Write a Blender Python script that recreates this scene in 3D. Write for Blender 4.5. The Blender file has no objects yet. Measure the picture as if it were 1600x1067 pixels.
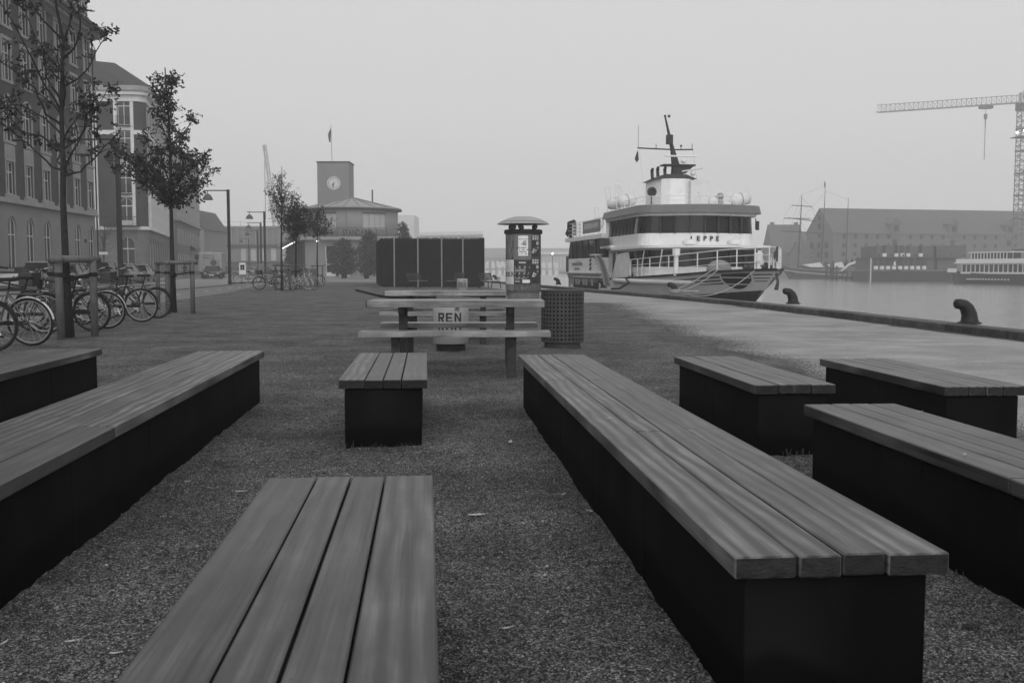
import bpy, bmesh, math, random
import numpy as np
from mathutils import Matrix, Vector, noise

S = bpy.context.scene
COL = S.collection
R = math.radians
random.seed(7)

# ------------------------------------------------------------------ camera
CAM_H, FPX, HOR = 1.10, 1556.0, 420.0
PITCH = math.atan((533.5 - HOR) / FPX)
cd = bpy.data.cameras.new('camera')
cam = bpy.data.objects.new('camera', cd)
COL.objects.link(cam)
cam.location = (0, 0, CAM_H)
cam.rotation_euler = (math.pi / 2 - PITCH, 0, 0)
cd.sensor_width = 36.0
cd.lens = 36.0 * FPX / 1600.0
cd.clip_start, cd.clip_end = 0.05, 5000
cd.dof.use_dof = True
cd.dof.focus_distance = 11.0
cd.dof.aperture_fstop = 13.0
S.camera = cam

# ------------------------------------------------------------------ sky, sun, exposure
SUN_EL, SUN_AZ = 30.0, 178.0
w = bpy.data.worlds.new('World')
S.world = w
w.use_nodes = True
nt = w.node_tree
nt.nodes.clear()
sky = nt.nodes.new('ShaderNodeTexSky')
sky.sky_type = 'NISHITA'
sky.sun_disc = False
sky.sun_elevation = R(SUN_EL)
sky.sun_rotation = R(SUN_AZ)
sky.air_density = 1.0
sky.dust_density = 4.0
bw = nt.nodes.new('ShaderNodeRGBToBW')
cloud = nt.nodes.new('ShaderNodeMix'); cloud.data_type = 'RGBA'
cloud.inputs[0].default_value = 0.88          # a closed stratus deck: most of the clear sky is covered
cloud.inputs[7].default_value = (6.0, 6.0, 6.0, 1)
bg = nt.nodes.new('ShaderNodeBackground')
bg.inputs[1].default_value = 0.11
wo = nt.nodes.new('ShaderNodeOutputWorld')
nt.links.new(sky.outputs[0], bw.inputs[0])
nt.links.new(bw.outputs[0], cloud.inputs[6])
nt.links.new(cloud.outputs[2], bg.inputs[0])
nt.links.new(bg.outputs[0], wo.inputs[0])

sl = bpy.data.lights.new('sun', 'SUN')
sun = bpy.data.objects.new('sun', sl)
COL.objects.link(sun)
sl.energy = 1.25
sl.angle = R(65)
sl.color = (1, 1, 1)
sd = Vector((math.sin(R(SUN_AZ)) * math.cos(R(SUN_EL)), math.cos(R(SUN_AZ)) * math.cos(R(SUN_EL)), math.sin(R(SUN_EL))))
sun.rotation_euler = sd.to_track_quat('Z', 'Y').to_euler()

S.view_settings.view_transform = 'Standard'
S.view_settings.look = 'None'
S.view_settings.gamma = 1
S.view_settings.use_curve_mapping = False
S.view_settings.exposure = 0.2
S.cycles.use_denoising = True
S.cycles.volume_bounces = 1
S.cycles.max_bounces = 6

# ------------------------------------------------------------------ helpers
def G(px, py, z=0.0):
    """point of the photograph's pixel on the horizontal plane z (used to survey the place)"""
    c, s = math.cos(PITCH), math.sin(PITCH)
    u = (px - 800) / FPX; v = (533.5 - py) / FPX
    d = Vector((u, c + v * s, -s + v * c))
    return Vector((0, 0, CAM_H)) + d * ((z - CAM_H) / d.z)
def X(px, Y):
    return (px - 800) / FPX * Y
def ZZ(py, Y):
    return CAM_H + (HOR - py) / FPX * Y

def mat(name, v, rough=0.8, var=0.0, scale=8.0, bump=0.0, bscale=None, metal=0.0, stretch=(1, 1, 1), coord='Object',
        detail=6.0, spec=None, island=0.0, rnd=0.0, lo=None):
    m = bpy.data.materials.new(name)
    m.use_nodes = True
    t = m.node_tree; n = t.nodes; L = t.links
    b = n['Principled BSDF']
    b.inputs['Roughness'].default_value = rough
    b.inputs['Metallic'].default_value = metal
    b.inputs['Specular IOR Level'].default_value = 0.25 if spec is None else spec
    b.inputs['Base Color'].default_value = (v, v, v, 1)
    tc = n.new('ShaderNodeTexCoord')
    mp = n.new('ShaderNodeMapping'); mp.inputs['Scale'].default_value = stretch
    L.new(tc.outputs[coord], mp.inputs[0])
    src = None
    if var > 0:
        no = n.new('ShaderNodeTexNoise'); no.inputs['Scale'].default_value = scale; no.inputs['Detail'].default_value = detail
        no.inputs['Roughness'].default_value = 0.65
        L.new(mp.outputs[0], no.inputs[0])
        mr = n.new('ShaderNodeMapRange')
        mr.inputs[1].default_value = 0.3; mr.inputs[2].default_value = 0.7
        mr.inputs[3].default_value = v * (1 - var); mr.inputs[4].default_value = v * (1 + var)
        L.new(no.outputs[0], mr.inputs[0])
        src = mr.outputs[0]
    if island or rnd:
        if island:
            g = n.new('ShaderNodeNewGeometry'); o = g.outputs['Random Per Island']; k = island
        else:
            g = n.new('ShaderNodeObjectInfo'); o = g.outputs['Random']; k = rnd
        mr2 = n.new('ShaderNodeMapRange'); mr2.inputs[3].default_value = 1 - k; mr2.inputs[4].default_value = 1 + k
        L.new(o, mr2.inputs[0])
        mu = n.new('ShaderNodeMath'); mu.operation = 'MULTIPLY'
        L.new(mr2.outputs[0], mu.inputs[0])
        if src: L.new(src, mu.inputs[1])
        else: mu.inputs[1].default_value = v
        src = mu.outputs[0]
    if src: L.new(src, b.inputs['Base Color'])
    if bump:
        nb = n.new('ShaderNodeTexNoise'); nb.inputs['Scale'].default_value = bscale or scale * 3; nb.inputs['Detail'].default_value = 4
        L.new(mp.outputs[0], nb.inputs[0])
        bp = n.new('ShaderNodeBump'); bp.inputs['Strength'].default_value = bump; bp.inputs['Distance'].default_value = 0.02
        L.new(nb.outputs[0], bp.inputs['Height']); L.new(bp.outputs[0], b.inputs['Normal'])
    return m

def emit(name, v, s):
    m = bpy.data.materials.new(name); m.use_nodes = True
    b = m.node_tree.nodes['Principled BSDF']
    b.inputs['Base Color'].default_value = (v, v, v, 1)
    b.inputs['Emission Color'].default_value = (1, 1, 1, 1)
    b.inputs['Emission Strength'].default_value = s
    return m

def tag(o, label=None, cat=None, group=None, kind=None):
    if label: o['label'] = label
    if cat: o['category'] = cat
    if group: o['group'] = group
    if kind: o['kind'] = kind
    return o

def thing(name, label, cat, loc=(0, 0, 0), rz=0.0, group=None, scale=None):
    o = bpy.data.objects.new(name, None)
    COL.objects.link(o)
    o.location = loc; o.rotation_euler = (0, 0, rz)
    if scale: o.scale = (scale,) * 3
    o.empty_display_size = 0.1
    return tag(o, label, cat, group)

def link(name, me, parent=None, mtx=None):
    o = bpy.data.objects.new(name, me)
    COL.objects.link(o)
    if parent: o.parent = parent
    if mtx is not None: o.matrix_local = mtx
    return o

def dup(root, loc=None, rz=None, label=None, group=None):
    r = root.copy(); COL.objects.link(r)
    if loc is not None: r.location = loc
    if rz is not None: r.rotation_euler = (0, 0, rz)
    if label: r['label'] = label
    if group: r['group'] = group
    for ch in list(root.children):
        c = ch.copy(); COL.objects.link(c); c.parent = r
        for g in list(ch.children):
            d = g.copy(); COL.objects.link(d); d.parent = c
    return r

class MB:
    def __init__(self, xf=None):
        self.v = []; self.f = []; self.m = []; self.xf = xf; self.mi = 0; self.sm = []; self.smooth = False
    def add(self, vs, fs):
        k = len(self.v)
        if self.xf is not None: vs = [tuple(self.xf @ Vector(p)) for p in vs]
        self.v += [tuple(p) for p in vs]
        self.f += [tuple(i + k for i in f) for f in fs]
        self.m += [self.mi] * len(fs); self.sm += [self.smooth] * len(fs)
        return self
    def box(self, x0, x1, y0, y1, z0, z1, rz=0.0, c=None):
        vs = [(x, y, z) for z in (z0, z1) for y in (y0, y1) for x in (x0, x1)]
        if rz:
            cx, cy = c if c else ((x0 + x1) / 2, (y0 + y1) / 2)
            co, si = math.cos(rz), math.sin(rz)
            vs = [(cx + (x - cx) * co - (y - cy) * si, cy + (x - cx) * si + (y - cy) * co, z) for x, y, z in vs]
        return self.add(vs, [(0, 2, 3, 1), (4, 5, 7, 6), (0, 1, 5, 4), (2, 6, 7, 3), (0, 4, 6, 2), (1, 3, 7, 5)])
    def prism(self, poly, z0, z1):
        n = len(poly)
        vs = [(x, y, z0) for x, y in poly] + [(x, y, z1) for x, y in poly]
        fs = [tuple(range(n - 1, -1, -1)), tuple(range(n, 2 * n))] + [(i, (i + 1) % n, n + (i + 1) % n, n + i) for i in range(n)]
        return self.add(vs, fs)
    def prismx(self, poly, x0, x1):       # poly in (y,z), extruded along x
        n = len(poly)
        vs = [(x0, y, z) for y, z in poly] + [(x1, y, z) for y, z in poly]
        fs = [tuple(range(n - 1, -1, -1)), tuple(range(n, 2 * n))] + [(i, (i + 1) % n, n + (i + 1) % n, n + i) for i in range(n)]
        return self.add(vs, fs)
    def tube(self, pts, r, n=8, cap=True):
        pts = [Vector(p) for p in pts]
        if not hasattr(r, '__len__'): r = [r] * len(pts)
        vs = []; fs = []
        ref = Vector((0, 0, 1))
        for i, p in enumerate(pts):
            a = pts[max(0, i - 1)]; b = pts[min(len(pts) - 1, i + 1)]
            d = (b - a)
            d = d.normalized() if d.length > 1e-9 else Vector((0, 0, 1))
            rf = ref if abs(d.dot(ref)) < 0.95 else Vector((1, 0, 0))
            e1 = d.cross(rf).normalized(); e2 = d.cross(e1).normalized()
            for k in range(n):
                t = 2 * math.pi * k / n
                vs.append(p + (e1 * math.cos(t) + e2 * math.sin(t)) * r[i])
        for i in range(len(pts) - 1):
            for k in range(n):
                a = i * n + k; b = i * n + (k + 1) % n
                fs.append((a, b, b + n, a + n))
        if cap:
            fs.append(tuple(range(n - 1, -1, -1))); fs.append(tuple(range(len(vs) - n, len(vs))))
        return self.add(vs, fs)
    def lathe(self, prof, n=24, c=(0, 0), a0=0.0, a1=None, cap=True):   # prof of (r,z)
        full = a1 is None
        a1 = a0 + 2 * math.pi if full else a1
        m = n if full else n + 1
        vs = []
        for r, z in prof:
            for k in range(m):
                t = a0 + (a1 - a0) * k / n
                vs.append((c[0] + r * math.cos(t), c[1] + r * math.sin(t), z))
        fs = []
        for i in range(len(prof) - 1):
            for k in range(n):
                a = i * m + k; b = i * m + (k + 1) % m
                fs.append((a, b, b + m, a + m))
        if full and cap:
            if prof[0][0] > 1e-6: fs.append(tuple(range(n - 1, -1, -1)))
            if prof[-1][0] > 1e-6: fs.append(tuple(range(len(vs) - n, len(vs))))
        return self.add(vs, fs)
    def ball(self, c, r, n=10, sq=(1, 1, 1)):
        prof = [(math.sin(math.pi * i / n), -math.cos(math.pi * i / n)) for i in range(n + 1)]
        vs = []; fs = []; m = n + 4
        for rr, z in prof:
            for k in range(m):
                t = 2 * math.pi * k / m
                vs.append((c[0] + r * sq[0] * rr * math.cos(t), c[1] + r * sq[1] * rr * math.sin(t), c[2] + r * sq[2] * z))
        for i in range(n):
            for k in range(m):
                a = i * m + k; b = i * m + (k + 1) % m
                fs.append((a, b, b + m, a + m))
        return self.add(vs, fs)
    def torus(self, c, Rr, r, axis='y', n=32, m=8, a0=0, a1=2 * math.pi):
        full = abs(a1 - a0 - 2 * math.pi) < 1e-6
        cnt = n if full else n + 1
        vs = []; fs = []
        for i in range(cnt):
            t = a0 + (a1 - a0) * i / n
            for k in range(m):
                p = 2 * math.pi * k / m
                q = Rr + r * math.cos(p)
                if axis == 'y': vs.append((c[0] + q * math.cos(t), c[1] + r * math.sin(p), c[2] + q * math.sin(t)))
                elif axis == 'x': vs.append((c[0] + r * math.sin(p), c[1] + q * math.cos(t), c[2] + q * math.sin(t)))
                else: vs.append((c[0] + q * math.cos(t), c[1] + q * math.sin(t), c[2] + r * math.sin(p)))
        for i in range(n):
            for k in range(m):
                a = i * m + k; b = i * m + (k + 1) % m; j = ((i + 1) % cnt)
                fs.append((a, b, j * m + (k + 1) % m, j * m + k))
        return self.add(vs, fs)
    def mesh(self, name, mats, bevel=0):
        me = bpy.data.meshes.new(name)
        me.from_pydata(self.v, [], self.f)
        if not isinstance(mats, (list, tuple)): mats = [mats]
        for mm in mats: me.materials.append(mm)
        me.polygons.foreach_set('material_index', self.m)
        me.polygons.foreach_set('use_smooth', self.sm)
        bm = bmesh.new(); bm.from_mesh(me)
        bmesh.ops.recalc_face_normals(bm, faces=bm.faces)
        if bevel:
            bmesh.ops.bevel(bm, geom=[e for e in bm.edges if e.calc_face_angle(0) > 0.6], offset=bevel, segments=1, affect='EDGES')
        bm.to_mesh(me); bm.free()
        me.update()
        return me
    def build(self, name, mats, parent=None, mtx=None, bevel=0, label=None):
        o = link(name, self.mesh(name, mats, bevel), parent, mtx)
        if label: o['label'] = label
        return o

def fast_mesh(name, V, F, material, parent=None):
    """numpy V (n,3), F (m,k)"""
    me = bpy.data.meshes.new(name)
    k = F.shape[1]
    me.vertices.add(len(V)); me.vertices.foreach_set('co', np.asarray(V, dtype=np.float32).ravel())
    me.loops.add(F.size); me.loops.foreach_set('vertex_index', F.astype(np.int32).ravel())
    me.polygons.add(len(F)); me.polygons.foreach_set('loop_start', np.arange(0, F.size, k, dtype=np.int32))
    me.update(calc_edges=True)
    me.materials.append(material)
    return link(name, me, parent)

def text(name, body, size, m, parent, mtx, extr=0.004, off=0.0, align='CENTER', sx=1.0, space=1.0):
    cu = bpy.data.curves.new(name, 'FONT')
    cu.body = body; cu.size = size; cu.extrude = extr; cu.offset = off
    cu.align_x = align; cu.align_y = 'CENTER'; cu.space_character = space
    cu.materials.append(m)
    tmp = bpy.data.objects.new('tmp', cu)
    me = bpy.data.meshes.new_from_object(tmp)
    bpy.data.objects.remove(tmp)
    o = link(name, me, parent)
    o.matrix_local = mtx @ Matrix.Diagonal((sx, 1, 1, 1))
    return o

def frame(o, u, nrm):
    """matrix with local x=u, y=n, z=up at origin o"""
    u = Vector(u).normalized(); nn = Vector(nrm).normalized()
    return Matrix(((u.x, nn.x, 0, o[0]), (u.y, nn.y, 0, o[1]), (0, 0, 1, o[2] if len(o) > 2 else 0), (0, 0, 0, 1)))

def standing(p, facing_deg=0):
    """matrix for upright text at p read by someone looking along +Y (rotated by facing)"""
    return Matrix.Translation(p) @ Matrix.Rotation(R(facing_deg), 4, 'Z') @ Matrix.Rotation(math.pi / 2, 4, 'X')

def az(a):          # direction vector of an azimuth (degrees, clockwise from +Y) and rotation about z
    return Vector((math.sin(R(a)), math.cos(R(a)), 0))

def interp(poly, y):
    if y <= poly[0][1]: a, b = poly[0], poly[1]
    else:
        a, b = poly[-2], poly[-1]
        for i in range(len(poly) - 1):
            if poly[i][1] <= y <= poly[i + 1][1]: a, b = poly[i], poly[i + 1]; break
    t = (y - a[1]) / (b[1] - a[1])
    return a[0] + (b[0] - a[0]) * t

AZ0 = -4.9
# ------------------------------------------------------------------ materials
M = {}
M['gravel'] = None
M['asphalt'] = mat('asphalt', 0.16, 0.85, 0.18, 0.9, 0.25, 60)
M['ground'] = mat('old_paving', 0.19, 0.85, 0.2, 0.5, 0.2, 30)
M['kerb'] = mat('granite_kerb', 0.17, 0.8, 0.25, 6, 0.3)
M['coping'] = mat('wet_granite_coping', 0.055, 0.6, 0.7, 4, 0.7, 22, rnd=0.35, detail=9)
M['quaywall'] = mat('quay_wall_stone', 0.07, 0.8, 0.4, 2, 0.4)
M['iron'] = mat('black_iron', 0.014, 0.5, 0.4, 30, 0.25)
def steel_mat():
    m = bpy.data.materials.new('dark_bench_steel'); m.use_nodes = True
    t = m.node_tree; n = t.nodes; L = t.links; b = n['Principled BSDF']
    b.inputs['Roughness'].default_value = 0.8; b.inputs['Specular IOR Level'].default_value = 0.05
    tc = n.new('ShaderNodeTexCoord'); no = n.new('ShaderNodeTexNoise'); no.inputs['Scale'].default_value = 3.5; no.inputs['Detail'].default_value = 7
    mp = n.new('ShaderNodeMapping'); mp.inputs['Scale'].default_value = (1, 1, .45)
    L.new(tc.outputs['Object'], mp.inputs[0]); L.new(mp.outputs[0], no.inputs[0])
    sx = n.new('ShaderNodeSeparateXYZ'); L.new(tc.outputs['Object'], sx.inputs[0])
    # rising damp: a wavy tide line a hand above the ground, faint rust bloom above it
    a = n.new('ShaderNodeMath'); a.operation = 'MULTIPLY_ADD'; L.new(no.outputs[0], a.inputs[0]); a.inputs[1].default_value = -.22; L.new(sx.outputs['Z'], a.inputs[2])
    r = n.new('ShaderNodeMapRange'); r.inputs[1].default_value = -.01; r.inputs[2].default_value = .03; r.inputs[3].default_value = .0022; r.inputs[4].default_value = .0060; L.new(a.outputs[0], r.inputs[0])
    r2 = n.new('ShaderNodeMapRange'); r2.inputs[1].default_value = .35; r2.inputs[2].default_value = .7; r2.inputs[3].default_value = .6; r2.inputs[4].default_value = 1.6; L.new(no.outputs[0], r2.inputs[0])
    q = n.new('ShaderNodeMath'); q.operation = 'MULTIPLY'; L.new(r.outputs[0], q.inputs[0]); L.new(r2.outputs[0], q.inputs[1]); L.new(q.outputs[0], b.inputs['Base Color'])
    return m
M['steel'] = steel_mat()
M['black'] = mat('matt_black', 0.008, 0.7, spec=0.3)
M['rubber'] = mat('rubber', 0.009, 0.75, spec=.3)
M['chrome'] = mat('worn_chrome', 0.45, 0.35, metal=0.9)
M['galv'] = mat('galvanised_steel', 0.3, 0.5, 0.2, 12, metal=0.5)
M['white'] = mat('white_paint', 0.72, 0.45, 0.08, 3)
M['white2'] = mat('weathered_white_paint', 0.6, 0.5, 0.12, 2, 0.05)
M['glass'] = mat('dark_window_glass', 0.02, 0.08, spec=0.6)
M['glass_b'] = mat('building_window_glass', 0.035, 0.12, 0.6, 0.7, rnd=0.6)
M['glass_s'] = mat('ship_window_glass', 0.010, 0.07, 0.5, 1.5, spec=.22)
M['leaf'] = mat('oak_leaf', 0.024, 0.6, island=0.55)
M['leaf2'] = mat('bush_leaf', 0.05, 0.65, island=0.5)
M['bark'] = mat('bark', 0.024, 0.9, 0.5, 18, 0.6, 60)
M['post'] = mat('tree_guard_timber', 0.12, 0.8, 0.35, 14, 0.3, 60, stretch=(1, 1, 0.25))
M['brick'] = mat('dark_red_brick', 0.047, 0.9, 0.25, 1.2, 0.2, 40)
M['stucco'] = mat('grey_stucco', 0.21, 0.85, 0.12, 0.5, 0.05, 20)
M['stone'] = mat('sandstone_trim', 0.28, 0.85, 0.15, 1.5, 0.1)
M['rustic'] = mat('rusticated_stone', 0.14, 0.85, 0.25, 1.2, 0.15)
M['trimw'] = mat('white_facade_trim', 0.62, 0.8, 0.1, 1)
M['slate'] = mat('roof_slate', 0.045, 0.7, 0.2, 2)
M['winframe'] = mat('window_frame_paint', 0.5, 0.6)
M['panel'] = mat('facade_panel', 0.17, 0.8, 0.1, 0.5)
M['cream'] = mat('cream_render', 0.23, 0.85, 0.08, 0.4)
M['lead'] = mat('lead_roof', 0.28, 0.6, 0.15, 0.8)
M['lamp'] = mat('lamp_post_paint', 0.013, 0.5)
M['bulb'] = emit('lit_bulb', 0.9, 4.0)
M['soil'] = mat('bed_soil', 0.05, 0.95, 0.4, 6, 0.6)
M['ink'] = mat('black_lettering', 0.02, 0.6)
# ------------------------------------------------------------------ gravel, wood materials
def gravel_mat():
    m = bpy.data.materials.new('gravel'); m.use_nodes = True
    t = m.node_tree; n = t.nodes; L = t.links; b = n['Principled BSDF']
    b.inputs['Roughness'].default_value = 0.9
    b.inputs['Specular IOR Level'].default_value = 0.25
    tc = n.new('ShaderNodeTexCoord')
    vo = n.new('ShaderNodeTexVoronoi'); vo.inputs['Scale'].default_value = 165
    vo2 = n.new('ShaderNodeTexVoronoi'); vo2.inputs['Scale'].default_value = 260
    no = n.new('ShaderNodeTexNoise'); no.inputs['Scale'].default_value = 1.1; no.inputs['Detail'].default_value = 8; no.inputs['Roughness'].default_value = 0.7
    no2 = n.new('ShaderNodeTexNoise'); no2.inputs['Scale'].default_value = 22; no2.inputs['Detail'].default_value = 6; no2.inputs['Roughness'].default_value = 0.75
    for q in (vo, vo2, no, no2): L.new(tc.outputs['Object'], q.inputs['Vector'])
    cell = n.new('ShaderNodeRGBToBW'); L.new(vo.outputs['Color'], cell.inputs[0])
    pw = n.new('ShaderNodeMath'); pw.operation = 'POWER'; L.new(cell.outputs[0], pw.inputs[0]); pw.inputs[1].default_value = 2.6
    a = n.new('ShaderNodeMapRange'); a.inputs[3].default_value = 0.016; a.inputs[4].default_value = 0.42; L.new(pw.outputs[0], a.inputs[0])
    d = n.new('ShaderNodeMapRange'); d.inputs[1].default_value = 0.34; d.inputs[2].default_value = 0.66; d.inputs[3].default_value = 0.5; d.inputs[4].default_value = 1.4; L.new(no.outputs[0], d.inputs[0])
    e = n.new('ShaderNodeMapRange'); e.inputs[1].default_value = 0.3; e.inputs[2].default_value = 0.7; e.inputs[3].default_value = 0.4; e.inputs[4].default_value = 1.55; L.new(no2.outputs[0], e.inputs[0])
    m1 = n.new('ShaderNodeMath'); m1.operation = 'MULTIPLY'; L.new(a.outputs[0], m1.inputs[0]); L.new(d.outputs[0], m1.inputs[1])
    m2 = n.new('ShaderNodeMath'); m2.operation = 'MULTIPLY'; L.new(m1.outputs[0], m2.inputs[0]); L.new(e.outputs[0], m2.inputs[1])
    L.new(m2.outputs[0], b.inputs['Base Color'])
    add = n.new('ShaderNodeMath'); add.operation = 'ADD'; L.new(vo.outputs['Distance'], add.inputs[0]); L.new(vo2.outputs['Distance'], add.inputs[1])
    bp = n.new('ShaderNodeBump'); bp.inputs['Strength'].default_value = 0.9; bp.inputs['Distance'].default_value = 0.006; bp.invert = True
    L.new(add.outputs[0], bp.inputs['Height']); L.new(bp.outputs[0], b.inputs['Normal'])
    return m
M['gravel'] = gravel_mat()

def wood_mat(name, lo, hi, endgrain=False):
    m = bpy.data.materials.new(name); m.use_nodes = True
    t = m.node_tree; n = t.nodes; L = t.links; b = n['Principled BSDF']
    b.inputs['Roughness'].default_value = 0.42
    b.inputs['Specular IOR Level'].default_value = 0.5
    tc = n.new('ShaderNodeTexCoord'); oi = n.new('ShaderNodeObjectInfo')
    sc = n.new('ShaderNodeVectorMath'); sc.operation = 'SCALE'; sc.inputs['Scale'].default_value = 37.0
    cb = n.new('ShaderNodeCombineXYZ')
    for k in range(3): L.new(oi.outputs['Random'], cb.inputs[k])
    L.new(cb.outputs[0], sc.inputs[0])
    ad = n.new('ShaderNodeVectorMath'); ad.operation = 'ADD'
    L.new(tc.outputs['Object'], ad.inputs[0]); L.new(sc.outputs[0], ad.inputs[1])
    mp = n.new('ShaderNodeMapping'); mp.inputs['Scale'].default_value = (7, 1.5, 7)
    L.new(ad.outputs[0], mp.inputs[0])
    # a warped growth-ring field cut by the plank: long cathedral figures
    wv = n.new('ShaderNodeTexWave'); wv.wave_type = 'BANDS'; wv.bands_direction = 'X'
    wv.inputs['Scale'].default_value = 0.8; wv.inputs['Distortion'].default_value = 6.0; wv.inputs['Detail'].default_value = 2.0
    wv.inputs['Detail Scale'].default_value = 1.0
    L.new(mp.outputs[0], wv.inputs[0])
    mp2 = n.new('ShaderNodeMapping'); mp2.inputs['Scale'].default_value = (140, 3.5, 140)
    L.new(ad.outputs[0], mp2.inputs[0])
    fi = n.new('ShaderNodeTexNoise'); fi.inputs['Scale'].default_value = 1.0; fi.inputs['Detail'].default_value = 5
    L.new(mp2.outputs[0], fi.inputs[0])
    bl = n.new('ShaderNodeTexNoise'); bl.inputs['Scale'].default_value = 2.2; bl.inputs['Detail'].default_value = 6; bl.inputs['Roughness'].default_value = 0.6
    L.new(ad.outputs[0], bl.inputs[0])
    def mr(o, a, c, d, e):
        q = n.new('ShaderNodeMapRange'); q.inputs[1].default_value = a; q.inputs[2].default_value = c; q.inputs[3].default_value = d; q.inputs[4].default_value = e
        L.new(o, q.inputs[0]); return q.outputs[0]
    def mul(a, c):
        q = n.new('ShaderNodeMath'); q.operation = 'MULTIPLY'; L.new(a, q.inputs[0]); L.new(c, q.inputs[1]); return q.outputs[0]
    # figure strength differs from plank to plank
    fig = n.new('ShaderNodeMix'); fig.data_type = 'FLOAT'
    rp = mr(oi.outputs['Random'], 0.1, 0.7, 0.25, 1.0)
    L.new(rp, fig.inputs[0]); fig.inputs[2].default_value = 0.5; L.new(wv.outputs['Fac'], fig.inputs[3])
    base = mr(fig.outputs[0], 0.0, 1.0, lo, hi)
    v = mul(base, mr(fi.outputs[0], 0.3, 0.7, 0.68, 1.3))
    v = mul(v, mr(bl.outputs[0], 0.32, 0.68, 0.6, 1.38))
    v = mul(v, mr(oi.outputs['Random'], 0, 1, 0.74, 1.26))
    # tiny dark pits and worn specks
    sp = n.new('ShaderNodeTexVoronoi'); sp.inputs['Scale'].default_value = 19
    L.new(ad.outputs[0], sp.inputs[0])
    v = mul(v, mr(sp.outputs['Distance'], 0.03, 0.075, 0.45, 1.0))
    mp3 = n.new('ShaderNodeMapping'); mp3.inputs['Scale'].default_value = (55, 1.1, 55); L.new(ad.outputs[0], mp3.inputs[0])
    cr = n.new('ShaderNodeTexNoise'); cr.inputs['Scale'].default_value = 1.0; cr.inputs['Detail'].default_value = 2; L.new(mp3.outputs[0], cr.inputs[0])
    v = mul(v, mr(cr.outputs[0], 0.30, 0.37, 0.4, 1.0))       # drying cracks along the grain
    mp4 = n.new('ShaderNodeMapping'); mp4.inputs['Scale'].default_value = (1.2, .5, 1); L.new(ad.outputs[0], mp4.inputs[0])
    sn = n.new('ShaderNodeTexNoise'); sn.inputs['Scale'].default_value = 4.5; sn.inputs['Detail'].default_value = 8; sn.inputs['Roughness'].default_value = .7; L.new(mp4.outputs[0], sn.inputs[0])
    v = mul(v, mr(sn.outputs[0], 0.4, 0.62, 0.78, 1.22))       # weather stains
    L.new(v, b.inputs['Base Color'])
    bp = n.new('ShaderNodeBump'); bp.inputs['Strength'].default_value = 0.35; bp.inputs['Distance'].default_value = 0.003
    L.new(fi.outputs[0], bp.inputs['Height']); L.new(bp.outputs[0], b.inputs['Normal'])
    return m
M['wood'] = wood_mat('bench_hardwood', 0.013, 0.100)
M['wood2'] = wood_mat('table_hardwood', 0.11, 0.21)

# ------------------------------------------------------------------ the lie of the land
QUAY = [(10.0, -30), (9.5, 0), (8.35, 16.2), (7.3, 30.7), (6.0, 38.5), (3.9, 49.2), (-0.6, 76), (-8, 112), (-30, 200), (-70, 330), (-120, 440)]
GR = [(4.2, -6), (3.8, 0), (3.5, 6.85), (3.3, 9.5), (2.9, 15.6), (2.6, 31), (1.2, 42), (-0.8, 55), (-3.2, 70), (-5.5, 84)]
GL = [(-8.0, -6), (-8.3, 0), (-11.6, 33), (-13.3, 46.9), (-18.9, 77.8), (-20.2, 84)]
CP = [(-11.5, -20), (-12.3, 0), (-16.2, 41.6), (-19.2, 68), (-23.2, 94), (-29.3, 117), (-35.4, 140), (-46.8, 179)]
RD = [(-20.0, -20), (-21.5, 0), (-25.9, 50), (-28.3, 76), (-34.0, 100), (-40.5, 125), (-48, 150), (-58, 185)]

def ribbon(name, left, right, y0, y1, n, z, m, cols=2, kind='structure'):
    V = []; F = []
    for i in range(n + 1):
        y = y0 + (y1 - y0) * i / n
        a, b = interp(left, y), interp(right, y)
        for k in range(cols): V.append((a + (b - a) * k / (cols - 1), y, z))
    for i in range(n):
        for k in range(cols - 1):
            F.append((i * cols + k, i * cols + k + 1, (i + 1) * cols + k + 1, (i + 1) * cols + k))
    me = bpy.data.meshes.new(name); me.from_pydata(V, [], F); me.materials.append(m)
    return tag(link(name, me), kind=kind)

# the land west of the harbour, one sheet out to the horizon
mb = MB()
ys = [p[1] for p in QUAY]
poly = [(p[0] - 0.3, p[1]) for p in QUAY] + [(-900, 440), (-900, -30)]
mb.add([(x, y, -0.035) for x, y in poly], [tuple(range(len(poly)))])
g0 = mb.build('ground', M['ground']); tag(g0, kind='structure')

def gr_edge(y):
    return interp(GR, y) + 0.30 * noise.noise(Vector((y * .55, 7, 0))) + 0.16 * noise.noise(Vector((y * 2.3, 3, 0))) + 0.07 * noise.noise(Vector((y * 9, 3, 0)))
# gravel sheet with real unevenness, finer near the benches
rows = []
y = 0.3
while y < 84:
    rows.append(y); y += max(0.035, 0.0075 * y)
rows = np.array(rows); NC = 300
V = np.zeros((len(rows) * NC, 3), dtype=np.float32)
u = np.linspace(0, 1, NC)
k = 0
for yy in rows:
    a, b = interp(GL, yy), gr_edge(yy)
    xs = a + (b - a) * u
    for xx in xs:
        amp = min(1.0, 14.0 / max(yy, 1))
        e = min(1.0, min(xx - a, b - xx) / 0.5)
        z = noise.noise(Vector((xx * 1.3, yy * 1.3, 0))) * 0.018 + noise.noise(Vector((xx * 6, yy * 6, 3))) * 0.012 + noise.noise(Vector((xx * 17, yy * 17, 5))) * 0.009
        V[k] = (xx, yy, z * amp * max(e, 0) - 0.004)
        k += 1
nr = len(rows)
ii = (np.arange(nr - 1)[:, None] * NC + np.arange(NC - 1)[None, :]).ravel()
F = np.stack([ii, ii + 1, ii + NC + 1, ii + NC], axis=1)
gv = fast_mesh('gravel_ground', V, F, M['gravel'])
tag(gv, kind='structure')
gv.data.polygons.foreach_set('use_smooth', np.ones(len(F), dtype=bool))

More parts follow.
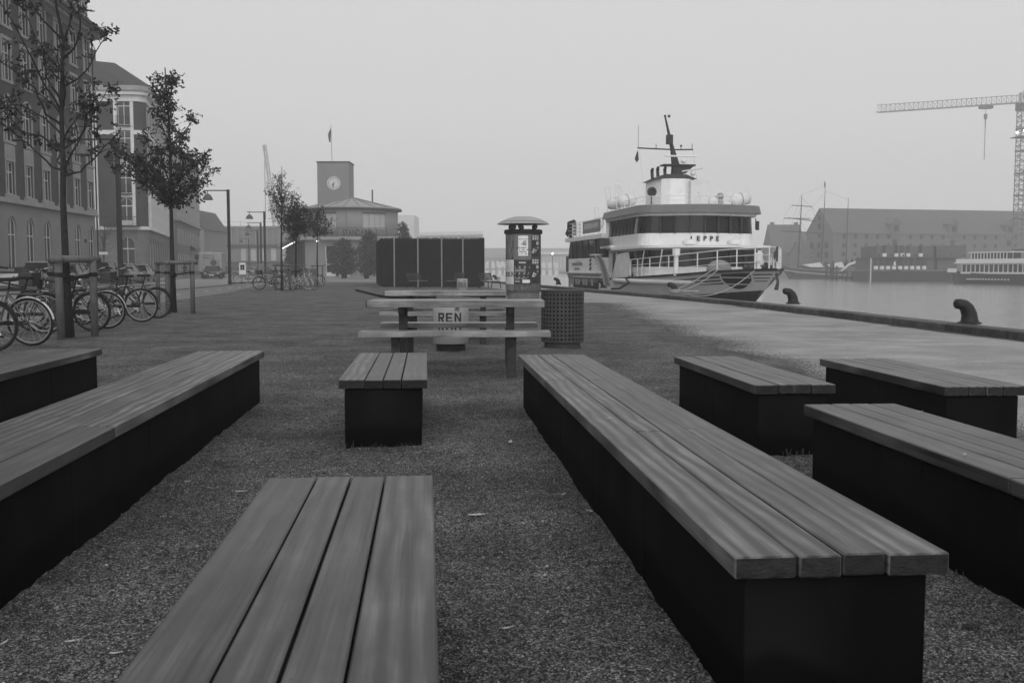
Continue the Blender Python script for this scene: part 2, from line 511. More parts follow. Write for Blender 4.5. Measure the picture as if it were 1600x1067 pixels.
def ground_z(xx, yy):
    z = noise.noise(Vector((xx * 1.3, yy * 1.3, 0))) * 0.018 + noise.noise(Vector((xx * 6, yy * 6, 3))) * 0.012 + noise.noise(Vector((xx * 17, yy * 17, 5))) * 0.009
    return z * min(1, 14 / max(yy, 1)) - 0.004

pav = mat('quay_pavement', 0.27, 0.8, 0.22, 0.7, 0.35, 40)
def pave_mat():
    m = bpy.data.materials.new('quay_paving_asphalt'); m.use_nodes = True
    t = m.node_tree; n = t.nodes; L = t.links; b = n['Principled BSDF']
    b.inputs['Roughness'].default_value = 0.8
    tc = n.new('ShaderNodeTexCoord')
    no = n.new('ShaderNodeTexNoise'); no.inputs['Scale'].default_value = 0.5; no.inputs['Detail'].default_value = 10; no.inputs['Roughness'].default_value = 0.7
    sp = n.new('ShaderNodeTexNoise'); sp.inputs['Scale'].default_value = 45; sp.inputs['Detail'].default_value = 5
    vo = n.new('ShaderNodeTexVoronoi'); vo.inputs['Scale'].default_value = 5.5
    for q in (no, sp, vo): L.new(tc.outputs['Object'], q.inputs['Vector'])
    def mr(o, a, c, d, e):
        q = n.new('ShaderNodeMapRange'); q.inputs[1].default_value = a; q.inputs[2].default_value = c; q.inputs[3].default_value = d; q.inputs[4].default_value = e
        L.new(o, q.inputs[0]); return q.outputs[0]
    def mul(a, c):
        q = n.new('ShaderNodeMath'); q.operation = 'MULTIPLY'; L.new(a, q.inputs[0]); L.new(c, q.inputs[1]); return q.outputs[0]
    v = mul(mr(no.outputs[0], 0.32, 0.68, 0.14, 0.33), mr(sp.outputs[0], 0.3, 0.7, 0.72, 1.28))
    v = mul(v, mr(vo.outputs['Distance'], 0.04, 0.10, 0.25, 1.0))     # bits of leaf and dirt
    v3 = n.new('ShaderNodeTexVoronoi'); v3.inputs['Scale'].default_value = 16; L.new(tc.outputs['Object'], v3.inputs['Vector'])
    v = mul(v, mr(v3.outputs['Distance'], 0.05, 0.14, 0.55, 1.0))
    st = n.new('ShaderNodeTexNoise'); st.inputs['Scale'].default_value = 2.6; st.inputs['Detail'].default_value = 9; st.inputs['Roughness'].default_value = .75
    m5 = n.new('ShaderNodeMapping'); m5.inputs['Scale'].default_value = (.35, 1, 1); L.new(tc.outputs['Object'], m5.inputs[0]); L.new(m5.outputs[0], st.inputs[0])
    v = mul(v, mr(st.outputs[0], 0.35, 0.65, 0.84, 1.16))
    L.new(v, b.inputs['Base Color'])
    bp = n.new('ShaderNodeBump'); bp.inputs['Strength'].default_value = 0.5; bp.inputs['Distance'].default_value = 0.006
    L.new(sp.outputs[0], bp.inputs['Height']); L.new(bp.outputs[0], b.inputs['Normal'])
    return m
M['pave'] = pave_mat()
QI = [(p[0] - 0.42, p[1]) for p in QUAY]
ribbon('quay_pavement', [(x - 1.0, y) for x, y in GR] + [(-7.0, 112)], QI, -20, 112, 130, -0.02, M['pave'])
# cycle path, road, kerbs, markings
ribbon('cycle_path', CP, GL, -5, 84, 60, -0.018, M['asphalt'])
ribbon('cycle_path', CP, [(x + 6, y) for x, y in CP], 84, 179, 40, -0.022, M['asphalt'])
ribbon('road', RD, [(x - 0.16, y) for x, y in CP], -18, 180, 90, -0.026, mat('road_asphalt', 0.21, 0.8, 0.15, 0.6, 0.2, 40))
ribbon('pavement', [(x - 9, y) for x, y in RD], RD, -18, 180, 90, 0.085, mat('pavement_slabs', 0.17, 0.85, 0.15, 0.8, 0.2, 20))
def kerb_line(name, poly, y0, y1, step, wd, z0, z1, m, parent=None):
    me = MB().box(-wd / 2, wd / 2, 0, step - 0.012, z0, z1).mesh(name, m)
    y = y0; out = []
    while y < y1:
        a = Vector((interp(poly, y), y, 0)); b = Vector((interp(poly, y + step), y + step, 0))
        o = link(name, me, parent); o.location = a
        d = b - a; o.rotation_euler = (0, 0, math.atan2(-d.x, d.y))
        out.append(o); y += step
    return out
kl = MB()
def kerb_strip(mb, poly, y0, y1, wd, z0, z1, n=50):
    for i in range(n):
        a = y0 + (y1 - y0) * i / n; b = y0 + (y1 - y0) * (i + 1) / n
        xa, xb = interp(poly, a), interp(poly, b)
        mb.add([(xa - wd, a, z0), (xa, a, z0), (xb, b, z0), (xb - wd, b, z0), (xa - wd, a, z1), (xa, a, z1), (xb, b, z1), (xb - wd, b, z1)],
               [(0, 3, 2, 1), (4, 5, 6, 7), (0, 1, 5, 4), (1, 2, 6, 5), (2, 3, 7, 6), (3, 0, 4, 7)])
kerb_strip(kl, RD, -18, 180, -0.14, -0.03, 0.09)
tag(kl.build('kerb', M['kerb']), kind='structure')
kl = MB(); kerb_strip(kl, CP, -18, 179, 0.15, -0.03, 0.05)
tag(kl.build('cycle_path_kerb', M['kerb']), kind='structure')
paint = mat('worn_road_paint', 0.55, 0.7, 0.25, 12)
for i in range(16):
    y = 22 + i * 3.4
    xm = interp(CP, y) + 1.9
    mb = MB(); d = az(-6.5)
    mb.box(-0.06, 0.06, 0, 1.5, -0.0135, -0.0125)
    o = mb.build('road_marking', paint); o.location = (xm, y, 0); o.rotation_euler = (0, 0, R(6.8 if y < 47 else 9.5))
    tag(o, kind='structure')

# water: one sheet from under the quay to the far shore
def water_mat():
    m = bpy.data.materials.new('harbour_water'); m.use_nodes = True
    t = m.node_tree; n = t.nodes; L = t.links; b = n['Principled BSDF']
    b.inputs['Base Color'].default_value = (0.18, 0.18, 0.18, 1)  # lighter than real harbour water: missing sky reflection put into the base colour
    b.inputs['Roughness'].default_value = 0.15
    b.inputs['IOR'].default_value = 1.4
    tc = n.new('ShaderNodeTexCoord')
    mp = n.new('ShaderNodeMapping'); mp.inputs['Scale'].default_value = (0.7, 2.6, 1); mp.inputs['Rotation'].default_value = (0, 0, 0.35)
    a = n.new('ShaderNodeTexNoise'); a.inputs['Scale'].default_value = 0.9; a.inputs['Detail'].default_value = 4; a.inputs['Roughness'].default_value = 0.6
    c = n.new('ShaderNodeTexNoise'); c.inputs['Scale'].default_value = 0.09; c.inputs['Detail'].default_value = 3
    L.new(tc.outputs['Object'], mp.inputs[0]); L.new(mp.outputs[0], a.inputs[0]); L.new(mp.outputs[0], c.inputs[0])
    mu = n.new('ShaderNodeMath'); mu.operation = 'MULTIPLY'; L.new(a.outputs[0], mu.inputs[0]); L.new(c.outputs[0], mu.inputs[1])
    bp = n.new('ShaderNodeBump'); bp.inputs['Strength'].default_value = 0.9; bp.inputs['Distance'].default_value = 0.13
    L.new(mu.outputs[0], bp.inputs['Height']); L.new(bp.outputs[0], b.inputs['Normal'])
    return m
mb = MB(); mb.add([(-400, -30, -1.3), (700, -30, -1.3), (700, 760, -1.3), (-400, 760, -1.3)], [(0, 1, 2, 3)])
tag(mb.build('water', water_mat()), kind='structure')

# quay wall with its coping stones (each one a piece)
qw = thing('quay_wall', 'long dark stone quay wall edged with granite coping along the harbour', 'quay wall', (9.5, 0, 0))
mb = MB(Matrix.Translation((-9.5, 0, 0)))
for i in range(len(QUAY) - 1):
    a, b = QUAY[i], QUAY[i + 1]
    mb.add([(a[0] - 0.05, a[1], -3), (b[0] - 0.05, b[1], -3), (b[0] - 0.05, b[1], -0.01), (a[0] - 0.05, a[1], -0.01),
            (a[0] - 0.6, a[1], -3), (b[0] - 0.6, b[1], -3), (b[0] - 0.6, b[1], -0.041), (a[0] - 0.6, a[1], -0.041)],
           [(0, 1, 2, 3), (7, 6, 5, 4), (3, 2, 6, 7), (0, 4, 5, 1)])
mb.build('wall', M['quaywall'], qw)
random.seed(3)
variants = []
for v in range(5):
    mb = MB(); mb.box(-0.42, 0, 0.006, 1.994, -0.04, 0.118 + random.uniform(-0.004, 0.005))
    variants.append(mb.mesh('coping_stone', M['coping'], bevel=0.018))
y = 6.0; i = 0
while y < 104:
    a = Vector((interp(QUAY, y), y, 0)); b0 = Vector((interp(QUAY, y + 2), y + 2, 0)); d = (b0 - a).normalized()
    o = link('coping_stone', variants[i % 5], qw); o.location = a - Vector((9.5 + random.uniform(-.008, .008), 0, random.uniform(-.004, .004))); o.rotation_euler = (random.uniform(-.002, .002), random.uniform(-.01, .01), math.atan2(-d.x, d.y))
    y += 2.0 * d.y; i += 1
# ragged damp grime strip where paving meets the coping
mb = MB(); random.seed(5)
for i in range(90):
    yy = 8 + i * 0.6; xx = interp(QUAY, yy) - 0.44; ww = 0.10 + 0.28 * abs(noise.noise(Vector((yy * 0.7, 2, 0)))) + 0.05 * random.random()
    y2 = 8 + (i + 1) * 0.6; x2 = interp(QUAY, y2) - 0.44; w2 = 0.10 + 0.28 * abs(noise.noise(Vector((y2 * 0.7, 2, 0))))
    mb.add([(xx - ww, yy, -0.014), (xx, yy, -0.014), (x2, y2, -0.014), (x2 - w2, y2, -0.014)], [(0, 1, 2, 3)])
o = mb.build('moss_strip', M['soil']); tag(o, kind='stuff')

# land across the harbour
mb = MB()
mb.prism([(99, -30), (96, 100), (90, 180), (84, 262), (76, 330), (75, 420), (700, 420), (700, -30)], -3, 0.15)
o = mb.build('far_quay', M['ground']); tag(o, kind='structure')
mb = MB(); mb.prism([(-420, 455), (700, 440), (700, 760), (-420, 760)], -3, 0.1)
o = mb.build('far_shore', M['ground']); tag(o, kind='structure')

# loose gravel on the sheet
def stone_mat():
    m = bpy.data.materials.new('loose_gravel_stone'); m.use_nodes = True
    t = m.node_tree; n = t.nodes; L = t.links; b = n['Principled BSDF']; b.inputs['Roughness'].default_value = .85
    g = n.new('ShaderNodeNewGeometry'); p = n.new('ShaderNodeMath'); p.operation = 'POWER'; p.inputs[1].default_value = 4.0
    L.new(g.outputs['Random Per Island'], p.inputs[0])
    r = n.new('ShaderNodeMapRange'); r.inputs[3].default_value = .028; r.inputs[4].default_value = .42; L.new(p.outputs[0], r.inputs[0]); L.new(r.outputs[0], b.inputs['Base Color'])
    return m
rng = np.random.default_rng(4)
n = 90000
yy = 1.9 + (rng.random(n) ** 1.6) * 9.5
xx = (rng.random(n) * 2 - 1) * (0.56 * yy + 0.1) - 0.05
keep = (xx < np.array([interp(GR, q) for q in yy]) - 0.1)
yy = yy[keep]; xx = xx[keep]; n = len(yy)
rr = (0.0018 + 0.0032 * rng.random(n) ** 2.2)
rr[rng.random(n) > 0.98] *= 2.2
oc = np.array([(1, 0, 0), (-1, 0, 0), (0, 1, 0), (0, -1, 0), (0, 0, 0.7), (0, 0, -0.7)], dtype=np.float32)
of = np.array([(0, 2, 4), (2, 1, 4), (1, 3, 4), (3, 0, 4), (2, 0, 5), (1, 2, 5), (3, 1, 5), (0, 3, 5)])
zz = np.array([ground_z(a, b) for a, b in zip(xx, yy)])
th = rng.random(n) * 6.28
jit = 1 + 0.35 * (rng.random((n, 6, 3)) - 0.5)
P = oc[None] * jit * rr[:, None, None]
c, s = np.cos(th)[:, None], np.sin(th)[:, None]
Px = P[:, :, 0] * c - P[:, :, 1] * s; Py = P[:, :, 0] * s + P[:, :, 1] * c
V = np.stack([Px + xx[:, None], Py + yy[:, None], P[:, :, 2] + zz[:, None] + 0.0015], axis=2).reshape(-1, 3)
F = (of[None] + (np.arange(n) * 6)[:, None, None]).reshape(-1, 3)
peb = fast_mesh('loose_gravel', V, F, stone_mat())
tag(peb, kind='stuff')
n = 70000
yy = 3.0 + rng.random(n) ** 1.5 * 30; xx = np.array([gr_edge(q) for q in yy]) + np.abs(rng.normal(size=n)) * (0.13 + .012 * yy) - 0.12
rr = (0.0014 + 0.0022 * rng.random(n) ** 2) * (1 + yy / 18)
zz = np.full(n, -0.018); jit = 1 + 0.35 * (rng.random((n, 6, 3)) - 0.5)
V = (oc[None] * jit * rr[:, None, None] + np.stack([xx, yy, zz], axis=1)[:, None, :]).reshape(-1, 3)
F = (of[None] + (np.arange(n) * 6)[:, None, None]).reshape(-1, 3)
tag(fast_mesh('stray_gravel', V, F, mat('stray_gravel_stone', .10, .9, island=.6)), kind='stuff')
# ------------------------------------------------------------------ building facades with real openings
_wm = {}
def arch_pts(w, h, n=8, seg=True):
    """outline of an arched opening, origin bottom centre (u,z)"""
    r = w / 2
    pts = [(-r, 0), (r, 0)]
    for k in range(n + 1):
        t = math.pi * k / n
        pts.append((r * math.cos(t), h - r + r * math.sin(t)))
    return pts
def win_meshes(w, h, arch=False, style='cross', fm=None, gm=None, sur=0.0, sm=None):
    key = (round(w, 2), round(h, 2), arch, style, fm.name, gm.name, sur)
    if key in _wm: return _wm[key]
    d = 0.02 if (not sur and not arch and h < 2.5 and style == 'cross' and w >= 1.2) else 0.10; f = 0.07
    mb = MB()
    hh = h - w / 2 if arch else h
    mb.box(-w / 2, -w / 2 + f, -d - .06, -d, 0, hh); mb.box(w / 2 - f, w / 2, -d - .06, -d, 0, hh)
    mb.box(-w / 2 + f, w / 2 - f, -d - .06, -d, 0, f)
    if arch:
        n = 10; r = w / 2
        for k in range(n):
            a, b = math.pi * k / n, math.pi * (k + 1) / n
            q = [(r * math.cos(a), hh + r * math.sin(a)), (r * math.cos(b), hh + r * math.sin(b)), ((r - f) * math.cos(b), hh + (r - f) * math.sin(b)), ((r - f) * math.cos(a), hh + (r - f) * math.sin(a))]
            mb.add([(x, -d - .06, z) for x, z in q] + [(x, -d, z) for x, z in q], [(0, 1, 2, 3), (7, 6, 5, 4), (0, 4, 5, 1), (2, 6, 7, 3)])
    else: mb.box(-w / 2 + f, w / 2 - f, -d - .06, -d, h - f, h)
    top = h - (f if not arch else 0.05)
    if style in ('cross', 'tall'):
        mb.box(-f * .45, f * .45, -d - .05, -d + .012, f, top)
        zc = h * (0.68 if style == 'cross' else .72)
        mb.box(-w / 2 + f, -f * .45, -d - .05, -d + .01, zc - .035, zc + .035)
        mb.box(f * .45, w / 2 - f, -d - .05, -d + .01, zc - .035, zc + .035)
    elif style == 'door':
        mb.box(-f * .45, f * .45, -d - .05, -d + .012, f, top)
        mb.box(-w / 2 + f, -f * .45, -d - .05, -d + .01, h * .7 - .05, h * .7 + .05); mb.box(f * .45, w / 2 - f, -d - .05, -d + .01, h * .7 - .05, h * .7 + .05)
        mb.box(-w / 2 + f, w / 2 - f, -d - .045, -d - .01, f, .5)
    fr = mb.mesh('window', fm)
    mb = MB(); pts = arch_pts(w - .04, h - .02) if arch else [(-w / 2 + .02, 0.01), (w / 2 - .02, 0.01), (w / 2 - .02, h - .02), (-w / 2 + .02, h - .02)]
    n = len(pts)
    mb.add([(x, -d - .05, z) for x, z in pts] + [(x, -d - .03, z) for x, z in pts], [tuple(range(n)), tuple(range(2 * n - 1, n - 1, -1))] + [(k, (k + 1) % n, n + (k + 1) % n, n + k) for k in range(n)])
    pn = mb.mesh('pane', gm)
    sl = None
    if sur:
        mb = MB()
        mb.box(-w / 2 - sur - .05, w / 2 + sur + .05, .002, .10, -.16, -.002)
        mb.box(-w / 2 - sur, -w / 2 - .002, .002, .045, 0, hh); mb.box(w / 2 + .002, w / 2 + sur, .002, .045, 0, hh)
        if arch:
            n = 10; r0, r1 = w / 2 + .002, w / 2 + sur
            for k in range(n):
                a, b = math.pi * k / n, math.pi * (k + 1) / n
                q = [(r1 * math.cos(a), hh + r1 * math.sin(a)), (r1 * math.cos(b), hh + r1 * math.sin(b)), (r0 * math.cos(b), hh + r0 * math.sin(b)), (r0 * math.cos(a), hh + r0 * math.sin(a))]
                mb.add([(x, .002, z) for x, z in q] + [(x, .045, z) for x, z in q], [(0, 1, 2, 3), (7, 6, 5, 4), (0, 4, 5, 1), (1, 5, 6, 2), (2, 6, 7, 3), (3, 7, 4, 0)])
        else: mb.box(-w / 2 - sur, w / 2 + sur, .002, .06, h + .002, h + .2)
        sl = mb.mesh('surround', sm)
    _wm[key] = (fr, pn, sl)
    return _wm[key]

def facade(root, xf, W, z0, z1, rows, wall_m, bays, name='wall', thick=0.35, u_from=0.0):
    """rows: dicts zb, h, w, arch, style, sur, fm, gm, sm, skip; u along the wall, n outward"""
    ops = []
    for r_ in rows:
        for i, bc in enumerate(bays):
            if i in r_.get('skip', ()): continue
            ops.append((bc - r_['w'] / 2, bc + r_['w'] / 2, r_['zb'], r_['zb'] + r_['h'], r_.get('arch', False)))
            fr, pn, sl = win_meshes(r_['w'], r_['h'], r_.get('arch', False), r_.get('style', 'cross'), r_.get('fm', M['winframe']), r_.get('gm', M['glass_b']), r_.get('sur', 0), r_.get('sm', M['stone']))
            o = link('door' if r_.get('style') == 'door' else 'window', fr, root, xf @ Matrix.Translation((bc, 0, r_['zb'])))
            link('pane', pn, o)
            if sl: link('surround', sl, o)
    us = sorted(set([u_from, W] + [round(o[0], 4) for o in ops] + [round(o[1], 4) for o in ops]))
    zs = sorted(set([z0, z1] + [round(o[2], 4) for o in ops] + [round(o[3], 4) for o in ops]))
    mb = MB(xf)
    for j in range(len(zs) - 1):
        a, b = zs[j], zs[j + 1]
        if b - a < 1e-3: continue
        run = None
        def flush(x):
            if run is not None and x - run > 1e-3: mb.box(run, x, -thick, 0, a, b)
        for i in range(len(us) - 1):
            c, d = us[i], us[i + 1]
            mid, mz = (c + d) / 2, (a + b) / 2
            inside = any(o[0] < mid < o[1] and o[2] < mz < o[3] for o in ops)
            if inside:
                flush(c); run = None
            elif run is None: run = c
        flush(us[-1]); run = None
    for o in ops:
        if o[4]:
            r = (o[1] - o[0]) / 2; cu = (o[0] + o[1]) / 2; hz = o[3] - r; n = 6
            for sgn in (-1, 1):
                arc = [(cu + sgn * r * math.cos(math.pi / 2 * k / n), hz + r * math.sin(math.pi / 2 * k / n)) for k in range(n + 1)]
                pl = arc + [(cu + sgn * r, o[3])]
                m = len(pl)
                mb.add([(x, -thick, z) for x, z in pl] + [(x, 0, z) for x, z in pl], [tuple(range(m)), tuple(range(2 * m - 1, m - 1, -1))] + [(k, (k + 1) % m, m + (k + 1) % m, m + k) for k in range(m)])
    return mb.build(name, wall_m, root)

# ---- first building: brick over a stucco ground floor
def building_a():
    t = thing('corner_building', 'tall dark brick building over a pale stucco ground floor at the left edge', 'building', (-31.35, 75.35, 0), R(-AZ0))
    xf = frame((0, 0), (0, -1), (1, 0))
    W = 46.0
    bays = [0.9 + 2.86 * k for k in range(15)]
    facade(t, xf, W, -0.05, 5.0, [dict(zb=.8, h=3.45, w=1.25, arch=True, style='cross', skip=(2,))], M['stucco'], bays, 'ground_floor_wall')
    fr, pn, sl = win_meshes(1.3, 3.9, True, 'door', M['stone'], M['glass_b'], 0.0)
    b2 = bays[2]
    o = link('door', fr, t, xf @ Matrix.Translation((b2, .12, .1))); link('pane', pn, o)
    facade(t, xf, W, 5.3, 17.97, [dict(zb=5.55, h=1.95, w=1.15, sur=.12), dict(zb=8.7, h=2.6, w=1.2, arch=True, sur=.2), dict(zb=12.3, h=2.35, w=1.15, sur=.2), dict(zb=15.5, h=2.25, w=1.15, sur=.2)], M['brick'], bays, 'brick_wall')
    # stone panels between second and third storey windows
    me = MB().box(-.72, .72, .002, .05, 7.62, 8.5).box(-.5, .5, .052, .075, 7.75, 8.35).mesh('spandrel_panel', M['stone'])
    me2 = MB().box(-.9, .9, .002, .16, 5.302, 5.5).mesh('sill_block', M['stone'])
    for b in bays:
        link('spandrel_panel', me, t, xf @ Matrix.Translation((b, 0, 0))); link('sill_block', me2, t, xf @ Matrix.Translation((b, 0, 0)))
    mb = MB(xf); mb.box(-0.25, W, -.35, .28, 5.0, 5.15); mb.box(-0.15, W, -.35, .16, 5.152, 5.298); mb.build('belt_course', M['stone'], t)
    for k, b in enumerate(bays):
        if k % 2 == 1: continue
    # frieze and cornice with brackets
    mb = MB(xf); mb.box(-.1, W, -.35, .12, 17.972, 18.0); mb.box(-.2, W, -.35, .35, 18.002, 18.06); mb.build('frieze', M['stone'], t)
    mb = MB(xf); mb.box(-0.4, W, -.35, .95, 18.30, 18.48); mb.box(-0.55, W, -.35, 1.15, 18.482, 18.72)
    mb.build('cornice', M['slate'], t, bevel=0.05)
    mb = MB(xf)
    for k in range(int(W / .45)): mb.box(-0.2 + k * .45, -0.0 + k * .45, .1, .8, 18.062, 18.298)
    tag(mb.build('dentil_row', M['stucco'], t), kind='stuff')
    mb = MB(xf); mb.box(-.0, W, -.35, .1, 18.062, 18.295); mb.build('cornice_soffit', M['stucco'], t)
    # mansard roof (u, n, z), hip at the corner
    mb = MB(xf)
    mb.add([(-.3, .6, 18.725), (W, .6, 18.725), (W, -2.0, 22.6), (1.9, -2.0, 22.6), (-.3, -12, 18.725), (1.9, -10, 22.6), (W, -12, 18.725), (W, -10, 22.6)],
           [(0, 1, 2, 3), (0, 3, 5, 4), (3, 2, 7, 5), (4, 5, 7, 6), (0, 4, 6, 1), (1, 6, 7, 2)])
    mb.build('mansard_roof', M['slate'], t)
    for u in (2.6, 6.9, 12.5):
        mb = MB(xf @ Matrix.Translation((u, 0, 0)))
        mb.box(-.85, -.6, -1.8, .45, 18.73, 20.8); mb.box(.6, .85, -1.8, .45, 18.73, 20.8); mb.box(-.6, .6, -1.8, .1, 18.73, 19.0)
        mb.box(-1.05, 1.05, -2.1, .7, 20.802, 21.05)
        mb.prismx([(0, 0)] * 0 or [(.68, 21.055), (-1.9, 21.055), (-1.9, 21.6)], -1.0, 1.0)
        d = mb.build('dormer', M['stone'], t)
        fr, pn, _ = win_meshes(1.18, 1.78, False, 'cross', M['winframe'], M['glass_b'], 0)
        link('window', fr, d, xf @ Matrix.Translation((u, .45, 19.01)))
        link('pane', pn, d, xf @ Matrix.Translation((u, .45, 19.01)))
    # the side on the cross street and the back
    mb = MB(); mb.box(-12.0, -.352, -.35, -.0, -.05, 18.0); mb.box(-12.3, -12.0, -W, 0, -.05, 19.6); mb.box(-12.0, -.352, -W, -W + .3, -.05, 18.0)
    mb.build('side_wall', M['brick'], t)
    # downpipe and house-number plate, wall lamp
    mb = MB(xf); mb.tube([(-.12, .1, 0), (-.12, .1, 18)], .06, 6); mb.build('downpipe', M['lamp'], t)
    mb = MB(xf); mb.box(2.0, 2.55, .002, .03, 3.0, 3.25); mb.build('street_sign', M['glass_b'], t)
    return t
building_a()

# ---- second building: rounded corner with white frames
def building_b():
    t = thing('rounded_corner_building', 'brick building with white framed window bays and a rounded corner down the street', 'building', (-39.0, 108.0, 0))
    T = Matrix.Translation((39.0, -108.0, 0))
    P0 = (-40.1, 107.0)
    fx = T @ frame(P0, (-1, 0), (0, -1))
    a = az(-14.5)
    rows = [dict(zb=9.1, h=2.3, w=1.35, style='tall', fm=M['trimw']), dict(zb=12.9, h=2.8, w=1.35, style='tall', fm=M['trimw']), dict(zb=16.3, h=2.75, w=1.35, style='tall', fm=M['trimw']), dict(zb=5.75, h=2.9, w=1.3, arch=True, style='door', fm=M['trimw'])]
    facade(t, fx, 16, 5.6, 19.2, rows, M['brick'], [1.05, 8.2, 12.4], 'front_wall')
    facade(t, fx, 16, -.05, 5.25, [dict(zb=.3, h=4.2, w=1.6, arch=True, style='door', fm=M['winframe'], sur=.25, sm=M['rustic'])], M['rustic'], [1.05, 8.2], 'front_base')
    # white frame strip round the window bay
    mb = MB(fx)
    for u0, u1 in ((0.02, .34), (1.76, 2.12)): mb.box(u0, u1, .003, .10, 5.6, 19.0)
    for z0_, z1_ in ((8.68, 9.06), (11.5, 12.86), (15.75, 16.26)): mb.box(.342, 1.758, .003, .08, z0_, z1_)
    mb.build('bay_frame', M['trimw'], t)
    for z0_, z1_ in ((15.3, 15.75),):
        mb = MB(fx); mb.box(2.13, 15.9, .003, .14, z0_, z1_); mb.build('string_course', M['trimw'], t)
    mb = MB(fx); mb.box(3.95, 4.75, .003, .16, 5.6, 19.0); mb.build('pilaster', M['trimw'], t)
    # rustication courses on the pilaster side
    # rounded corner
    Rr = 0.9; cx, cy = P0[0], P0[1] + Rr; n = 7
    a_s, a_e = -math.pi / 2, math.atan2(.25, .968)
    for nm, r_, z0_, z1_, mm in (('corner_base', Rr, -.05, 5.25, M['rustic']), ('corner_wall', Rr, 5.6, 19.2, M['brick'])):
        mb = MB(T); mb.lathe([(r_ - .3, z0_), (r_, z0_), (r_, z1_), (r_ - .3, z1_)], n, (cx, cy), a_s, a_e); mb.build(nm, mm, t)
    for nm, r0, r1, z0_, z1_, mm in (('belt_course', .0, .32, 5.25, 5.6, M['trimw']), ('string_course', 0, .14, 15.3, 15.75, M['trimw']), ('frieze', 0, .15, 18.75, 19.4, M['trimw']), ('cornice', 0, .6, 19.402, 19.8, M['trimw']), ('gutter', 0, .85, 19.802, 20.3, M['stone'])):
        mb = MB(T); mb.lathe([(Rr - .2, z0_), (Rr + r1, z0_), (Rr + r1, z1_), (Rr - .2, z1_)], n, (cx, cy), a_s, a_e)
        mb2 = mb
        mb2.xf = fx
        if nm != 'string_course': mb2.box(0.0, 16, -.35, r1, z0_, z1_)
        e = Vector((cx, cy, 0)) + Vector((math.cos(a_e), math.sin(a_e), 0)) * Rr
        far = e + a * 30
        sx = T @ frame((far.x, far.y), (-a.x, -a.y), (math.cos(a_e), math.sin(a_e)))
        mb2.xf = sx; mb2.box(0, 30, -.35, r1, z0_, z1_)
        mb2.build(nm, mm, t)
    st = [1.6 + 2.95 * k for k in range(10)]
    facade(t, sx, 30, 5.6, 19.2, [dict(zb=6.1, h=2.5, w=1.5, arch=True, style='tall', sur=.35, sm=M['trimw'], fm=M['trimw']), dict(zb=9.5, h=2.0, w=1.2, sur=.3, sm=M['trimw']), dict(zb=12.9, h=2.1, w=1.2, sur=.3, sm=M['trimw']), dict(zb=16.2, h=2.1, w=1.2, sur=.3, sm=M['trimw'])], M['brick'], st, 'street_wall')
    facade(t, sx, 30, -.05, 5.25, [dict(zb=.9, h=3.5, w=1.5, arch=True, style='cross')], M['rustic'], st, 'street_base')
    me = MB().box(-.16, .16, .003, .3, 5.6, 9.2).box(-.22, .22, .003, .36, 9.202, 9.4).mesh('column', M['trimw'])
    for k in range(11): link('column', me, t, sx @ Matrix.Translation((.2 + 2.95 * k, 0, 0)))
    # balconies
    for z, dpt, w0, w1 in ((16.2, .35, .3, 1.8), (12.8, .3, .3, 1.8), (9.0, .3, .3, 1.8), (5.62, .9, -.5, 3.3)):
        mb = MB(fx); mb.box(w0, w1, .15, dpt + .12, z - .05, z + .03)
        nb = int((w1 - w0) / .14)
        for k in range(nb + 1): mb.box(w0 + k * (w1 - w0) / nb - .012, w0 + k * (w1 - w0) / nb + .012, dpt + .08, dpt + .104, z + .03, z + .95)
        mb.box(w0, w1, dpt + .07, dpt + .115, z + .952, z + 1.0)
        tag(mb.build('balcony', M['iron'], t), kind=None)
    # roof
    mb = MB(T)
    e2 = far
    mb.add([(-52, 106.2, 20.31), (-40.2, 106.2, 20.31), (-38.3, 108.2, 20.31), (far.x + .8, far.y, 20.31), (far.x - 10, far.y, 20.31), (-52, 118, 20.31),
            (-45.5, 108.8, 23.4), (-43.2, 110.2, 23.4), (far.x - 3, far.y, 23.4), (-52, 108.8, 23.4), (-52, 112, 23.4)],
           [(0, 1, 6, 9), (1, 7, 6), (1, 2, 7), (2, 3, 8, 7), (3, 4, 8), (4, 10, 7, 8), (4, 5, 10), (6, 7, 10, 9), (5, 0, 9, 10)])
    mb.build('roof', M['slate'], t)
    mb = MB(T); mb.box(-46.3, -45.0, 108.5, 109.6, 22.5, 24.6); mb.build('chimney', M['brick'], t)
    mb = MB(T); mb.box(-56.2, -55.9, 107.3, 120, 0, 19); mb.build('back_wall', M['brick'], t)
    return e2
FARB = building_b()

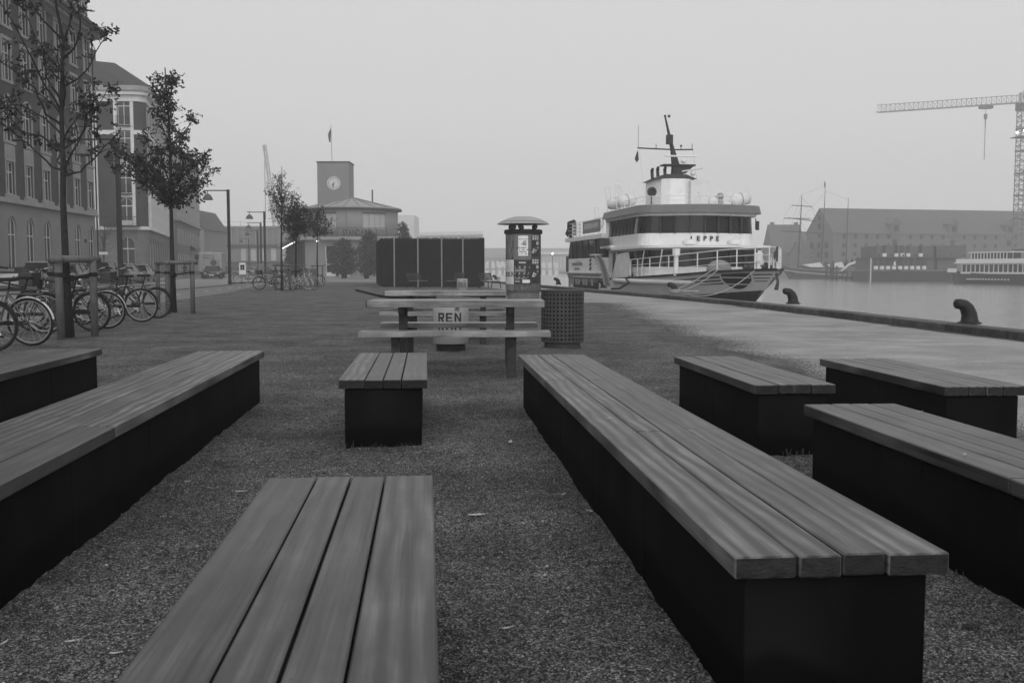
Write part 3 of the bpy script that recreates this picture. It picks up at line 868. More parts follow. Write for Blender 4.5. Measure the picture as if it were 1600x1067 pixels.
def building_c():
    a = az(-12.5); nn = Vector((a.y, -a.x, 0))
    st = FARB + nn * 0.8
    t = thing('stucco_terrace', 'long pale stucco terrace receding down the street beyond the second tree', 'building', (st.x, st.y, 0))
    far = a * 36
    sx = frame((far.x, far.y), (-a.x, -a.y), (nn.x, nn.y)) @ Matrix.Diagonal((1, 1, 1, 1))
    bays = [1.5 + 2.55 * k for k in range(14)]
    fm = M['winframe']
    light = mat('terrace_stucco', 0.3, 0.85, 0.1, .4)
    facade(t, sx, 36, -.05, 7.7, [dict(zb=.8, h=2.4, w=1.25), dict(zb=4.6, h=2.1, w=1.2)], mat('terrace_base', 0.15, .85, .1, .4), bays, 'base_wall')
    facade(t, sx, 36, 8.0, 17.2, [dict(zb=8.6, h=2.0, w=1.2), dict(zb=11.6, h=2.0, w=1.2), dict(zb=14.6, h=1.9, w=1.2)], light, bays, 'upper_wall')
    mb = MB(sx); mb.box(0, 36.4, -.35, .4, 7.702, 7.998); mb.build('belt_course', M['stone'], t)
    mb = MB(sx); mb.box(0, 36.4, -.35, .7, 17.202, 17.7); mb.build('cornice', M['stone'], t)
    mb = MB(sx); mb.add([(0, .5, 17.71), (36, .5, 17.71), (36, -4, 19.6), (0, -4, 19.6), (0, -10, 17.71), (36, -10, 17.71)], [(0, 1, 2, 3), (3, 2, 5, 4), (0, 3, 4), (1, 5, 2), (0, 4, 5, 1)]); mb.build('roof', M['slate'], t)
    mb = MB(sx); mb.box(35.7, 36, -10, -.352, 0, 17.2); mb.build('gable_wall', light, t)
    # shop awning and hanging sign
    mb = MB(sx @ Matrix.Translation((17, 0, 0))); mb.prismx([(.02, 3.9), (.02, 4.7), (.95, 3.9)], -1.1, 1.1); mb.build('awning', M['black'], t)
    mb = MB(sx @ Matrix.Translation((15, 0, 0))); mb.box(-.05, .05, .4, 1.1, 2.5, 3.3); mb.build('hanging_sign', M['black'], t)
building_c()

def building_d():
    t = thing('gabled_building', 'dark narrow gable building at the end of the street', 'building', (-66, 204, 0))
    mb = MB(); mb.box(-4, 3.2, 0, 16, 0, 9.0); mb.build('wall', M['panel'], t)
    mb = MB(); mb.add([(-4, 0, 9.005), (3.7, 0, 9.005), (.9, 0, 13.2), (-4, 16, 9.005), (3.7, 16, 9.005), (.9, 16, 13.2)], [(0, 1, 2), (3, 5, 4), (1, 4, 5, 2), (0, 2, 5, 3), (0, 3, 4, 1)]); mb.build('roof', M['slate'], t)
    t = thing('exhibition_hall', 'wide flat hazy hall with tall panelled upper storey across the end of the street', 'building', (X(305, 240), 240, 0))
    W = 34.0
    mb = MB(); mb.box(0, W, 0.5, 30, 0, 10.8); mb.build('wall', M['panel'], t)
    me = MB().box(-.06, .06, 0, .49, 6.9, 10.8).mesh('fin', M['stone'])
    for k in range(24): link('fin', me, t, Matrix.Translation((.6 + k * 1.42, 0, 0)))
    mb = MB(); mb.box(-.2, W + .2, -.3, .49, 6.3, 6.88); mb.build('ledge', M['slate'], t)
    mb = MB(); mb.box(-.2, W + .2, -.3, .49, 2.3, 2.8); mb.build('canopy', M['slate'], t)
    mb = MB(); mb.box(-.3, W + .3, .1, 30.2, 10.802, 11.3); mb.build('parapet', M['panel'], t)
    pm = mat('hall_light_panel', .4, .8)
    for k in range(7):
        mb = MB(); mb.box(11.2 + k * 2.4, 12.4 + k * 2.4, .38, .485, 3.0, 6.0); mb.build('window', pm, t)
    for k in range(3):
        mb = MB(); mb.tube([(2 + k * 9, 1, 11.3), (2 + k * 9, 1, 12.6)], .05, 5); mb.build('roof_rail_post', M['galv'], t)
    mb = MB(); mb.box(.5, W - .5, .98, 1.02, 12.3, 12.36); mb.build('roof_rail', M['galv'], t)
building_d()

# ---- the clock-tower building
def clock_building():
    Y = 137.0; x0 = X(478, Y); x1 = X(628, Y)
    t = thing('clock_tower_building', 'low harbour building with a square clock tower and a rounded ribbed roof', 'building', (x0, Y, 0))
    a = az(-15); nn = Vector((a.y, -a.x, 0)); W = x1 - x0
    fx = frame((W, 0), (-1, 0), (0, -1))
    facade(t, fx, W, -.05, 5.0, [dict(zb=.1, h=2.3, w=1.5, style='door', fm=M['trimw'])], M['cream'], [W - 5.4, W - 3.6], 'front_wall')
    for u, zz_ in ((W - 5.4, 2.5), (W - 3.6, 2.5)):
        mb = MB(fx); mb.box(u - .75, u + .75, .003, .05, 2.42, 4.2); mb.build('transom_glazing', M['glass_b'], t)
        mb = MB(fx); mb.box(u - .8, u - .7, .052, .09, 2.42, 4.2); mb.box(u + .7, u + .8, .052, .09, 2.42, 4.2); mb.build('transom_frame', M['trimw'], t)
    # west wing: glazed wall with dark fins, runs down the street
    far = a * 56
    wx = frame((0, 0), (a.x, a.y), (-nn.x, -nn.y))
    mb = MB(wx); mb.box(0, 56, -.3, 0, -.05, 5.0); mb.build('wing_wall', M['glass_b'], t)
    me = MB().box(-.12, .12, .003, .35, 0, 5.0).mesh('wing_fin', M['lamp'])
    for k in range(14): link('wing_fin', me, t, wx @ Matrix.Translation((.2 + k * 4.1, 0, 0)))
    mb = MB(); e = far
    out = -nn * 1.9
    p = [(out.x, -1.0), (W + .6, -1.0), (W + .6, 18), (far.x + 12, far.y), (far.x + out.x, far.y + out.y)]
    mb.prism(p, 5.02, 5.45); mb.build('canopy_roof', M['lead'], t)
    # lamps under the canopy
    k = 0
    for d in [1 + 4.0 * i for i in range(14)]:
        q = a * d - nn * 1.2
        b = MB(); b.ball((q.x, q.y, 4.85), .075, 6); b.build('lamp_bulb', M['bulb'], t)
    for px in (497, 537):
        b = MB(); b.ball((X(px, 136.6) - x0, -.4, 4.85), .13, 6); b.build('lamp_bulb', M['bulb'], t)
    # rounded upper storey
    cx, cy, rr = X(551, 145) - x0, 8.0, 6.65
    mb = MB(); mb.smooth = True; mb.lathe([(rr, 5.46), (rr, 9.55)], 48, (cx, cy)); mb.build('upper_wall', M['cream'], t)
    mb = MB(); mb.lathe([(rr + .5, 9.4), (rr + .55, 9.62), (0.01, 11.35)], 48, (cx, cy)); mb.build('ribbed_roof', M['lead'], t)
    for k in range(20):
        aa = 2 * math.pi * k / 20
        b = MB(); b.tube([(cx + (rr + .5) * math.cos(aa), cy + (rr + .5) * math.sin(aa), 9.67), (cx + .2 * math.cos(aa), cy + .2 * math.sin(aa), 11.38)], .06, 4); b.build('roof_seam', M['stucco'], t)
    mb = MB(); mb.lathe([(rr + .45, 9.38), (rr + .62, 9.38), (rr + .62, 9.52)], 48, (cx, cy)); mb.build('gutter', M['slate'], t)
    # blinds windows on the drum
    wp = mat('window_blind', .36, .7)
    for ang0, ang1 in ((-2.20, -1.74), (-1.18, -0.66)):
        b = MB(); b.lathe([(rr + .02, 6.65), (rr + .05, 6.65), (rr + .05, 8.75), (rr + .02, 8.75)], 6, (cx, cy), ang0, ang1); wn = b.build('window', wp, t)
        b = MB(); b.lathe([(rr + .03, 8.752), (rr + .25, 8.752), (rr + .25, 8.9), (rr + .03, 8.9)], 6, (cx, cy), ang0 - .02, ang1 + .02); b.build('lintel', M['slate'], wn)
        for k in range(1, 4):
            aa = ang0 + (ang1 - ang0) * k / 4
            b = MB(); b.box(-.03, .03, -.03, .03, 6.65, 8.75); b.build('mullion', M['stucco'], wn, Matrix.Translation((cx + (rr + .06) * math.cos(aa), cy + (rr + .06) * math.sin(aa), 0)))
    mb = MB(); mb.tube([(cx + .3, 8 - rr - .08, 5.5), (cx + .3, 8 - rr - .08, 9.4)], .06, 5); mb.build('downpipe', M['stucco'], t)
    # parapet rail with letters
    mb = MB(); mb.box(X(503, Y) - x0, X(606, Y) - x0, -.75, -.70, 6.62, 6.68)
    for px in (503, 530, 560, 590, 606): mb.box(X(px, Y) - x0 - .03, X(px, Y) - x0 + .03, -.75, -.70, 5.45, 6.62)
    mb.build('railing', M['lamp'], t)
    text('lettering', 'STANDARD', 1.12, M['ink'], t, standing((X(560.5, Y) - x0, -.82, 5.98)), .04, .02, space=1.12, sx=.62)
    # tower
    tx0, tx1, ty = X(498.5, 151) - x0, X(547.5, 151) - x0, 14.0
    mb = MB(); mb.box(tx0, tx1, ty, ty + 4.6, 5.4, 17.0); mb.build('tower_wall', mat('tower_render', .2, .85, .06, .4), t)
    mb = MB(); mb.box(tx0 - .12, tx1 + .12, ty - .12, ty + 4.7, 17.002, 17.16); mb.build('tower_coping', M['slate'], t)
    fc = Vector((X(524, 151) - x0, ty - .01, ZZ(288, 151)))
    mtx = Matrix.Translation(fc) @ Matrix.Rotation(math.pi / 2, 4, 'X')
    b = MB(); b.lathe([(.001, .02), (.92, .02), (.98, .06)], 32, cap=False); b.lathe([(.86, .02), (.86, .1), (1.0, .1), (1.0, .0)], 32, cap=False); cf = b.build('clock_face', M['white2'], t, mtx)
    b = MB(); b.lathe([(.82, .065), (.86, .065)], 32, cap=False)
    for k in range(12):
        c_, s_ = math.cos(k * math.pi / 6), math.sin(k * math.pi / 6)
        b.tube([(c_ * .64, s_ * .64, .08), (c_ * .78, s_ * .78, .08)], .03, 4)
    b.build('hour_marks', M['ink'], cf)
    b = MB(); b.tube([(0, .12, .1), (0, -.72, .1)], .045, 4); b.build('minute_hand', M['ink'], cf)
    b = MB(); b.tube([(.05, .1, .12), (-.26, -.42, .12)], .06, 4); b.build('hour_hand', M['ink'], cf)
    mb = MB(); mb.tube([(X(520, 152) - x0, ty + 2, 17), (X(519, 152) - x0, ty + 2, 22.8)], .05, 6); fp = mb.build('flagpole', M['galv'], t)
    b = MB(); bx = X(519, 152) - x0
    b.add([(bx - .05, ty + 2, 22.4), (bx - .5, ty + 2.05, 21.4), (bx - .35, ty + 2.1, 20.3), (bx - .1, ty + 2, 20.2), (bx - .02, ty + 2, 21.5)], [(0, 1, 2, 3, 4)]); b.build('flag', M['glass_b'], fp)
    for px, h in ((583.5, 1.6), (567, .5), (534, .5), (530, .5)):
        b = MB(); zc = 11.0 if px > 575 else 10.6
        b.tube([(X(px, 147) - x0, 10, 9.9), (X(px, 147) - x0, 10, zc + h)], .12, 6); b.build('chimney', M['slate'], t)
clock_building()
# ------------------------------------------------------------------ across the water
M['void'] = mat('dark_opening', 0.006, 0.9, spec=0.0)
M['wh_wall'] = mat('warehouse_brick', 0.10, .9, .12, .5)
M['wh_roof'] = mat('warehouse_tiles', 0.085, .8, .1, .3)
M['far_white'] = mat('far_white_paint', .6, .7)
M['hulld'] = mat('dark_boat_hull', .02, .5, .2, 2)
def gable_house(name, label, px0, Y, L_, D, he, hr, azm, wins=None, cat='building', roof=None, wall=None, dorm=None):
    """eaves side faces the viewer; runs L_ along azimuth azm from the corner at px0"""
    d = az(azm); n_ = Vector((d.y, -d.x, 0))
    if n_.y > 0: n_ = -n_
    o = Vector((X(px0, Y), Y, 0))
    t = thing(name, label, cat, o)
    fx = frame((d.x * L_, d.y * L_), (-d.x, -d.y), (n_.x, n_.y))     # u from the far end back
    if (Vector((-d.x, -d.y, 0)).cross(n_)).z < 0: fx = frame((0, 0), (d.x, d.y), (n_.x, n_.y))
    mb = MB(fx); mb.box(0, L_, -D, 0, 0, he)
    mb.add([(.001, 0, he), (.001, -D, he), (.001, -D / 2, hr), (L_ - .001, 0, he), (L_ - .001, -D, he), (L_ - .001, -D / 2, hr)], [(0, 2, 1), (3, 4, 5)])
    mb.build('wall', wall or M['wh_wall'], t)
    mb = MB(fx); e = .35
    s_ = (hr - he) / (D / 2)
    mb.add([(-.3, e, he - e * s_), (L_ + .3, e, he - e * s_), (L_ + .3, -D / 2, hr), (-.3, -D / 2, hr), (L_ + .3, -D - e, he - e * s_), (-.3, -D - e, he - e * s_),
            (-.3, e, he - e * s_ + .3), (L_ + .3, e, he - e * s_ + .3), (L_ + .3, -D / 2, hr + .3), (-.3, -D / 2, hr + .3), (L_ + .3, -D - e, he - e * s_ + .3), (-.3, -D - e, he - e * s_ + .3)],
           [(0, 3, 2, 1), (3, 5, 4, 2), (6, 7, 8, 9), (9, 8, 10, 11), (0, 1, 7, 6), (4, 5, 11, 10), (0, 6, 9, 3), (3, 9, 11, 5), (1, 2, 8, 7), (2, 4, 10, 8)])
    mb.build('roof', roof or M['wh_roof'], t)
    return t, fx
def warehouse():
    L_, D, he, hr = 98.0, 15.0, 11.3, 18.3
    t, fx = gable_house('harbour_warehouse', 'huge old brick warehouse with a long tiled roof across the water', 1300, 283, L_, D, he, hr, 77)
    u_is_far = (fx @ Vector((0, 0, 0))).length > 1
    wmesh = MB().box(-.5, .5, -.05, .012, 0, 1.2).mesh('window', M['void'])
    rev = lambda u: (L_ - u) if u_is_far else u
    for k in range(27):
        u = 3.3 + k * 3.55
        if u > L_ - 2: break
        if any(abs(u - c) < 1.9 for c in (19.5, 38.5, 57.5, 76.5)): continue
        for z in (2.0, 4.6, 7.1, 9.6): link('window', wmesh, t, fx @ Matrix.Translation((rev(u), 0, z)))
    for c in (19.5, 38.5, 57.5, 76.5):
        mb = MB(fx @ Matrix.Translation((rev(c), 0, 0)))
        mb.box(-1.35, 1.35, -4.2, .5, he - .9, he + 2.7)
        mb.add([(-1.8, .9, he + 2.7), (1.8, .9, he + 2.7), (0, .9, he + 4.5), (-1.8, -5.4, he + 2.7), (1.8, -5.4, he + 2.7), (0, -5.4, he + 4.5)], [(0, 1, 2), (3, 5, 4), (0, 2, 5, 3), (1, 4, 5, 2), (0, 3, 4, 1)])
        d = mb.build('hoist_dormer', M['wh_wall'], t)
        h = MB().box(-.75, .75, .003, .06, 0, 1.7).mesh('hatch', M['void'])
        link('hatch', h, d, fx @ Matrix.Translation((rev(c), .5, he + .5)))
        for z in (2.0, 4.9, 7.7): link('hatch', h, t, fx @ Matrix.Translation((rev(c), 0, z)))
    # gable hatches
    g = fx @ Matrix.Translation((rev(0), -D / 2, 0)) @ Matrix.Rotation(math.pi / 2, 4, 'Z')
    h = MB().box(-.6, .6, -.32, .32, 0, 1.6).mesh('gable_hatch', M['void'])
    for z in (1.5, 4.3, 7.1, 9.9, 12.6, 15.0): link('gable_hatch', h, t, g @ Matrix.Translation((0, 0, z)))
    for z in (1.5, 4.3, 7.1):
        for q in (-4, 4): link('gable_hatch', h, t, g @ Matrix.Translation((q, 0, z)))
warehouse()
t, fx = gable_house('gabled_house', 'pale hazy gabled house with two chimneys, left of the square rigged mast', 1207, 300, 9.5, 10, 6.2, 14.2, 86)
for u in (1.0, 8.4):
    mb = MB(fx @ Matrix.Translation((u, -5, 0))); mb.box(-.5, .5, -.5, .5, 13.8, 15.2); mb.build('chimney', M['wh_wall'], t)
t, fx = gable_house('gabled_house', 'lower hazy house between the square rigged mast and the long warehouse', 1250, 330, 12, 9, 7.0, 13.0, 86)
mb = MB(); 
gable_house('gabled_house', 'steep roofed shed in haze right of the square rigged mast', 1254, 292, 5.0, 7, 5.0, 9.0, 70)

def tube_truss(mb, a, b, wdt, n, r=.07, tri=False, hgt=None):
    """square lattice mast from a to b"""
    a, b = Vector(a), Vector(b); d = (b - a).normalized()
    ref = Vector((0, 0, 1)) if abs(d.z) < .9 else Vector((1, 0, 0))
    s1 = d.cross(ref).normalized(); s2 = d.cross(s1).normalized()
    hgt = hgt or wdt
    if tri: cs = [s1 * wdt / 2 , -s1 * wdt / 2, -s2 * hgt if s2.z < 0 else s2 * hgt]
    else: cs = [s1 * wdt / 2 + s2 * wdt / 2, s1 * wdt / 2 - s2 * wdt / 2, -s1 * wdt / 2 - s2 * wdt / 2, -s1 * wdt / 2 + s2 * wdt / 2]
    for c in cs: mb.tube([a + c, b + c], r, 4)
    m = len(cs); Ln = (b - a)
    for i in range(n):
        p, q = a + Ln * (i / n), a + Ln * ((i + 1) / n)
        for k in range(m):
            c1, c2 = cs[k], cs[(k + 1) % m]
            if i % 2: c1, c2 = c2, c1
            mb.tube([p + c1, q + c2], r * .6, 3, False)
            if i % 1 == 0: mb.tube([p + c1, p + c2], r * .55, 3, False)
def tower_crane():
    Y = 250.0; x = X(1589, Y); zt = ZZ(172, Y)
    t = thing('tower_crane', 'tall lattice tower crane with a long jib pointing left over the warehouse', 'crane', (x, Y, .15))
    mb = MB(); tube_truss(mb, (0, 0, 0), (0, 0, zt), 2.3, 34, .13); mb.build('lattice_mast', M['crane'], t)
    for z in (zt - 5.5, zt - 11, zt - 16.5, zt - 22, zt - 27.5):
        mb = MB(); mb.box(-1.35, 1.35, -1.35, 1.35, z, z + .3); mb.build('mast_collar', M['crane'], t)
    tip = Vector((X(1362, 267) - x, 17.0, ZZ(181, 267)))
    mb = MB(); tube_truss(mb, (-.5, .3, zt + 1.0), tip, 1.7, 30, .075, tri=True, hgt=1.9); mb.build('jib', M['crane'], t)
    mb = MB(); tube_truss(mb, (.5, -.3, zt + 1.0), (14, -7, zt + 1.0), 1.7, 12, .1, tri=True, hgt=1.8); mb.build('counter_jib', M['crane'], t)
    mb = MB(); mb.box(10.5, 13.5, -7.2, -5.4, zt - 1.6, zt + .9); mb.build('counterweight', M['crane'], t)
    mb = MB(); mb.box(-1.5, 1.7, -1.5, 1.5, zt - .9, zt + .95); mb.build('slewing_ring', M['crane'], t)
    mb = MB(); mb.box(-1.9, -.1, -2.5, -.9, zt + .6, zt + 3.1); c = mb.build('cab', M['crane_cab'], t)
    mb = MB(); mb.box(-1.6, -.4, -2.53, -2.51, zt + 1.5, zt + 2.7); mb.build('cab_window', M['glass_b'], c)
    mb = MB(); mb.tube([(0, 0, zt + .95), (0, 0, zt + 3.9)], .3, 6); mb.build('tower_head', M['crane'], t)
    mb = MB(); mb.box(-2.2, 2.0, -2.0, 2.0, zt - 7.6, zt - 7.4); mb.build('platform', M['crane'], t)
    f = 0.235; tr = Vector((-.5, .3, zt + 1)).lerp(tip, f)
    mb = MB(); mb.box(tr.x - 1.5, tr.x + 1.5, tr.y - .8, tr.y + .8, tr.z - .9, tr.z - .15); mb.build('trolley', M['crane'], t)
    mb = MB(); mb.box(tr.x - .3, tr.x + .3, tr.y - .3, tr.y + .3, tr.z - 3.5, tr.z - 2.2); mb.tube([(tr.x, tr.y, tr.z - .9), (tr.x, tr.y, tr.z - 2.2)], .06, 4)
    mb.tube([(tr.x, tr.y, tr.z - 3.5), (tr.x, tr.y, tr.z - 13.6)], .09, 4); mb.tube([(tr.x, tr.y, tr.z - 3.5), (tr.x, tr.y, tr.z - 5.6)], .14, 4); mb.build('hook_rope', M['crane'], t)
    for px, py in ((1579.5, 211.5), (1591.5, 208.5)):
        b = MB(); b.ball((X(px, 248) - x, -2, ZZ(py, 248)), .28 if px < 1585 else .38, 6); b.build('flood_light', M['bulb'], t)
M['crane'] = mat('crane_paint', .14, .6); M['crane_cab'] = mat('crane_cab_paint', .45, .6)
tower_crane()
def luffing_crane():
    Y = 300; a = Vector((X(442, Y), Y, 2)); b = Vector((X(417.5, Y), Y, ZZ(229, Y)))
    t = thing('luffing_crane', 'faint slanted crane boom standing behind the lamp posts', 'crane', (a.x, a.y, 0))
    mb = MB(); c = a - Vector((a.x, a.y, 0)); d = b - Vector((a.x, a.y, 0)); m_ = c.lerp(d, .7)
    tube_truss(mb, c, m_, 1.6, 18, .16); tube_truss(mb, m_, d, .8, 9, .14); mb.build('boom', M['crane_cab'], t)
    mb = MB(); mb.tube([d, d - Vector((0, 0, 22))], .1, 4); mb.build('hoist_rope', M['crane'], t)
    mb = MB(); mb.box(-3, 3, -2, 2, 0, 3.2); mb.build('carriage', M['crane'], t)
luffing_crane()

def tall_ship():
    Y = 236.0; z0 = -1.3
    P = lambda px, py: Vector((X(px, Y), 0, ZZ(py, Y)))
    x0 = X(1300, Y)
    t = thing('sailing_ship', 'old three masted sailing ship with bare yards moored across the harbour', 'ship', (x0, Y, z0))
    L_ = lambda px, py: (X(px, Y) - x0, 0, ZZ(py, Y) - z0)
    top = [(1219, 417), (1245, 421), (1290, 424.5), (1340, 425), (1385, 423), (1400, 420)]
    secs = []
    for i, (px, py) in enumerate(top):
        hw = [.15, 1.8, 2.9, 3.0, 2.5, 1.6][i]
        xx, _, zz_ = L_(px, py)
        xb = xx + (2.2 if i == 0 else 0)
        secs.append([(xx, -hw, zz_), (xb, -hw * .8, zz_ * .45), (xb, -hw * .55, -.4), (xb, hw * .55, -.4), (xb, hw * .8, zz_ * .45), (xx, hw, zz_)])
    mb = MB(); vs = [p for s_ in secs for p in s_]; fs = []
    for i in range(len(secs) - 1):
        for k in range(6): fs.append((i * 6 + k, i * 6 + (k + 1) % 6, (i + 1) * 6 + (k + 1) % 6, (i + 1) * 6 + k))
    fs += [tuple(range(6)), tuple(range(30, 36))]
    mb.add(vs, fs); mb.build('hull', M['hulld'], t)
    mb = MB()
    for i in range(len(top) - 1):
        a, b = L_(*top[i]), L_(*top[i + 1]); hw0, hw1 = [.15, 1.8, 2.9, 3.0, 2.5, 1.6][i:i + 2]
        mb.add([(a[0], -hw0 - .03, a[2] - .75), (b[0], -hw1 - .03, b[2] - .75), (b[0], -hw1 - .03, b[2] - .6), (a[0], -hw0 - .03, a[2] - .6)], [(0, 1, 2, 3)])
    mb.build('hull_stripe', M['crane_cab'], t)
    mb = MB(); mb.tube([L_(1232, 419), L_(1205, 411)], .16, 5); mb.build('bowsprit', M['bark'], t)
    for px, pt, lean, r in ((1248, 306, 2.5, .19), (1284, 291, 3, .15), (1321, 310, 1.0, .14)):
        mb = MB(); mb.tube([L_(px - lean, 421), L_(px, 350), L_(px + lean * .5, pt)], [r, r * .8, r * .3], 6); mb.build('mast', M['bark'], t)
    for a, b in (((1234, 322), (1265.5, 324)), ((1222, 342), (1262, 342.5)), ((1228, 341.4), (1272, 346.5)), ((1219, 361.5), (1275, 364.5))):
        mb = MB(); mb.tube([L_(*a), L_(*b)], .10, 5); mb.build('yard', M['bark'], t)
    mb = MB()
    for a, b in (((1248, 306), (1215, 414)), ((1248, 325), (1222, 416)), ((1248, 306), (1284, 292)), ((1284, 304), (1250, 343)), ((1285, 300), (1321, 313)), ((1248, 310), (1284, 342)), ((1248, 345), (1284, 418)), ((1248, 345), (1240, 420)),
                 ((1284, 345), (1293, 421)), ((1284, 345), (1275, 421)), ((1234, 322), (1222, 342)), ((1265, 324), (1272, 346)), ((1222, 342), (1219, 361)), ((1321, 325), (1310, 421)), ((1321, 325), (1332, 421)), ((1285, 343), (1262, 343)), ((1248, 345), (1256, 421))):
        mb.tube([L_(*a), L_(*b)], .02, 3, False)
    tag(mb.build('rigging', M['bark'], t), kind='stuff')
    for q in (((1249, 414), (1276, 410), (1282, 417.5), (1262, 417.5)), ((1286, 414), (1310, 409), (1314, 418), (1294, 418))):
        mb = MB(); v = [L_(*p) for p in q]
        mb.add([(a, -1.9, c) for a, b, c in v] + [(a, 1.9, c - .4) for a, b, c in v], [(0, 1, 2, 3), (7, 6, 5, 4), (0, 4, 5, 1), (1, 5, 6, 2), (2, 6, 7, 3), (3, 7, 4, 0)])
        mb.build('tarpaulin', M['far_white'], t)
    mb = MB(); mb.box(L_(1320, 0)[0], L_(1333, 0)[0], -1.2, 1.2, 1.3, L_(0, 412)[2]); mb.build('deckhouse', M['bark'], t)
    mb = MB(); mb.add([(L_(1284.6, 0)[0], 0, L_(0, 284)[2]), (L_(1286, 0)[0], 0, L_(0, 290)[2]), (L_(1283.6, 0)[0], .1, L_(0, 296)[2]), (L_(1283.6, 0)[0], 0, L_(0, 287)[2])], [(0, 1, 2, 3)]); mb.build('pennant', M['bark'], t)
tall_ship()
# mooring piles and a low jetty
pile0 = MB().tube([(0, 0, -3), (0, 0, 3.4)], .22, 7).mesh('mooring_pile', M['bark'])
for px, Y, h in ((1290, 210, 3.2), (1297, 212, 3.6), (1300.5, 208, 3.9), (1306, 214, 3.0), (1321, 205, 4.2), (1330, 205, 4.4), (1339, 207, 4.8), (1344, 206, 3.1), (1350, 204, 3.3), (1360, 200, 3.8)):
    npile = globals().get('npile', -1) + 1; o = link('mooring_pile', pile0); o.location = (X(px, Y), Y, -1.3 + h - 3.4)
    tag(o, ('first', 'second', 'third', 'fourth', 'fifth', 'sixth', 'seventh', 'eighth', 'ninth', 'tenth')[npile] + ' wooden mooring pile from the left in the row before the old sailing ship', 'pile', 'mooring piles by the old sailing ship')
def jetty():
    Y = 203; x0, x1 = X(1305, Y), X(1366, Y)
    t = thing('jetty', 'low wooden jetty with a railing in front of the sailing ship', 'jetty', (x0, Y, -1.3))
    mb = MB(); mb.box(0, x1 - x0, -1, 2, .5, .8); mb.build('deck', M['bark'], t)
    for k in range(9):
        b = MB(); b.box(k * (x1 - x0) / 8 - .08, k * (x1 - x0) / 8 + .08, -1, -.84, -1.2, 1.9); b.build('post', M['bark'], t)
    b = MB(); b.box(0, x1 - x0, -.98, -.86, 1.7, 1.82); b.build('handrail', M['bark'], t)
    b = MB(); w_ = x1 - x0
    pts = [(w_ * .15, .5, 1.9), (w_ * .35, .5, 3.2), (w_ * .6, .5, 3.9), (w_ * .95, .5, 4.1)]
    b.tube(pts, [.2, .3, .3, .25], 6); b.build('furled_awning', M['far_white'], t)
    b = MB(); b.box(w_ * .3, w_ * .95, .3, 1.8, .8, 2.9); b.build('shed', M['panel'], t)
jetty()
b = thing('tall_pole', 'thin pale pole standing in the water left of the cabin barge', 'pole', (X(1359, 182), 182, -1.3)); mb = MB(); mb.tube([(0, 0, -1), (0, 0, 4.3)], .13, 6); mb.build('pole', M['crane_cab'], b)

def cabin_barge():
    Y = 185.0; x0 = X(1361, Y); D = 9.0
    t = thing('cabin_barge', 'barge stacked with two storeys of grey site cabins and white heating units', 'barge', (x0, Y, -1.3))
    zf = lambda py: ZZ(py, Y) + 1.3
    w1, w2 = X(1458, Y) - x0, X(1494, Y) - x0
    mb = MB(); mb.box(-.3, w2 + .6, -.8, D + .5, -.4, zf(423.5)); mb.build('hull', M['hulld'], t)
    cab = mat('cabin_paint', .085, .7, .06, .5); 
    mb = MB(); mb.box(0, w1 - .01, 0, D, zf(422), zf(404.3)); mb.build('lower_cabins', cab, t)
    mb = MB(); mb.box(w1 + .6, w2, .1, D, zf(422), zf(404.3)); mb.build('lower_cabin_block', cab, t)
    mb = MB(); mb.box(w1 - .008, w1 + .598, .5, D - .5, zf(422), zf(405)); mb.build('passage', M['hulld'], t)
    xu0, xu1, xu2 = X(1369, Y) - x0, X(1458, Y) - x0, X(1509, Y) - x0
    mb = MB(); mb.box(xu0, xu1, .4, D, zf(403), zf(384.5)); mb.build('upper_cabins', cab, t)
    mb = MB(); mb.box(xu1 + .5, xu2, .5, D, zf(403), zf(384)); mb.build('upper_cabin_block', cab, t)
    mb = MB(); mb.box(xu1 + .002, xu1 + .498, .8, D, zf(403), zf(384.5)); mb.build('stair_shaft', M['hulld'], t)
    mb = MB(); mb.box(-.2, w2, -.4, D, zf(404.2), zf(403.1)); mb.build('walkway', M['hulld'], t)
    me = MB().box(-.3, .3, -.12, .04, 0, 1.5).mesh('window', M['glass_b'])
    ac = MB().box(-.34, .34, -.45, -.001, 0, .62).mesh('heating_unit', M['far_white']); fan = MB().lathe([(.2, -.02), (.2, .0), (.001, .0)], 10).mesh('fan', M['hulld'])
    rib = MB().box(-.05, .05, -.1, -.002, 0, zf(404.3) - zf(422)).mesh('cabin_seam', M['hulld'])
    for k in range(9):
        xx = .55 + k * 1.115
        link('window', me, t, Matrix.Translation((xx, -.002, zf(415))))
        a = link('heating_unit', ac, t, Matrix.Translation((xx + .05, 0, zf(421))))
        link('fan', fan, a, Matrix.Translation((xx - .08, -.46, zf(421) + .3)) @ Matrix.Rotation(math.pi / 2, 4, 'X'))
        link('cabin_seam', rib, t, Matrix.Translation((xx + .56, 0, zf(422))))
    for px in (1380, 1398.5, 1408, 1417, 1436.5):
        a = link('heating_unit', ac, t, Matrix.Translation((X(px, Y) - x0, .39, zf(401.3))))
        link('window', me, t, Matrix.Translation((X(px, Y) - x0, .39, zf(396)))) 
    for k in range(12):
        b = MB(); b.box(k * 1.2, k * 1.2 + .12, -.7, -.6, zf(437), zf(423)); b.build('fender_post', M['bark'], t)
    b = MB(); b.add([(X(1393.5, Y) - x0, -.15, zf(414.5)), (X(1398, Y) - x0, -.15, zf(414.5)), (X(1396.5, Y) - x0, -.15, zf(408)), (X(1394.5, Y) - x0, -.15, zf(410))], [(0, 1, 2, 3)]); b.build('laundry', M['far_white'], t)
cabin_barge()

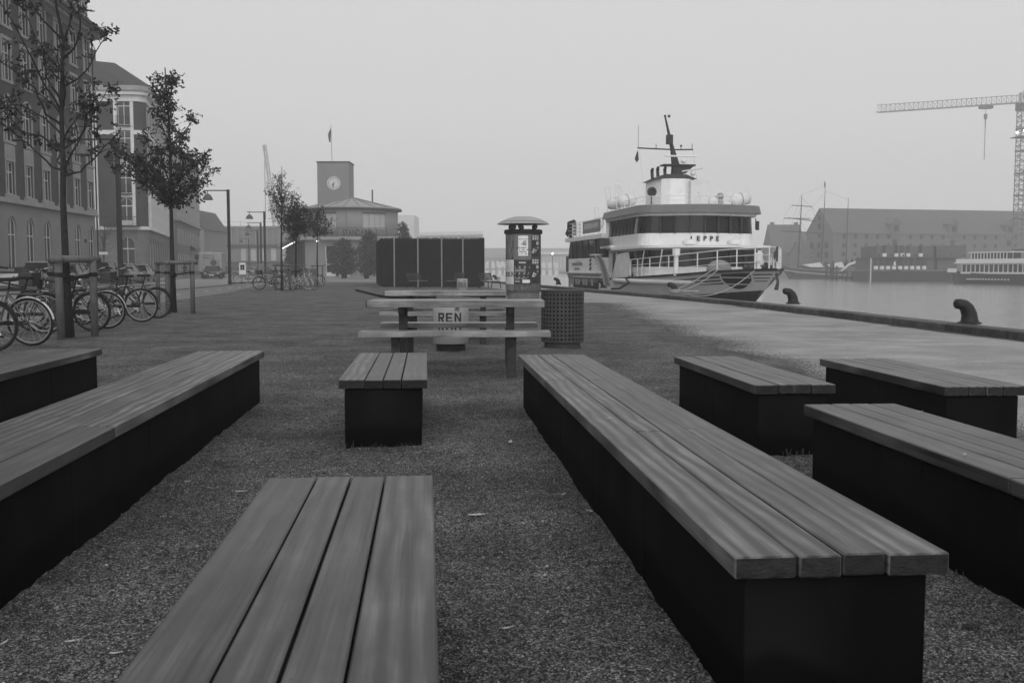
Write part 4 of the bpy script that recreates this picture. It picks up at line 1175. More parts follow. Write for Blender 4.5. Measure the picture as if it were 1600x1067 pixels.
def tour_boat():
    t = thing('passenger_boat', 'old two decked passenger boat with a white saloon and dark hull at the far right', 'boat', (72.3, 163.0, -1.3), R(-172 + 12), scale=.77)
    # local: bow at y=0 pointing -y ... built along +y away from the bow
    L_ = 34.0; n = 14; st = []
    for i in range(n + 1):
        s_ = i / n; y = s_ * L_
        hw = 2.7 * (1 - (1 - min(1, s_ / .35)) ** 2) ** .6 if s_ > 0 else .05
        if s_ > .85: hw *= 1 - (s_ - .85) / .15 * .35
        dk = 2.05 + .75 * (1 - s_ * 2.2) ** 2 if s_ < .45 else 2.05 + .3 * max(0, (s_ - .7) / .3)
        st.append((y, hw, dk))
    mb = MB(); vs = []; fs = []
    for y, hw, dk in st: vs += [(-hw, y - (.8 if y == 0 else 0), dk), (-hw * .93, y, dk * .5), (-hw * .8, y, -.4), (hw * .8, y, -.4), (hw * .93, y, dk * .5), (hw, y - (.8 if y == 0 else 0), dk)]
    for i in range(n):
        for k in range(6): fs.append((i * 6 + k, i * 6 + (k + 1) % 6, (i + 1) * 6 + (k + 1) % 6, (i + 1) * 6 + k))
    fs += [tuple(range(6)), tuple(range(n * 6, n * 6 + 6))]
    mb.add(vs, fs); mb.build('hull', M['hulld'], t)
    W = 2.35
    mb = MB(); mb.box(-W, W, 4.0, 26, 2.1, 2.45); mb.box(-W, W, 4.0, 26, 3.95, 4.2); mb.build('saloon_sill', M['white'], t)
    mb = MB(); mb.box(-W + .12, W - .12, 4.1, 25.9, 2.452, 3.948); mb.build('saloon_glazing', M['glass_b'], t)
    me = MB().box(-W - .01, W + .01, -.09, .09, 2.452, 3.948).mesh('saloon_pillar', M['white2'])
    for k in range(19): link('saloon_pillar', me, t, Matrix.Translation((0, 4.3 + k * 1.18, 0)))
    mb = MB(); mb.prism([(-2.75, 3.0), (-1.8, 1.6), (1.8, 1.6), (2.75, 3.0), (2.75, 28), (-2.75, 28)], 4.2, 4.45); mb.build('upper_deck', M['white'], t, Matrix.Identity(4))
    mb = MB(); mb.box(-2.7, 2.7, 3.0, 3.06, 4.452, 5.1); mb.box(-2.72, -2.66, 3.08, 28, 4.452, 5.1); mb.box(2.66, 2.72, 3.08, 28, 4.452, 5.1); mb.build('bulwark', M['white'], t)
    mb = MB(); mb.box(-1.8, 1.8, 6.0, 15.5, 4.46, 5.1); mb.box(-1.95, 1.95, 5.6, 16, 6.3, 6.5); mb.build('deckhouse', M['white'], t)
    mb = MB(); mb.box(-1.7, 1.7, 6.1, 15.4, 5.102, 6.298); mb.build('deckhouse_glazing', M['glass_b'], t)
    me = MB().box(-1.81, 1.81, -.08, .08, 5.102, 6.298).mesh('deckhouse_pillar', M['white'])
    for k in range(12): link('deckhouse_pillar', me, t, Matrix.Translation((0, 6.2 + k * .82, 0)))
    mb = MB(); mb.box(-2.4, 2.4, 17, 28, 6.7, 6.85); mb.build('sun_awning', M['lamp'], t)
    for yy in (17.2, 20.5, 24, 27.8):
        for sx in (-2.35, 2.3):
            b = MB(); b.box(sx, sx + .06, yy, yy + .06, 4.46, 6.7); b.build('awning_post', M['white'], t)
    me = MB().box(-2.82, 2.82, -.15, .15, 0, .3).mesh('porthole_band', M['white2'])
    port = MB().tube([(-2.78, 0, 0), (2.78, 0, 0)], .14, 6).mesh('porthole', M['white2'])
    for k in range(14): link('porthole', port, t, Matrix.Translation((0, 6.2 + k * .8, 1.0)))
    for sx in (-1, 1):
        b = MB(); b.box(min(sx * 2.6, sx * 2.86), max(sx * 2.6, sx * 2.86), .9, 3.2, 2.35, 3.2); b.build('bow_shield', M['white'], t)
tour_boat()

# ------------------------------------------------------------------ pale things far across the open water
def far_block(name, label, px0, px1, py0, py1, Y, v, depth=30, extra=None):
    t = thing(name, label, 'building', (X(px0, Y), Y, 0))
    mb = MB(); mb.box(0, X(px1, Y) - X(px0, Y), 0, depth, 0, ZZ(py0, Y)); mb.build('wall', mat('far_' + name, v, .9, .1, .2), t)
    return t
t = far_block('harbour_shed', 'low hazy harbour shed with a shallow roof seen left of the ferry stern', 840, 905, 398, 428, 470, .3)
mb = MB(); w_ = X(905, 470) - X(840, 470); mb.prismx([(-1, ZZ(398, 470) + .01), (31, ZZ(398, 470) + .01), (15, ZZ(393, 470))], -1, w_ + 1); mb.build('roof', M['crane_cab'], t)
for k in range(12):
    b = MB(); b.box(1 + k * 1.6, 1.6 + k * 1.6, -.1, -.001, 1.5, 7); b.build('wall_pier', M['crane_cab'], t)
far_block('office_block', 'long hazy block behind the harbour shed, right of the slatted pavilion', 757, 905, 388, 428, 500, .3)
t = far_block('waterfront_houses', 'hazy row of low waterfront houses between the pavilion and the advertising column', 757, 838, 402, 430, 462, .2)
for k in range(10):
    b = MB(); b.box(1 + k * 2.3, 2 + k * 2.3, -.1, -.001, 2, 4.6); b.build('window', M['far_white'], t)
t = far_block('opera_house', 'faint wide building with a thin flying roof, almost lost in the fog', 660, 735, 382, 420, 620, .5, 60)
mb = MB(); Yo = 620; x0 = X(660, Yo)
mb.prism([(X(640, Yo) - x0, 0), (X(757, Yo) - x0, -25), (X(750, Yo) - x0, 60), (X(640, Yo) - x0, 60)], ZZ(369, Yo), ZZ(364, Yo)); mb.build('flying_roof', M['far_white'], t)
far_block('fly_tower', 'faint square block in the fog right of the rounded roof building', 622, 648, 337, 372, 560, .5, 30)
def breakwater():
    t = thing('harbour_fence', 'row of pale barrier boxes along the far quay, seen over the iron benches', 'fence', (X(758, 150), 150, -.02))
    me = MB().box(0, .55, 0, .3, .1, .95).mesh('barrier_board', M['far_white'])
    for k in range(12):
        for j in range(2): link('barrier_board', me, t, Matrix.Translation((k * .95, 0, .0 + j * 1.1)))
breakwater()
b = thing('lit_lamp', 'bright lamp glowing in the fog across the water', 'lamp', (X(863, 440), 440, 0)); mb = MB(); mb.tube([(0, 0, 0), (0, 0, ZZ(398, 440))], .15, 5); mb.build('post', M['lamp'], b)
mb = MB(); mb.ball((0, 0, ZZ(396.5, 440)), .42, 6); mb.build('lamp_head', M['bulb'], b)
# ------------------------------------------------------------------ the low bench blocks
rngp = random.Random(11)
M['endgrain'] = mat('plank_end_grain', 0.017, 0.75, 0.5, 30, 0.3, 80, rnd=.45, stretch=(1, 1, 2))
def plank(parent, x0, x1, y0, y1, z0, z1, m=None, name='plank', tilt=0.0):
    """a plank object whose own origin is its centre, so grain follows the plank"""
    cx, cy, cz = (x0 + x1) / 2, (y0 + y1) / 2, (z0 + z1) / 2
    mb = MB(); mb.box(x0 - cx, x1 - cx, y0 - cy, y1 - cy, z0 - cz, z1 - cz)
    o = mb.build(name, [m or M['wood'], M['endgrain']], parent, Matrix.Translation((cx, cy, cz)), bevel=0.004)
    for p in o.data.polygons:
        if abs(p.normal.y) > .9: p.material_index = 1
    return o
def bench(far_left, length, width, label, splits, far_right=False, inset_near=0.035, dust=True):
    """far_left: world point of the far left top corner; runs toward the camera"""
    W = width
    t = thing('plank_bench', label, 'bench', (far_left[0], far_left[1], 0), R(-AZ0), 'low benches of four planks on dark steel boxes')
    # local: y=0 far end, y=-length near end, x 0..W
    g = 0.0055
    wo = (W - 3 * g) * 0.297; wi = (W - 3 * g) * 0.203
    xs = [0, wo, wo + g, wo + g + wi, wo + 2 * g + wi, wo + 2 * g + 2 * wi, wo + 3 * g + 2 * wi, W]
    for k in range(4):
        x0, x1 = xs[2 * k], xs[2 * k + 1]
        cuts = [0] + splits[k] + [length]
        for a, b in zip(cuts[:-1], cuts[1:]):
            e = rngp.uniform(-0.004, 0.004) if b == length else 0
            dz = rngp.uniform(-0.0018, 0.0018)
            plank(t, x0 + rngp.uniform(0, 0.001), x1 - rngp.uniform(0, 0.001), -b + 0.0015 + e, -a - 0.0015, 0.366 + dz, 0.42 + dz)
    mb = MB(); i = 0.036
    mb.box(i + .004, W - i - .004, -length + inset_near + .004, -inset_near - .004, -0.06, 0.354)
    mb.build('core', M['black'], t)
    npan = max(1, round(length / 1.1)); pl_ = (length - 2 * inset_near) / npan
    for k in range(npan):
        ya = -inset_near - pl_ * (k + 1); yb = -inset_near - pl_ * k
        mb = MB(); mb.box(i + rngp.uniform(0, .0015), W - i - rngp.uniform(0, .0015), ya + .0012, yb - .0012, -0.06, 0.358)
        mb.build('steel_box', M['steel'], t, bevel=0.003)
    mb = MB()
    for k in range(int(length / 0.6) + 1):
        y = -min(length - 0.1, 0.1 + k * 0.62)
        mb.box(i + 0.02, W - i - 0.02, y - 0.02, y + 0.02, 0.3585, 0.3655)
    tag(mb.build('bearer', M['black'], t), kind='stuff')
    return t
ax = az(AZ0)
bench((0.05, 7.87), 5.58, 0.53, 'longest wood-topped bench right of centre, its dark end face toward the viewer', [[1.8], [3.75], [1.82], [3.7]])
bench((-1.235, 8.04), 1.99, 0.545, 'short bench standing alone in the middle, its square dark end facing the viewer', [[], [], [], []])
bench((-0.795, 3.21), 2.0, 0.535, 'nearest bench top at the bottom centre, its planks running out of the picture', [[], [], [], []])
bench((1.26, 7.72), 1.92, 0.49, 'short bench directly right of the longest bench, with an empty top and a dark end', [[], [], [], []])
bench((2.34, 7.55), 1.84, 0.51, 'short bench farthest right, standing nearest to the pale quay paving', [[], [], [], []])
bench((1.47, 4.98), 5.58, 0.475, 'bench at the right edge, leaving the picture, in front of the two short ones', [[1.78], [3.7], [1.8], [3.7]])
bench((-2.60, 8.22), 5.58, 0.54, 'long bench at the left with its plank top sloping out of the lower left corner', [[1.85], [3.7], [1.9], [4.0]])
bench((-4.03, 8.44), 3.2, 0.53, 'bench at the far left edge behind the long left one, next to the bicycles', [[], [], [], []])

# ------------------------------------------------------------------ picnic tables
def picnic(Y, xl, xr, label):
    w = xr - xl; cx = (xl + xr) / 2
    t = thing('picnic_table', label, 'picnic table', (cx, Y, 0), R(1.2), 'picnic tables of pale planks on dark steel frames')
    hw = w / 2
    y = -0.33
    for k in range(4):
        plank_x(t, -hw, hw, y, y + 0.155, 0.69, 0.76, 'top_plank'); y += 0.165
    for k, yy in enumerate((-0.98, -0.82)):
        plank_x(t, -hw - 0.01, hw + 0.03, yy, yy + 0.15, 0.415, 0.47, 'seat_plank')
    for k, yy in enumerate((0.62, 0.78)):
        plank_x(t, -hw + 0.03, hw - 0.03, yy, yy + 0.15, 0.415, 0.47, 'seat_plank')
    for sx in (-1, 1):
        xx = sx * (hw - 0.36)
        for yy, ztop in ((-0.86, 0.413), (0.0, 0.688), (0.82, 0.413)):
            mb = MB(); mb.box(xx - 0.045, xx + 0.045, yy - 0.05, yy + 0.05, -0.05, ztop)
            mb.build('leg', M['tleg'], t, bevel=0.003)
        mb = MB(); mb.box(xx - 0.03, xx + 0.03, -0.95, 0.93, 0.33, 0.40)
        mb.build('crossbar', M['black'], t)
        mb = MB(); mb.box(xx - 0.03, xx + 0.03, -0.3, 0.3, 0.62, 0.684)
        mb.build('top_bearer', M['black'], t)
    for sx in (-1, 1):
        mb = MB(); x0 = sx * (hw + 0.001)
        mb.box(min(x0, x0 + sx * 0.008), max(x0, x0 + sx * 0.008), -0.325, 0.32, 0.692, 0.758)
        mb.build('end_cap', M['black'], t)
    return t
def plank_x(parent, x0, x1, y0, y1, z0, z1, name):
    cx, cy, cz = (x0 + x1) / 2, (y0 + y1) / 2, (z0 + z1) / 2
    hw, hl = (y1 - y0) / 2, (x1 - x0) / 2
    mb = MB(); mb.box(-hw, hw, -hl, hl, z0 - cz, z1 - cz)
    return mb.build(name, M['wood2'], parent, Matrix.Translation((cx, cy, cz)) @ Matrix.Rotation(math.pi / 2, 4, 'Z'), bevel=0.004)
M['tleg'] = mat('dark_stained_leg', 0.035, 0.7, 0.3, 20, 0.2)
picnic(10.93, X(572, 10.6), X(850, 10.6), 'nearer picnic table with two seats, in front of the white litter bin')
picnic(15.45, X(600, 15.1), X(791, 15.1), 'farther picnic table, just behind the nearer one and before the advertising column')

# ------------------------------------------------------------------ litter bins
M['white_bin'] = mat('bin_white_sheet', 0.29, 0.55, 0.1, 3, rnd=0.05)
def ren_bin(px, Y, label):
    t = thing('litter_bin', label, 'litter bin', (X(px, Y), Y, 0), 0, 'white city litter bins lettered REN KBH')
    r = 0.235
    mb = MB(); mb.smooth = True
    mb.lathe([(r, 0.10), (r + 0.006, 0.105), (r + 0.006, 0.655), (r, 0.665), (r - 0.04, 0.668), (r - 0.05, 0.64), (r - 0.05, 0.3), (0.001, 0.3)], 40)
    mb.build('shell', M['white_bin'], t)
    mb = MB(); mb.lathe([(r - 0.04, -0.03), (r - 0.04, 0.112)], 32); mb.build('base', M['black'], t)
    for body, z, s in (('REN', 0.455, 0.125), ('KBH', 0.335, 0.125)):
        curved_text(t, body, s, r + 0.008, z)
    mb = MB()
    a0 = -math.pi / 2 + 0.42
    for (u0, u1, z0, z1) in ((-0.03, 0.03, 0.545, 0.553), (-0.03, 0.03, 0.597, 0.605), (-0.03, -0.022, 0.545, 0.605), (0.022, 0.03, 0.545, 0.605), (-0.012, 0.012, 0.562, 0.588)):
        mb.lathe([(r + 0.0075, z0), (r + 0.0095, z0), (r + 0.0095, z1), (r + 0.0075, z1)], 2, a0=a0 + u0 / r, a1=a0 + u1 / r)
    mb.build('emblem', M['ink'], t)
    return t
STROKES = {  # strokes as polygons in a 1x1.4 cell
 'R': [[(0, 0), (.26, 0), (.26, 1.4), (0, 1.4)], [(.26, 1.14), (.8, 1.14), (.86, 1.4), (.26, 1.4)], [(.74, .7), (1, .78), (1, 1.28), (.86, 1.4), (.74, 1.2)], [(.26, .56), (.86, .56), (1, .78), (.26, .8)], [(.42, .56), (.7, .56), (1.04, 0), (.74, 0)]],
 'E': [[(0, 0), (.26, 0), (.26, 1.4), (0, 1.4)], [(.26, 1.14), (.95, 1.14), (.95, 1.4), (.26, 1.4)], [(.26, .58), (.86, .58), (.86, .82), (.26, .82)], [(.26, 0), (.95, 0), (.95, .26), (.26, .26)]],
 'N': [[(0, 0), (.26, 0), (.26, 1.4), (0, 1.4)], [(.8, 0), (1.06, 0), (1.06, 1.4), (.8, 1.4)], [(.26, 1.4), (.26, .95), (.8, 0), (.8, .45)]],
 'K': [[(0, 0), (.26, 0), (.26, 1.4), (0, 1.4)], [(.26, .55), (.42, .62), (1.0, 1.4), (.7, 1.4), (.26, .85)], [(.4, .8), (.58, .98), (1.06, 0), (.76, 0)]],
 'B': [[(0, 0), (.26, 0), (.26, 1.4), (0, 1.4)], [(.26, 1.16), (.8, 1.16), (.84, 1.4), (.26, 1.4)], [(.7, .78), (.94, .8), (.94, 1.3), (.84, 1.4), (.7, 1.2)], [(.26, .6), (.84, .6), (.94, .82), (.26, .82)], [(.76, .2), (1.02, .1), (1.02, .6), (.84, .72), (.76, .6)], [(.26, 0), (.9, 0), (1.02, .14), (.9, .25), (.26, .25)]],
 'H': [[(0, 0), (.26, 0), (.26, 1.4), (0, 1.4)], [(.8, 0), (1.06, 0), (1.06, 1.4), (.8, 1.4)], [(.26, .58), (.8, .58), (.8, .84), (.26, .84)]],
 'O': [[(0, .2), (.26, .3), (.26, 1.1), (0, 1.2)], [(.8, .3), (1.06, .2), (1.06, 1.2), (.8, 1.1)], [(0, .2), (.2, 0), (.86, 0), (1.06, .2), (.8, .26), (.26, .26)], [(0, 1.2), (.26, 1.14), (.8, 1.14), (1.06, 1.2), (.86, 1.4), (.2, 1.4)]],
 'C': [[(0, .2), (.26, .3), (.26, 1.1), (0, 1.2)], [(0, .2), (.2, 0), (.95, 0), (.95, .26), (.26, .26)], [(0, 1.2), (.26, 1.14), (.95, 1.14), (.95, 1.4), (.2, 1.4)]],
}
def curved_text(t, body, s, r, z, a_mid=-math.pi / 2, m=None, name='lettering', sp=1.28):
    mb = MB(); h = s / 1.4
    wtot = (len(body) - 1) * sp * h + 1.05 * h
    for i, ch in enumerate(body):
        for poly in STROKES[ch]:
            vs = []
            for rr in (r, r + 0.0015):
                for px_, pz in poly:
                    uu = -wtot / 2 + i * sp * h + px_ * h
                    a = a_mid + uu / r
                    vs.append((rr * math.cos(a), rr * math.sin(a), z - s / 2 + pz * h))
            n = len(poly)
            mb.add(vs, [tuple(range(n)), tuple(range(2 * n - 1, n - 1, -1))] + [(k, n + k, n + (k + 1) % n, (k + 1) % n) for k in range(n)])
    return mb.build(name, m or M['ink'], t)
ren_bin(704, 13.4, 'white round litter bin lettered REN KBH, seen between the planks of the picnic table')
ren_bin(722.5, 44, 'small distant white litter bin lettered REN KBH beside the iron park benches')

def hole_bin():
    Y = 13.95
    t = thing('perforated_bin', 'dark grey round bin of perforated sheet metal behind the long bench', 'litter bin', (X(879, Y), Y, 0))
    r = 0.30; nz = 12; na = 34; z0, z1 = 0.085, 0.80
    dz = (z1 - z0 - 0.05) / nz; da = 2 * math.pi / na
    mb = MB(); mb.smooth = False
    # every cell is a plate with a real round hole
    K = 8
    hr = 0.0155
    for i in range(nz):
        zc = z0 + 0.015 + (i + 0.5) * dz
        for j in range(na):
            ac = j * da
            sq = []; ci = []
            for k in range(K):
                t_ = 2 * math.pi * k / K
                cxu, cz = math.cos(t_), math.sin(t_)
                m_ = max(abs(cxu), abs(cz))
                sq.append((ac + cxu / m_ * da / 2, zc + cz / m_ * dz / 2)); ci.append((ac + cxu * hr / r, zc + cz * hr))
            vs = [(r * math.cos(a), r * math.sin(a), z) for a, z in sq + ci] + [((r - 0.006) * math.cos(a), (r - 0.006) * math.sin(a), z) for a, z in ci]
            fs = []
            for k in range(K):
                q = (k + 1) % K
                fs.append((k, q, K + q, K + k)); fs.append((K + k, K + q, 2 * K + q, 2 * K + k))
            mb.add(vs, fs)
    # corner squares are left open by the octagonal cells only at their very corners: a liner closes them
    mb.lathe([(r, z0), (r, z0 + 0.015)], 48); mb.lathe([(r, z1 - 0.035), (r, z1 - 0.02)], 48)
    mb.build('perforated_shell', M['bin_metal'], t)
    mb = MB(); mb.lathe([(r + 0.004, z1 - 0.022), (r + 0.008, z1 - 0.018), (r + 0.008, z1 + 0.008), (r - 0.05, z1 + 0.012), (r - 0.07, z1 - 0.01), (r - 0.07, z1 - 0.1)], 48)
    mb.build('rim', M['bin_metal'], t)
    mb = MB(); mb.lathe([(r - 0.03, z0), (r - 0.03, z1 - 0.05)], 40); mb.build('liner', M['void'], t)
    mb = MB(); mb.lathe([(r - 0.045, -0.03), (r - 0.045, z0 + 0.002)], 40); mb.build('base', M['bin_metal'], t)
M['bin_metal'] = mat('dark_bin_metal', 0.045, 0.5, 0.15, 8)
hole_bin()

# ------------------------------------------------------------------ advertising column
def ad_column():
    Y = 34.0
    t = thing('advertising_column', 'round advertising column pasted with posters under a shallow domed roof', 'advertising column', (X(817.5, Y), Y, 0))
    r = 0.60
    mb = MB(); mb.smooth = False
    mb.lathe([(r - 0.05, -0.02), (r - 0.05, 0.34)], 40); mb.build('plinth', mat('column_plinth', 0.13, 0.7, 0.2, 4), t)
    mb = MB(); mb.lathe([(r, 0.34), (r, 2.28)], 48); mb.build('drum', mat('column_drum', 0.1, 0.8, 0.3, 5), t)
    mb = MB(); mb.lathe([(r + 0.02, 2.27), (r + 0.05, 2.28), (r + 0.05, 2.40), (r, 2.42), (0.001, 2.42)], 48); mb.build('collar', M['black'], t)
    for k, a in enumerate((-2.35, -1.78, -0.55, 0.6, 1.7, 2.7)):
        b = MB(); b.smooth = True; b.ball((0.44 * math.cos(a) * 1.05, 0.44 * math.sin(a), 2.51), 0.09, 10)
        b.build('ball_support', mat('ball_iron', 0.06, 0.5) if k == 0 else bpy.data.materials['ball_iron'], t)
    mb = MB(); mb.smooth = True
    prof = [(0.89, 2.60), (0.89, 2.605), (0.80, 2.67), (0.66, 2.745), (0.5, 2.81), (0.3, 2.858), (0.001, 2.875)]
    mb.lathe([(0.001, 2.61), (0.84, 2.595)] + prof, 56)
    mb.build('domed_roof', mat('roof_copper', 0.3, 0.45, 0.15, 3), t)
    mb = MB(); mb.lathe([(0.79, 2.680), (0.80, 2.677), (0.79, 2.686)], 56, cap=False); mb.build('roof_seam', M['black'], t)
    # posters: (angle from, angle to, z0, z1, material)
    def pm(name, v, var, sc): return mat(name, v, 0.6, var, sc, detail=3)
    rp = r + 0.004
    def poster(a0, a1, z0, z1, m, rr=rp, parent=t, name='poster'):
        mb = MB(); mb.lathe([(rr, z0), (rr + 0.002, z0), (rr + 0.002, z1), (rr, z1)], max(2, int((a1 - a0) / 0.12)), a0=-math.pi / 2 + a0, a1=-math.pi / 2 + a1)
        return mb.build(name, m, parent)
    def ang(px): return math.asin(max(-1, min(1, ((px - 817.5) / 27.5))))
    A = {k: ang(k) for k in (791.5, 803.2, 829.5, 842.5)}
    def zz(py): return ZZ(py, Y - 0.5) + 0.0
    white = pm('poster_white', 0.7, 0.06, 6); grey = pm('poster_grey', 0.15, 0.1, 6); dark = pm('poster_dark', 0.03, 0.3, 8)
    p1 = poster(-1.35, A[803.2] - .01, zz(405), zz(367.5), mat('poster_mottled', 0.12, 0.6, 0.8, 9, detail=4, stretch=(1, 1, .4)))
    p2 = poster(A[803.2], A[829.5], zz(405.5), zz(367), grey)
    ph0, ph1 = ang(809.5), ang(824.5)
    ph = poster(ph0, ph1, zz(400), zz(369), white, rp + 0.003, p2, 'printed_phone')
    txt = MB()
    def line(mb, pa, pb, py, h, rr):
        mb.lathe([(rr, zz(py + h)), (rr + 0.001, zz(py + h)), (rr + 0.001, zz(py)), (rr, zz(py))], 3, a0=-math.pi / 2 + ang(pa), a1=-math.pi / 2 + ang(pb))
    for pa, pb, py in ((810, 824, 374), (817, 822, 377), (816, 822, 379), (814, 822, 381), (816.5, 822, 383), (806, 822, 387), (811, 829, 390), (811, 822, 393), (809, 827, 396.4)):
        line(txt, pa, pb, py, 0.7 if py == 374 else 1.1, rp + 0.006)
    txt.build('print', M['ink'], p2)
    p3 = poster(A[829.5] + .01, 1.35, zz(402), zz(367.5), dark)
    def figure(parent, y0):
        mb = MB()
        for (cx, cy, w_, h_) in ((839, y0 + 13, 4.6, 6), (836, y0 + 22, 9, 5), (834, y0 + 26, 7, 5)):
            K = 12
            vs = []
            for rr in (rp + 0.003, rp + 0.004):
                for k in range(K):
                    t_ = 2 * math.pi * k / K
                    a = -math.pi / 2 + ang(min(843, cx + math.cos(t_) * w_ / 2)); z = zz(cy + math.sin(t_) * h_ / 2 + 0.25 * w_ * -math.cos(t_) * (w_ > 5))
                    vs.append((rr * math.cos(a), rr * math.sin(a), z))
            mb.add(vs, [tuple(range(K)), tuple(range(2 * K - 1, K - 1, -1))] + [(k, K + k, K + (k + 1) % K, (k + 1) % K) for k in range(K)])
        mb.build('printed_figure', pm('figure_print_%d' % y0, 0.45, 0.5, 12), parent)
        mb = MB()
        for j in range(3):
            for pa, pb in ((831, 833.8), (834.6, 837.5), (838.2, 840.5)):
                line(mb, pa, pb, y0 + 1.5 + j * 2.6, 1.3, rp + 0.004)
        mb.build('print', white, parent)
    figure(p3, 367)
    p4 = poster(-1.35, A[803.2] - .01, zz(444), zz(406), pm('poster_light', 0.5, 0.15, 4))
    curved_text(p4, 'ROCK', 0.15, rp + 0.004, zz(428.5), a_mid=-math.pi / 2 + ang(795.5), m=M['ink'], sp=1.12)
    mb = MB(); 
    K = 3; tri = [(792, 441), (802.5, 431), (800, 436.5), (795, 443)]
    vs = [((rp + 0.004) * math.cos(-math.pi / 2 + ang(a)), (rp + 0.004) * math.sin(-math.pi / 2 + ang(a)), zz(b)) for a, b in tri]
    mb.add(vs, [(0, 1, 2, 3)]); mb.build('printed_swoosh', grey, p4)
    p5 = poster(A[803.2], A[829.5] - .01, zz(444), zz(406.5), dark)
    mb = MB(); rg = random.Random(2)
    for py in (410.4,): line(mb, 810.5, 821, py - 1, 2.2, rp + 0.004)
    for py in (416, 418.4, 420.8, 423.2, 425.6, 428, 432.5, 434.6): line(mb, 804.5, rg.uniform(820, 827.5), py, 0.9, rp + 0.004)
    line(mb, 804.5, 812, 438, 0.8, rp + 0.004); line(mb, 804.5, 812, 440, 0.8, rp + 0.004)
    mb.build('print', mat('pale_print', 0.45, 0.6), p5)
    mb = MB(); line(mb, 816, 827.4, 437, 5, rp + 0.004); mb.build('printed_block', white, p5)
    p6 = poster(A[829.5], 1.35, zz(443), zz(403.5), dark); figure(p6, 404)
    p7 = poster(-1.35, A[803.2] - .01, zz(453.5), zz(444.5), grey)
    p8 = poster(A[803.2], 1.35, zz(454), zz(444.5), mat('poster_busy', 0.09, 0.6, 0.95, 26, detail=3))
    for a in (-1.45, 1.45):
        b = MB(); b.box(-0.03, 0.03, -0.03, 0.03, 0, 0.4); b.build('foot_post', M['galv'], t, Matrix.Translation((0.56 * math.sin(a), -0.56 * math.cos(a) * .3, 0)))
ad_column()

# ------------------------------------------------------------------ bits of paper, leaves, tufts near the benches
def crumple(name, label, cat, p, s, m, seed, group=None, flat=0.3, rot=0.0, n=7):
    rg = random.Random(seed); mb = MB()
    K = n; top = []; 
    for i in range(3):
        for k in range(K):
            a = 2 * math.pi * k / K; q = s * (0.35 + 0.35 * i) * rg.uniform(0.75, 1.2)
            top.append((q * math.cos(a + rot) * 1.25, q * math.sin(a + rot) * 0.8, s * flat * rg.uniform(0.05, 1.0) * (1.2 - 0.3 * i) + 0.003))
    vs = top + [(0, 0, s * flat * 0.8)]
    fs = [(k, (k + 1) % K, 3 * K) for k in range(K)]
    for i in range(2):
        for k in range(K): fs.append((i * K + k, i * K + (k + 1) % K, (i + 1) * K + (k + 1) % K, (i + 1) * K + k))
    mb.add(vs, fs)
    o = mb.build(name, m); o.location = (p[0], p[1], p[2] + 0.004); tag(o, label, cat, group)
    return o
M['paper'] = mat('litter_paper', 0.55, 0.7)
M['dleaf'] = mat('fallen_leaf_pale', 0.42, 0.7, 0.3, 60)
M['dleaf2'] = mat('fallen_leaf_dark', 0.03, 0.7, 0.3, 60)
def fallen_leaf(px, py, z, s, label, m=None, rot=0.0, curl=0.4, group=None):
    p = G(px, py, z); mb = MB()
    out = []; n = 14; s *= 1.3
    for k in range(n):
        a = 2 * math.pi * k / n
        q = s * (0.78 + 0.22 * math.cos(2 * a)) * (1.0 if k % 2 == 0 else 0.72)
        x, y = q * math.cos(a), q * math.sin(a) * 0.6
        out.append((x, y, 0.004 + curl * s * (y / s) ** 2 + 0.25 * curl * s * (x / s) ** 2))
    lo = [(a * .98, b * .98, c - 0.0012) for a, b, c in out]
    vs = [(0, 0, 0.003)] + out + [(0, 0, 0.0018)] + lo
    mb.add(vs, [(0, 1 + k, 1 + (k + 1) % n) for k in range(n)] + [(n + 1, n + 2 + (k + 1) % n, n + 2 + k) for k in range(n)] + [(1 + k, n + 2 + k, n + 2 + (k + 1) % n, 1 + (k + 1) % n) for k in range(n)])
    mb.tube([(s * 0.9, 0, 0.004), (s * 1.25, 0.1 * s, 0.006), (s * 1.5, 0.3 * s, 0.004)], 0.0012, 4)
    o = mb.build('fallen_leaf', m or M['dleaf']); o.location = p + Vector((0, 0, ground_z(p.x, p.y) + .005 if z == 0 else 0)); o.rotation_euler = (0, 0, rot)
    tag(o, label, 'leaf', group)
fallen_leaf(743, 809, 0, 0.032, 'pale fallen leaf on the gravel between the nearest bench and the longest one', rot=0.3)
fallen_leaf(880, 771, 0, 0.016, 'small pale leaf on gravel close to the side of the longest bench', rot=1.0)
fallen_leaf(923, 802, 0, 0.015, 'tiny pale leaf touching the dark side of the longest bench', rot=2.0)
fallen_leaf(797, 694, 0, 0.03, 'upright crumpled pale leaf at the foot of the longest bench, far end', rot=1.4, curl=1.2)
fallen_leaf(791, 983, 0, 0.014, 'small leaf on the gravel low in the picture, right of the nearest bench', rot=.4)
fallen_leaf(110, 1003, 0, 0.015, 'pale leaf on the gravel in the bottom left corner', rot=.4)
fallen_leaf(6, 1008, 0, 0.013, 'pale leaf cut by the left edge of the picture, on gravel', rot=1.4)
fallen_leaf(178, 1028, 0, 0.012, 'small long pale leaf on the gravel near the lower left corner', rot=.1)
fallen_leaf(292, 756, 0, 0.014, 'small leaf on the gravel beside the long left bench', rot=.8)
fallen_leaf(374, 771, 0, 0.02, 'thin light leaf on the gravel between left bench and nearest bench', rot=.1)
fallen_leaf(650, 551.5, 0.425, 0.03, 'dark curled leaf lying on the far edge of the middle bench', M['dleaf2'], .2, 0.9)
fallen_leaf(1518, 978, 0, 0.03, 'dark curled leaf on the gravel at the right behind the longest bench', M['dleaf2'], .2, 0.6)
fallen_leaf(1436, 644, 0.425, 0.012, 'pale speck of a leaf on the bench at the right edge', rot=.2)
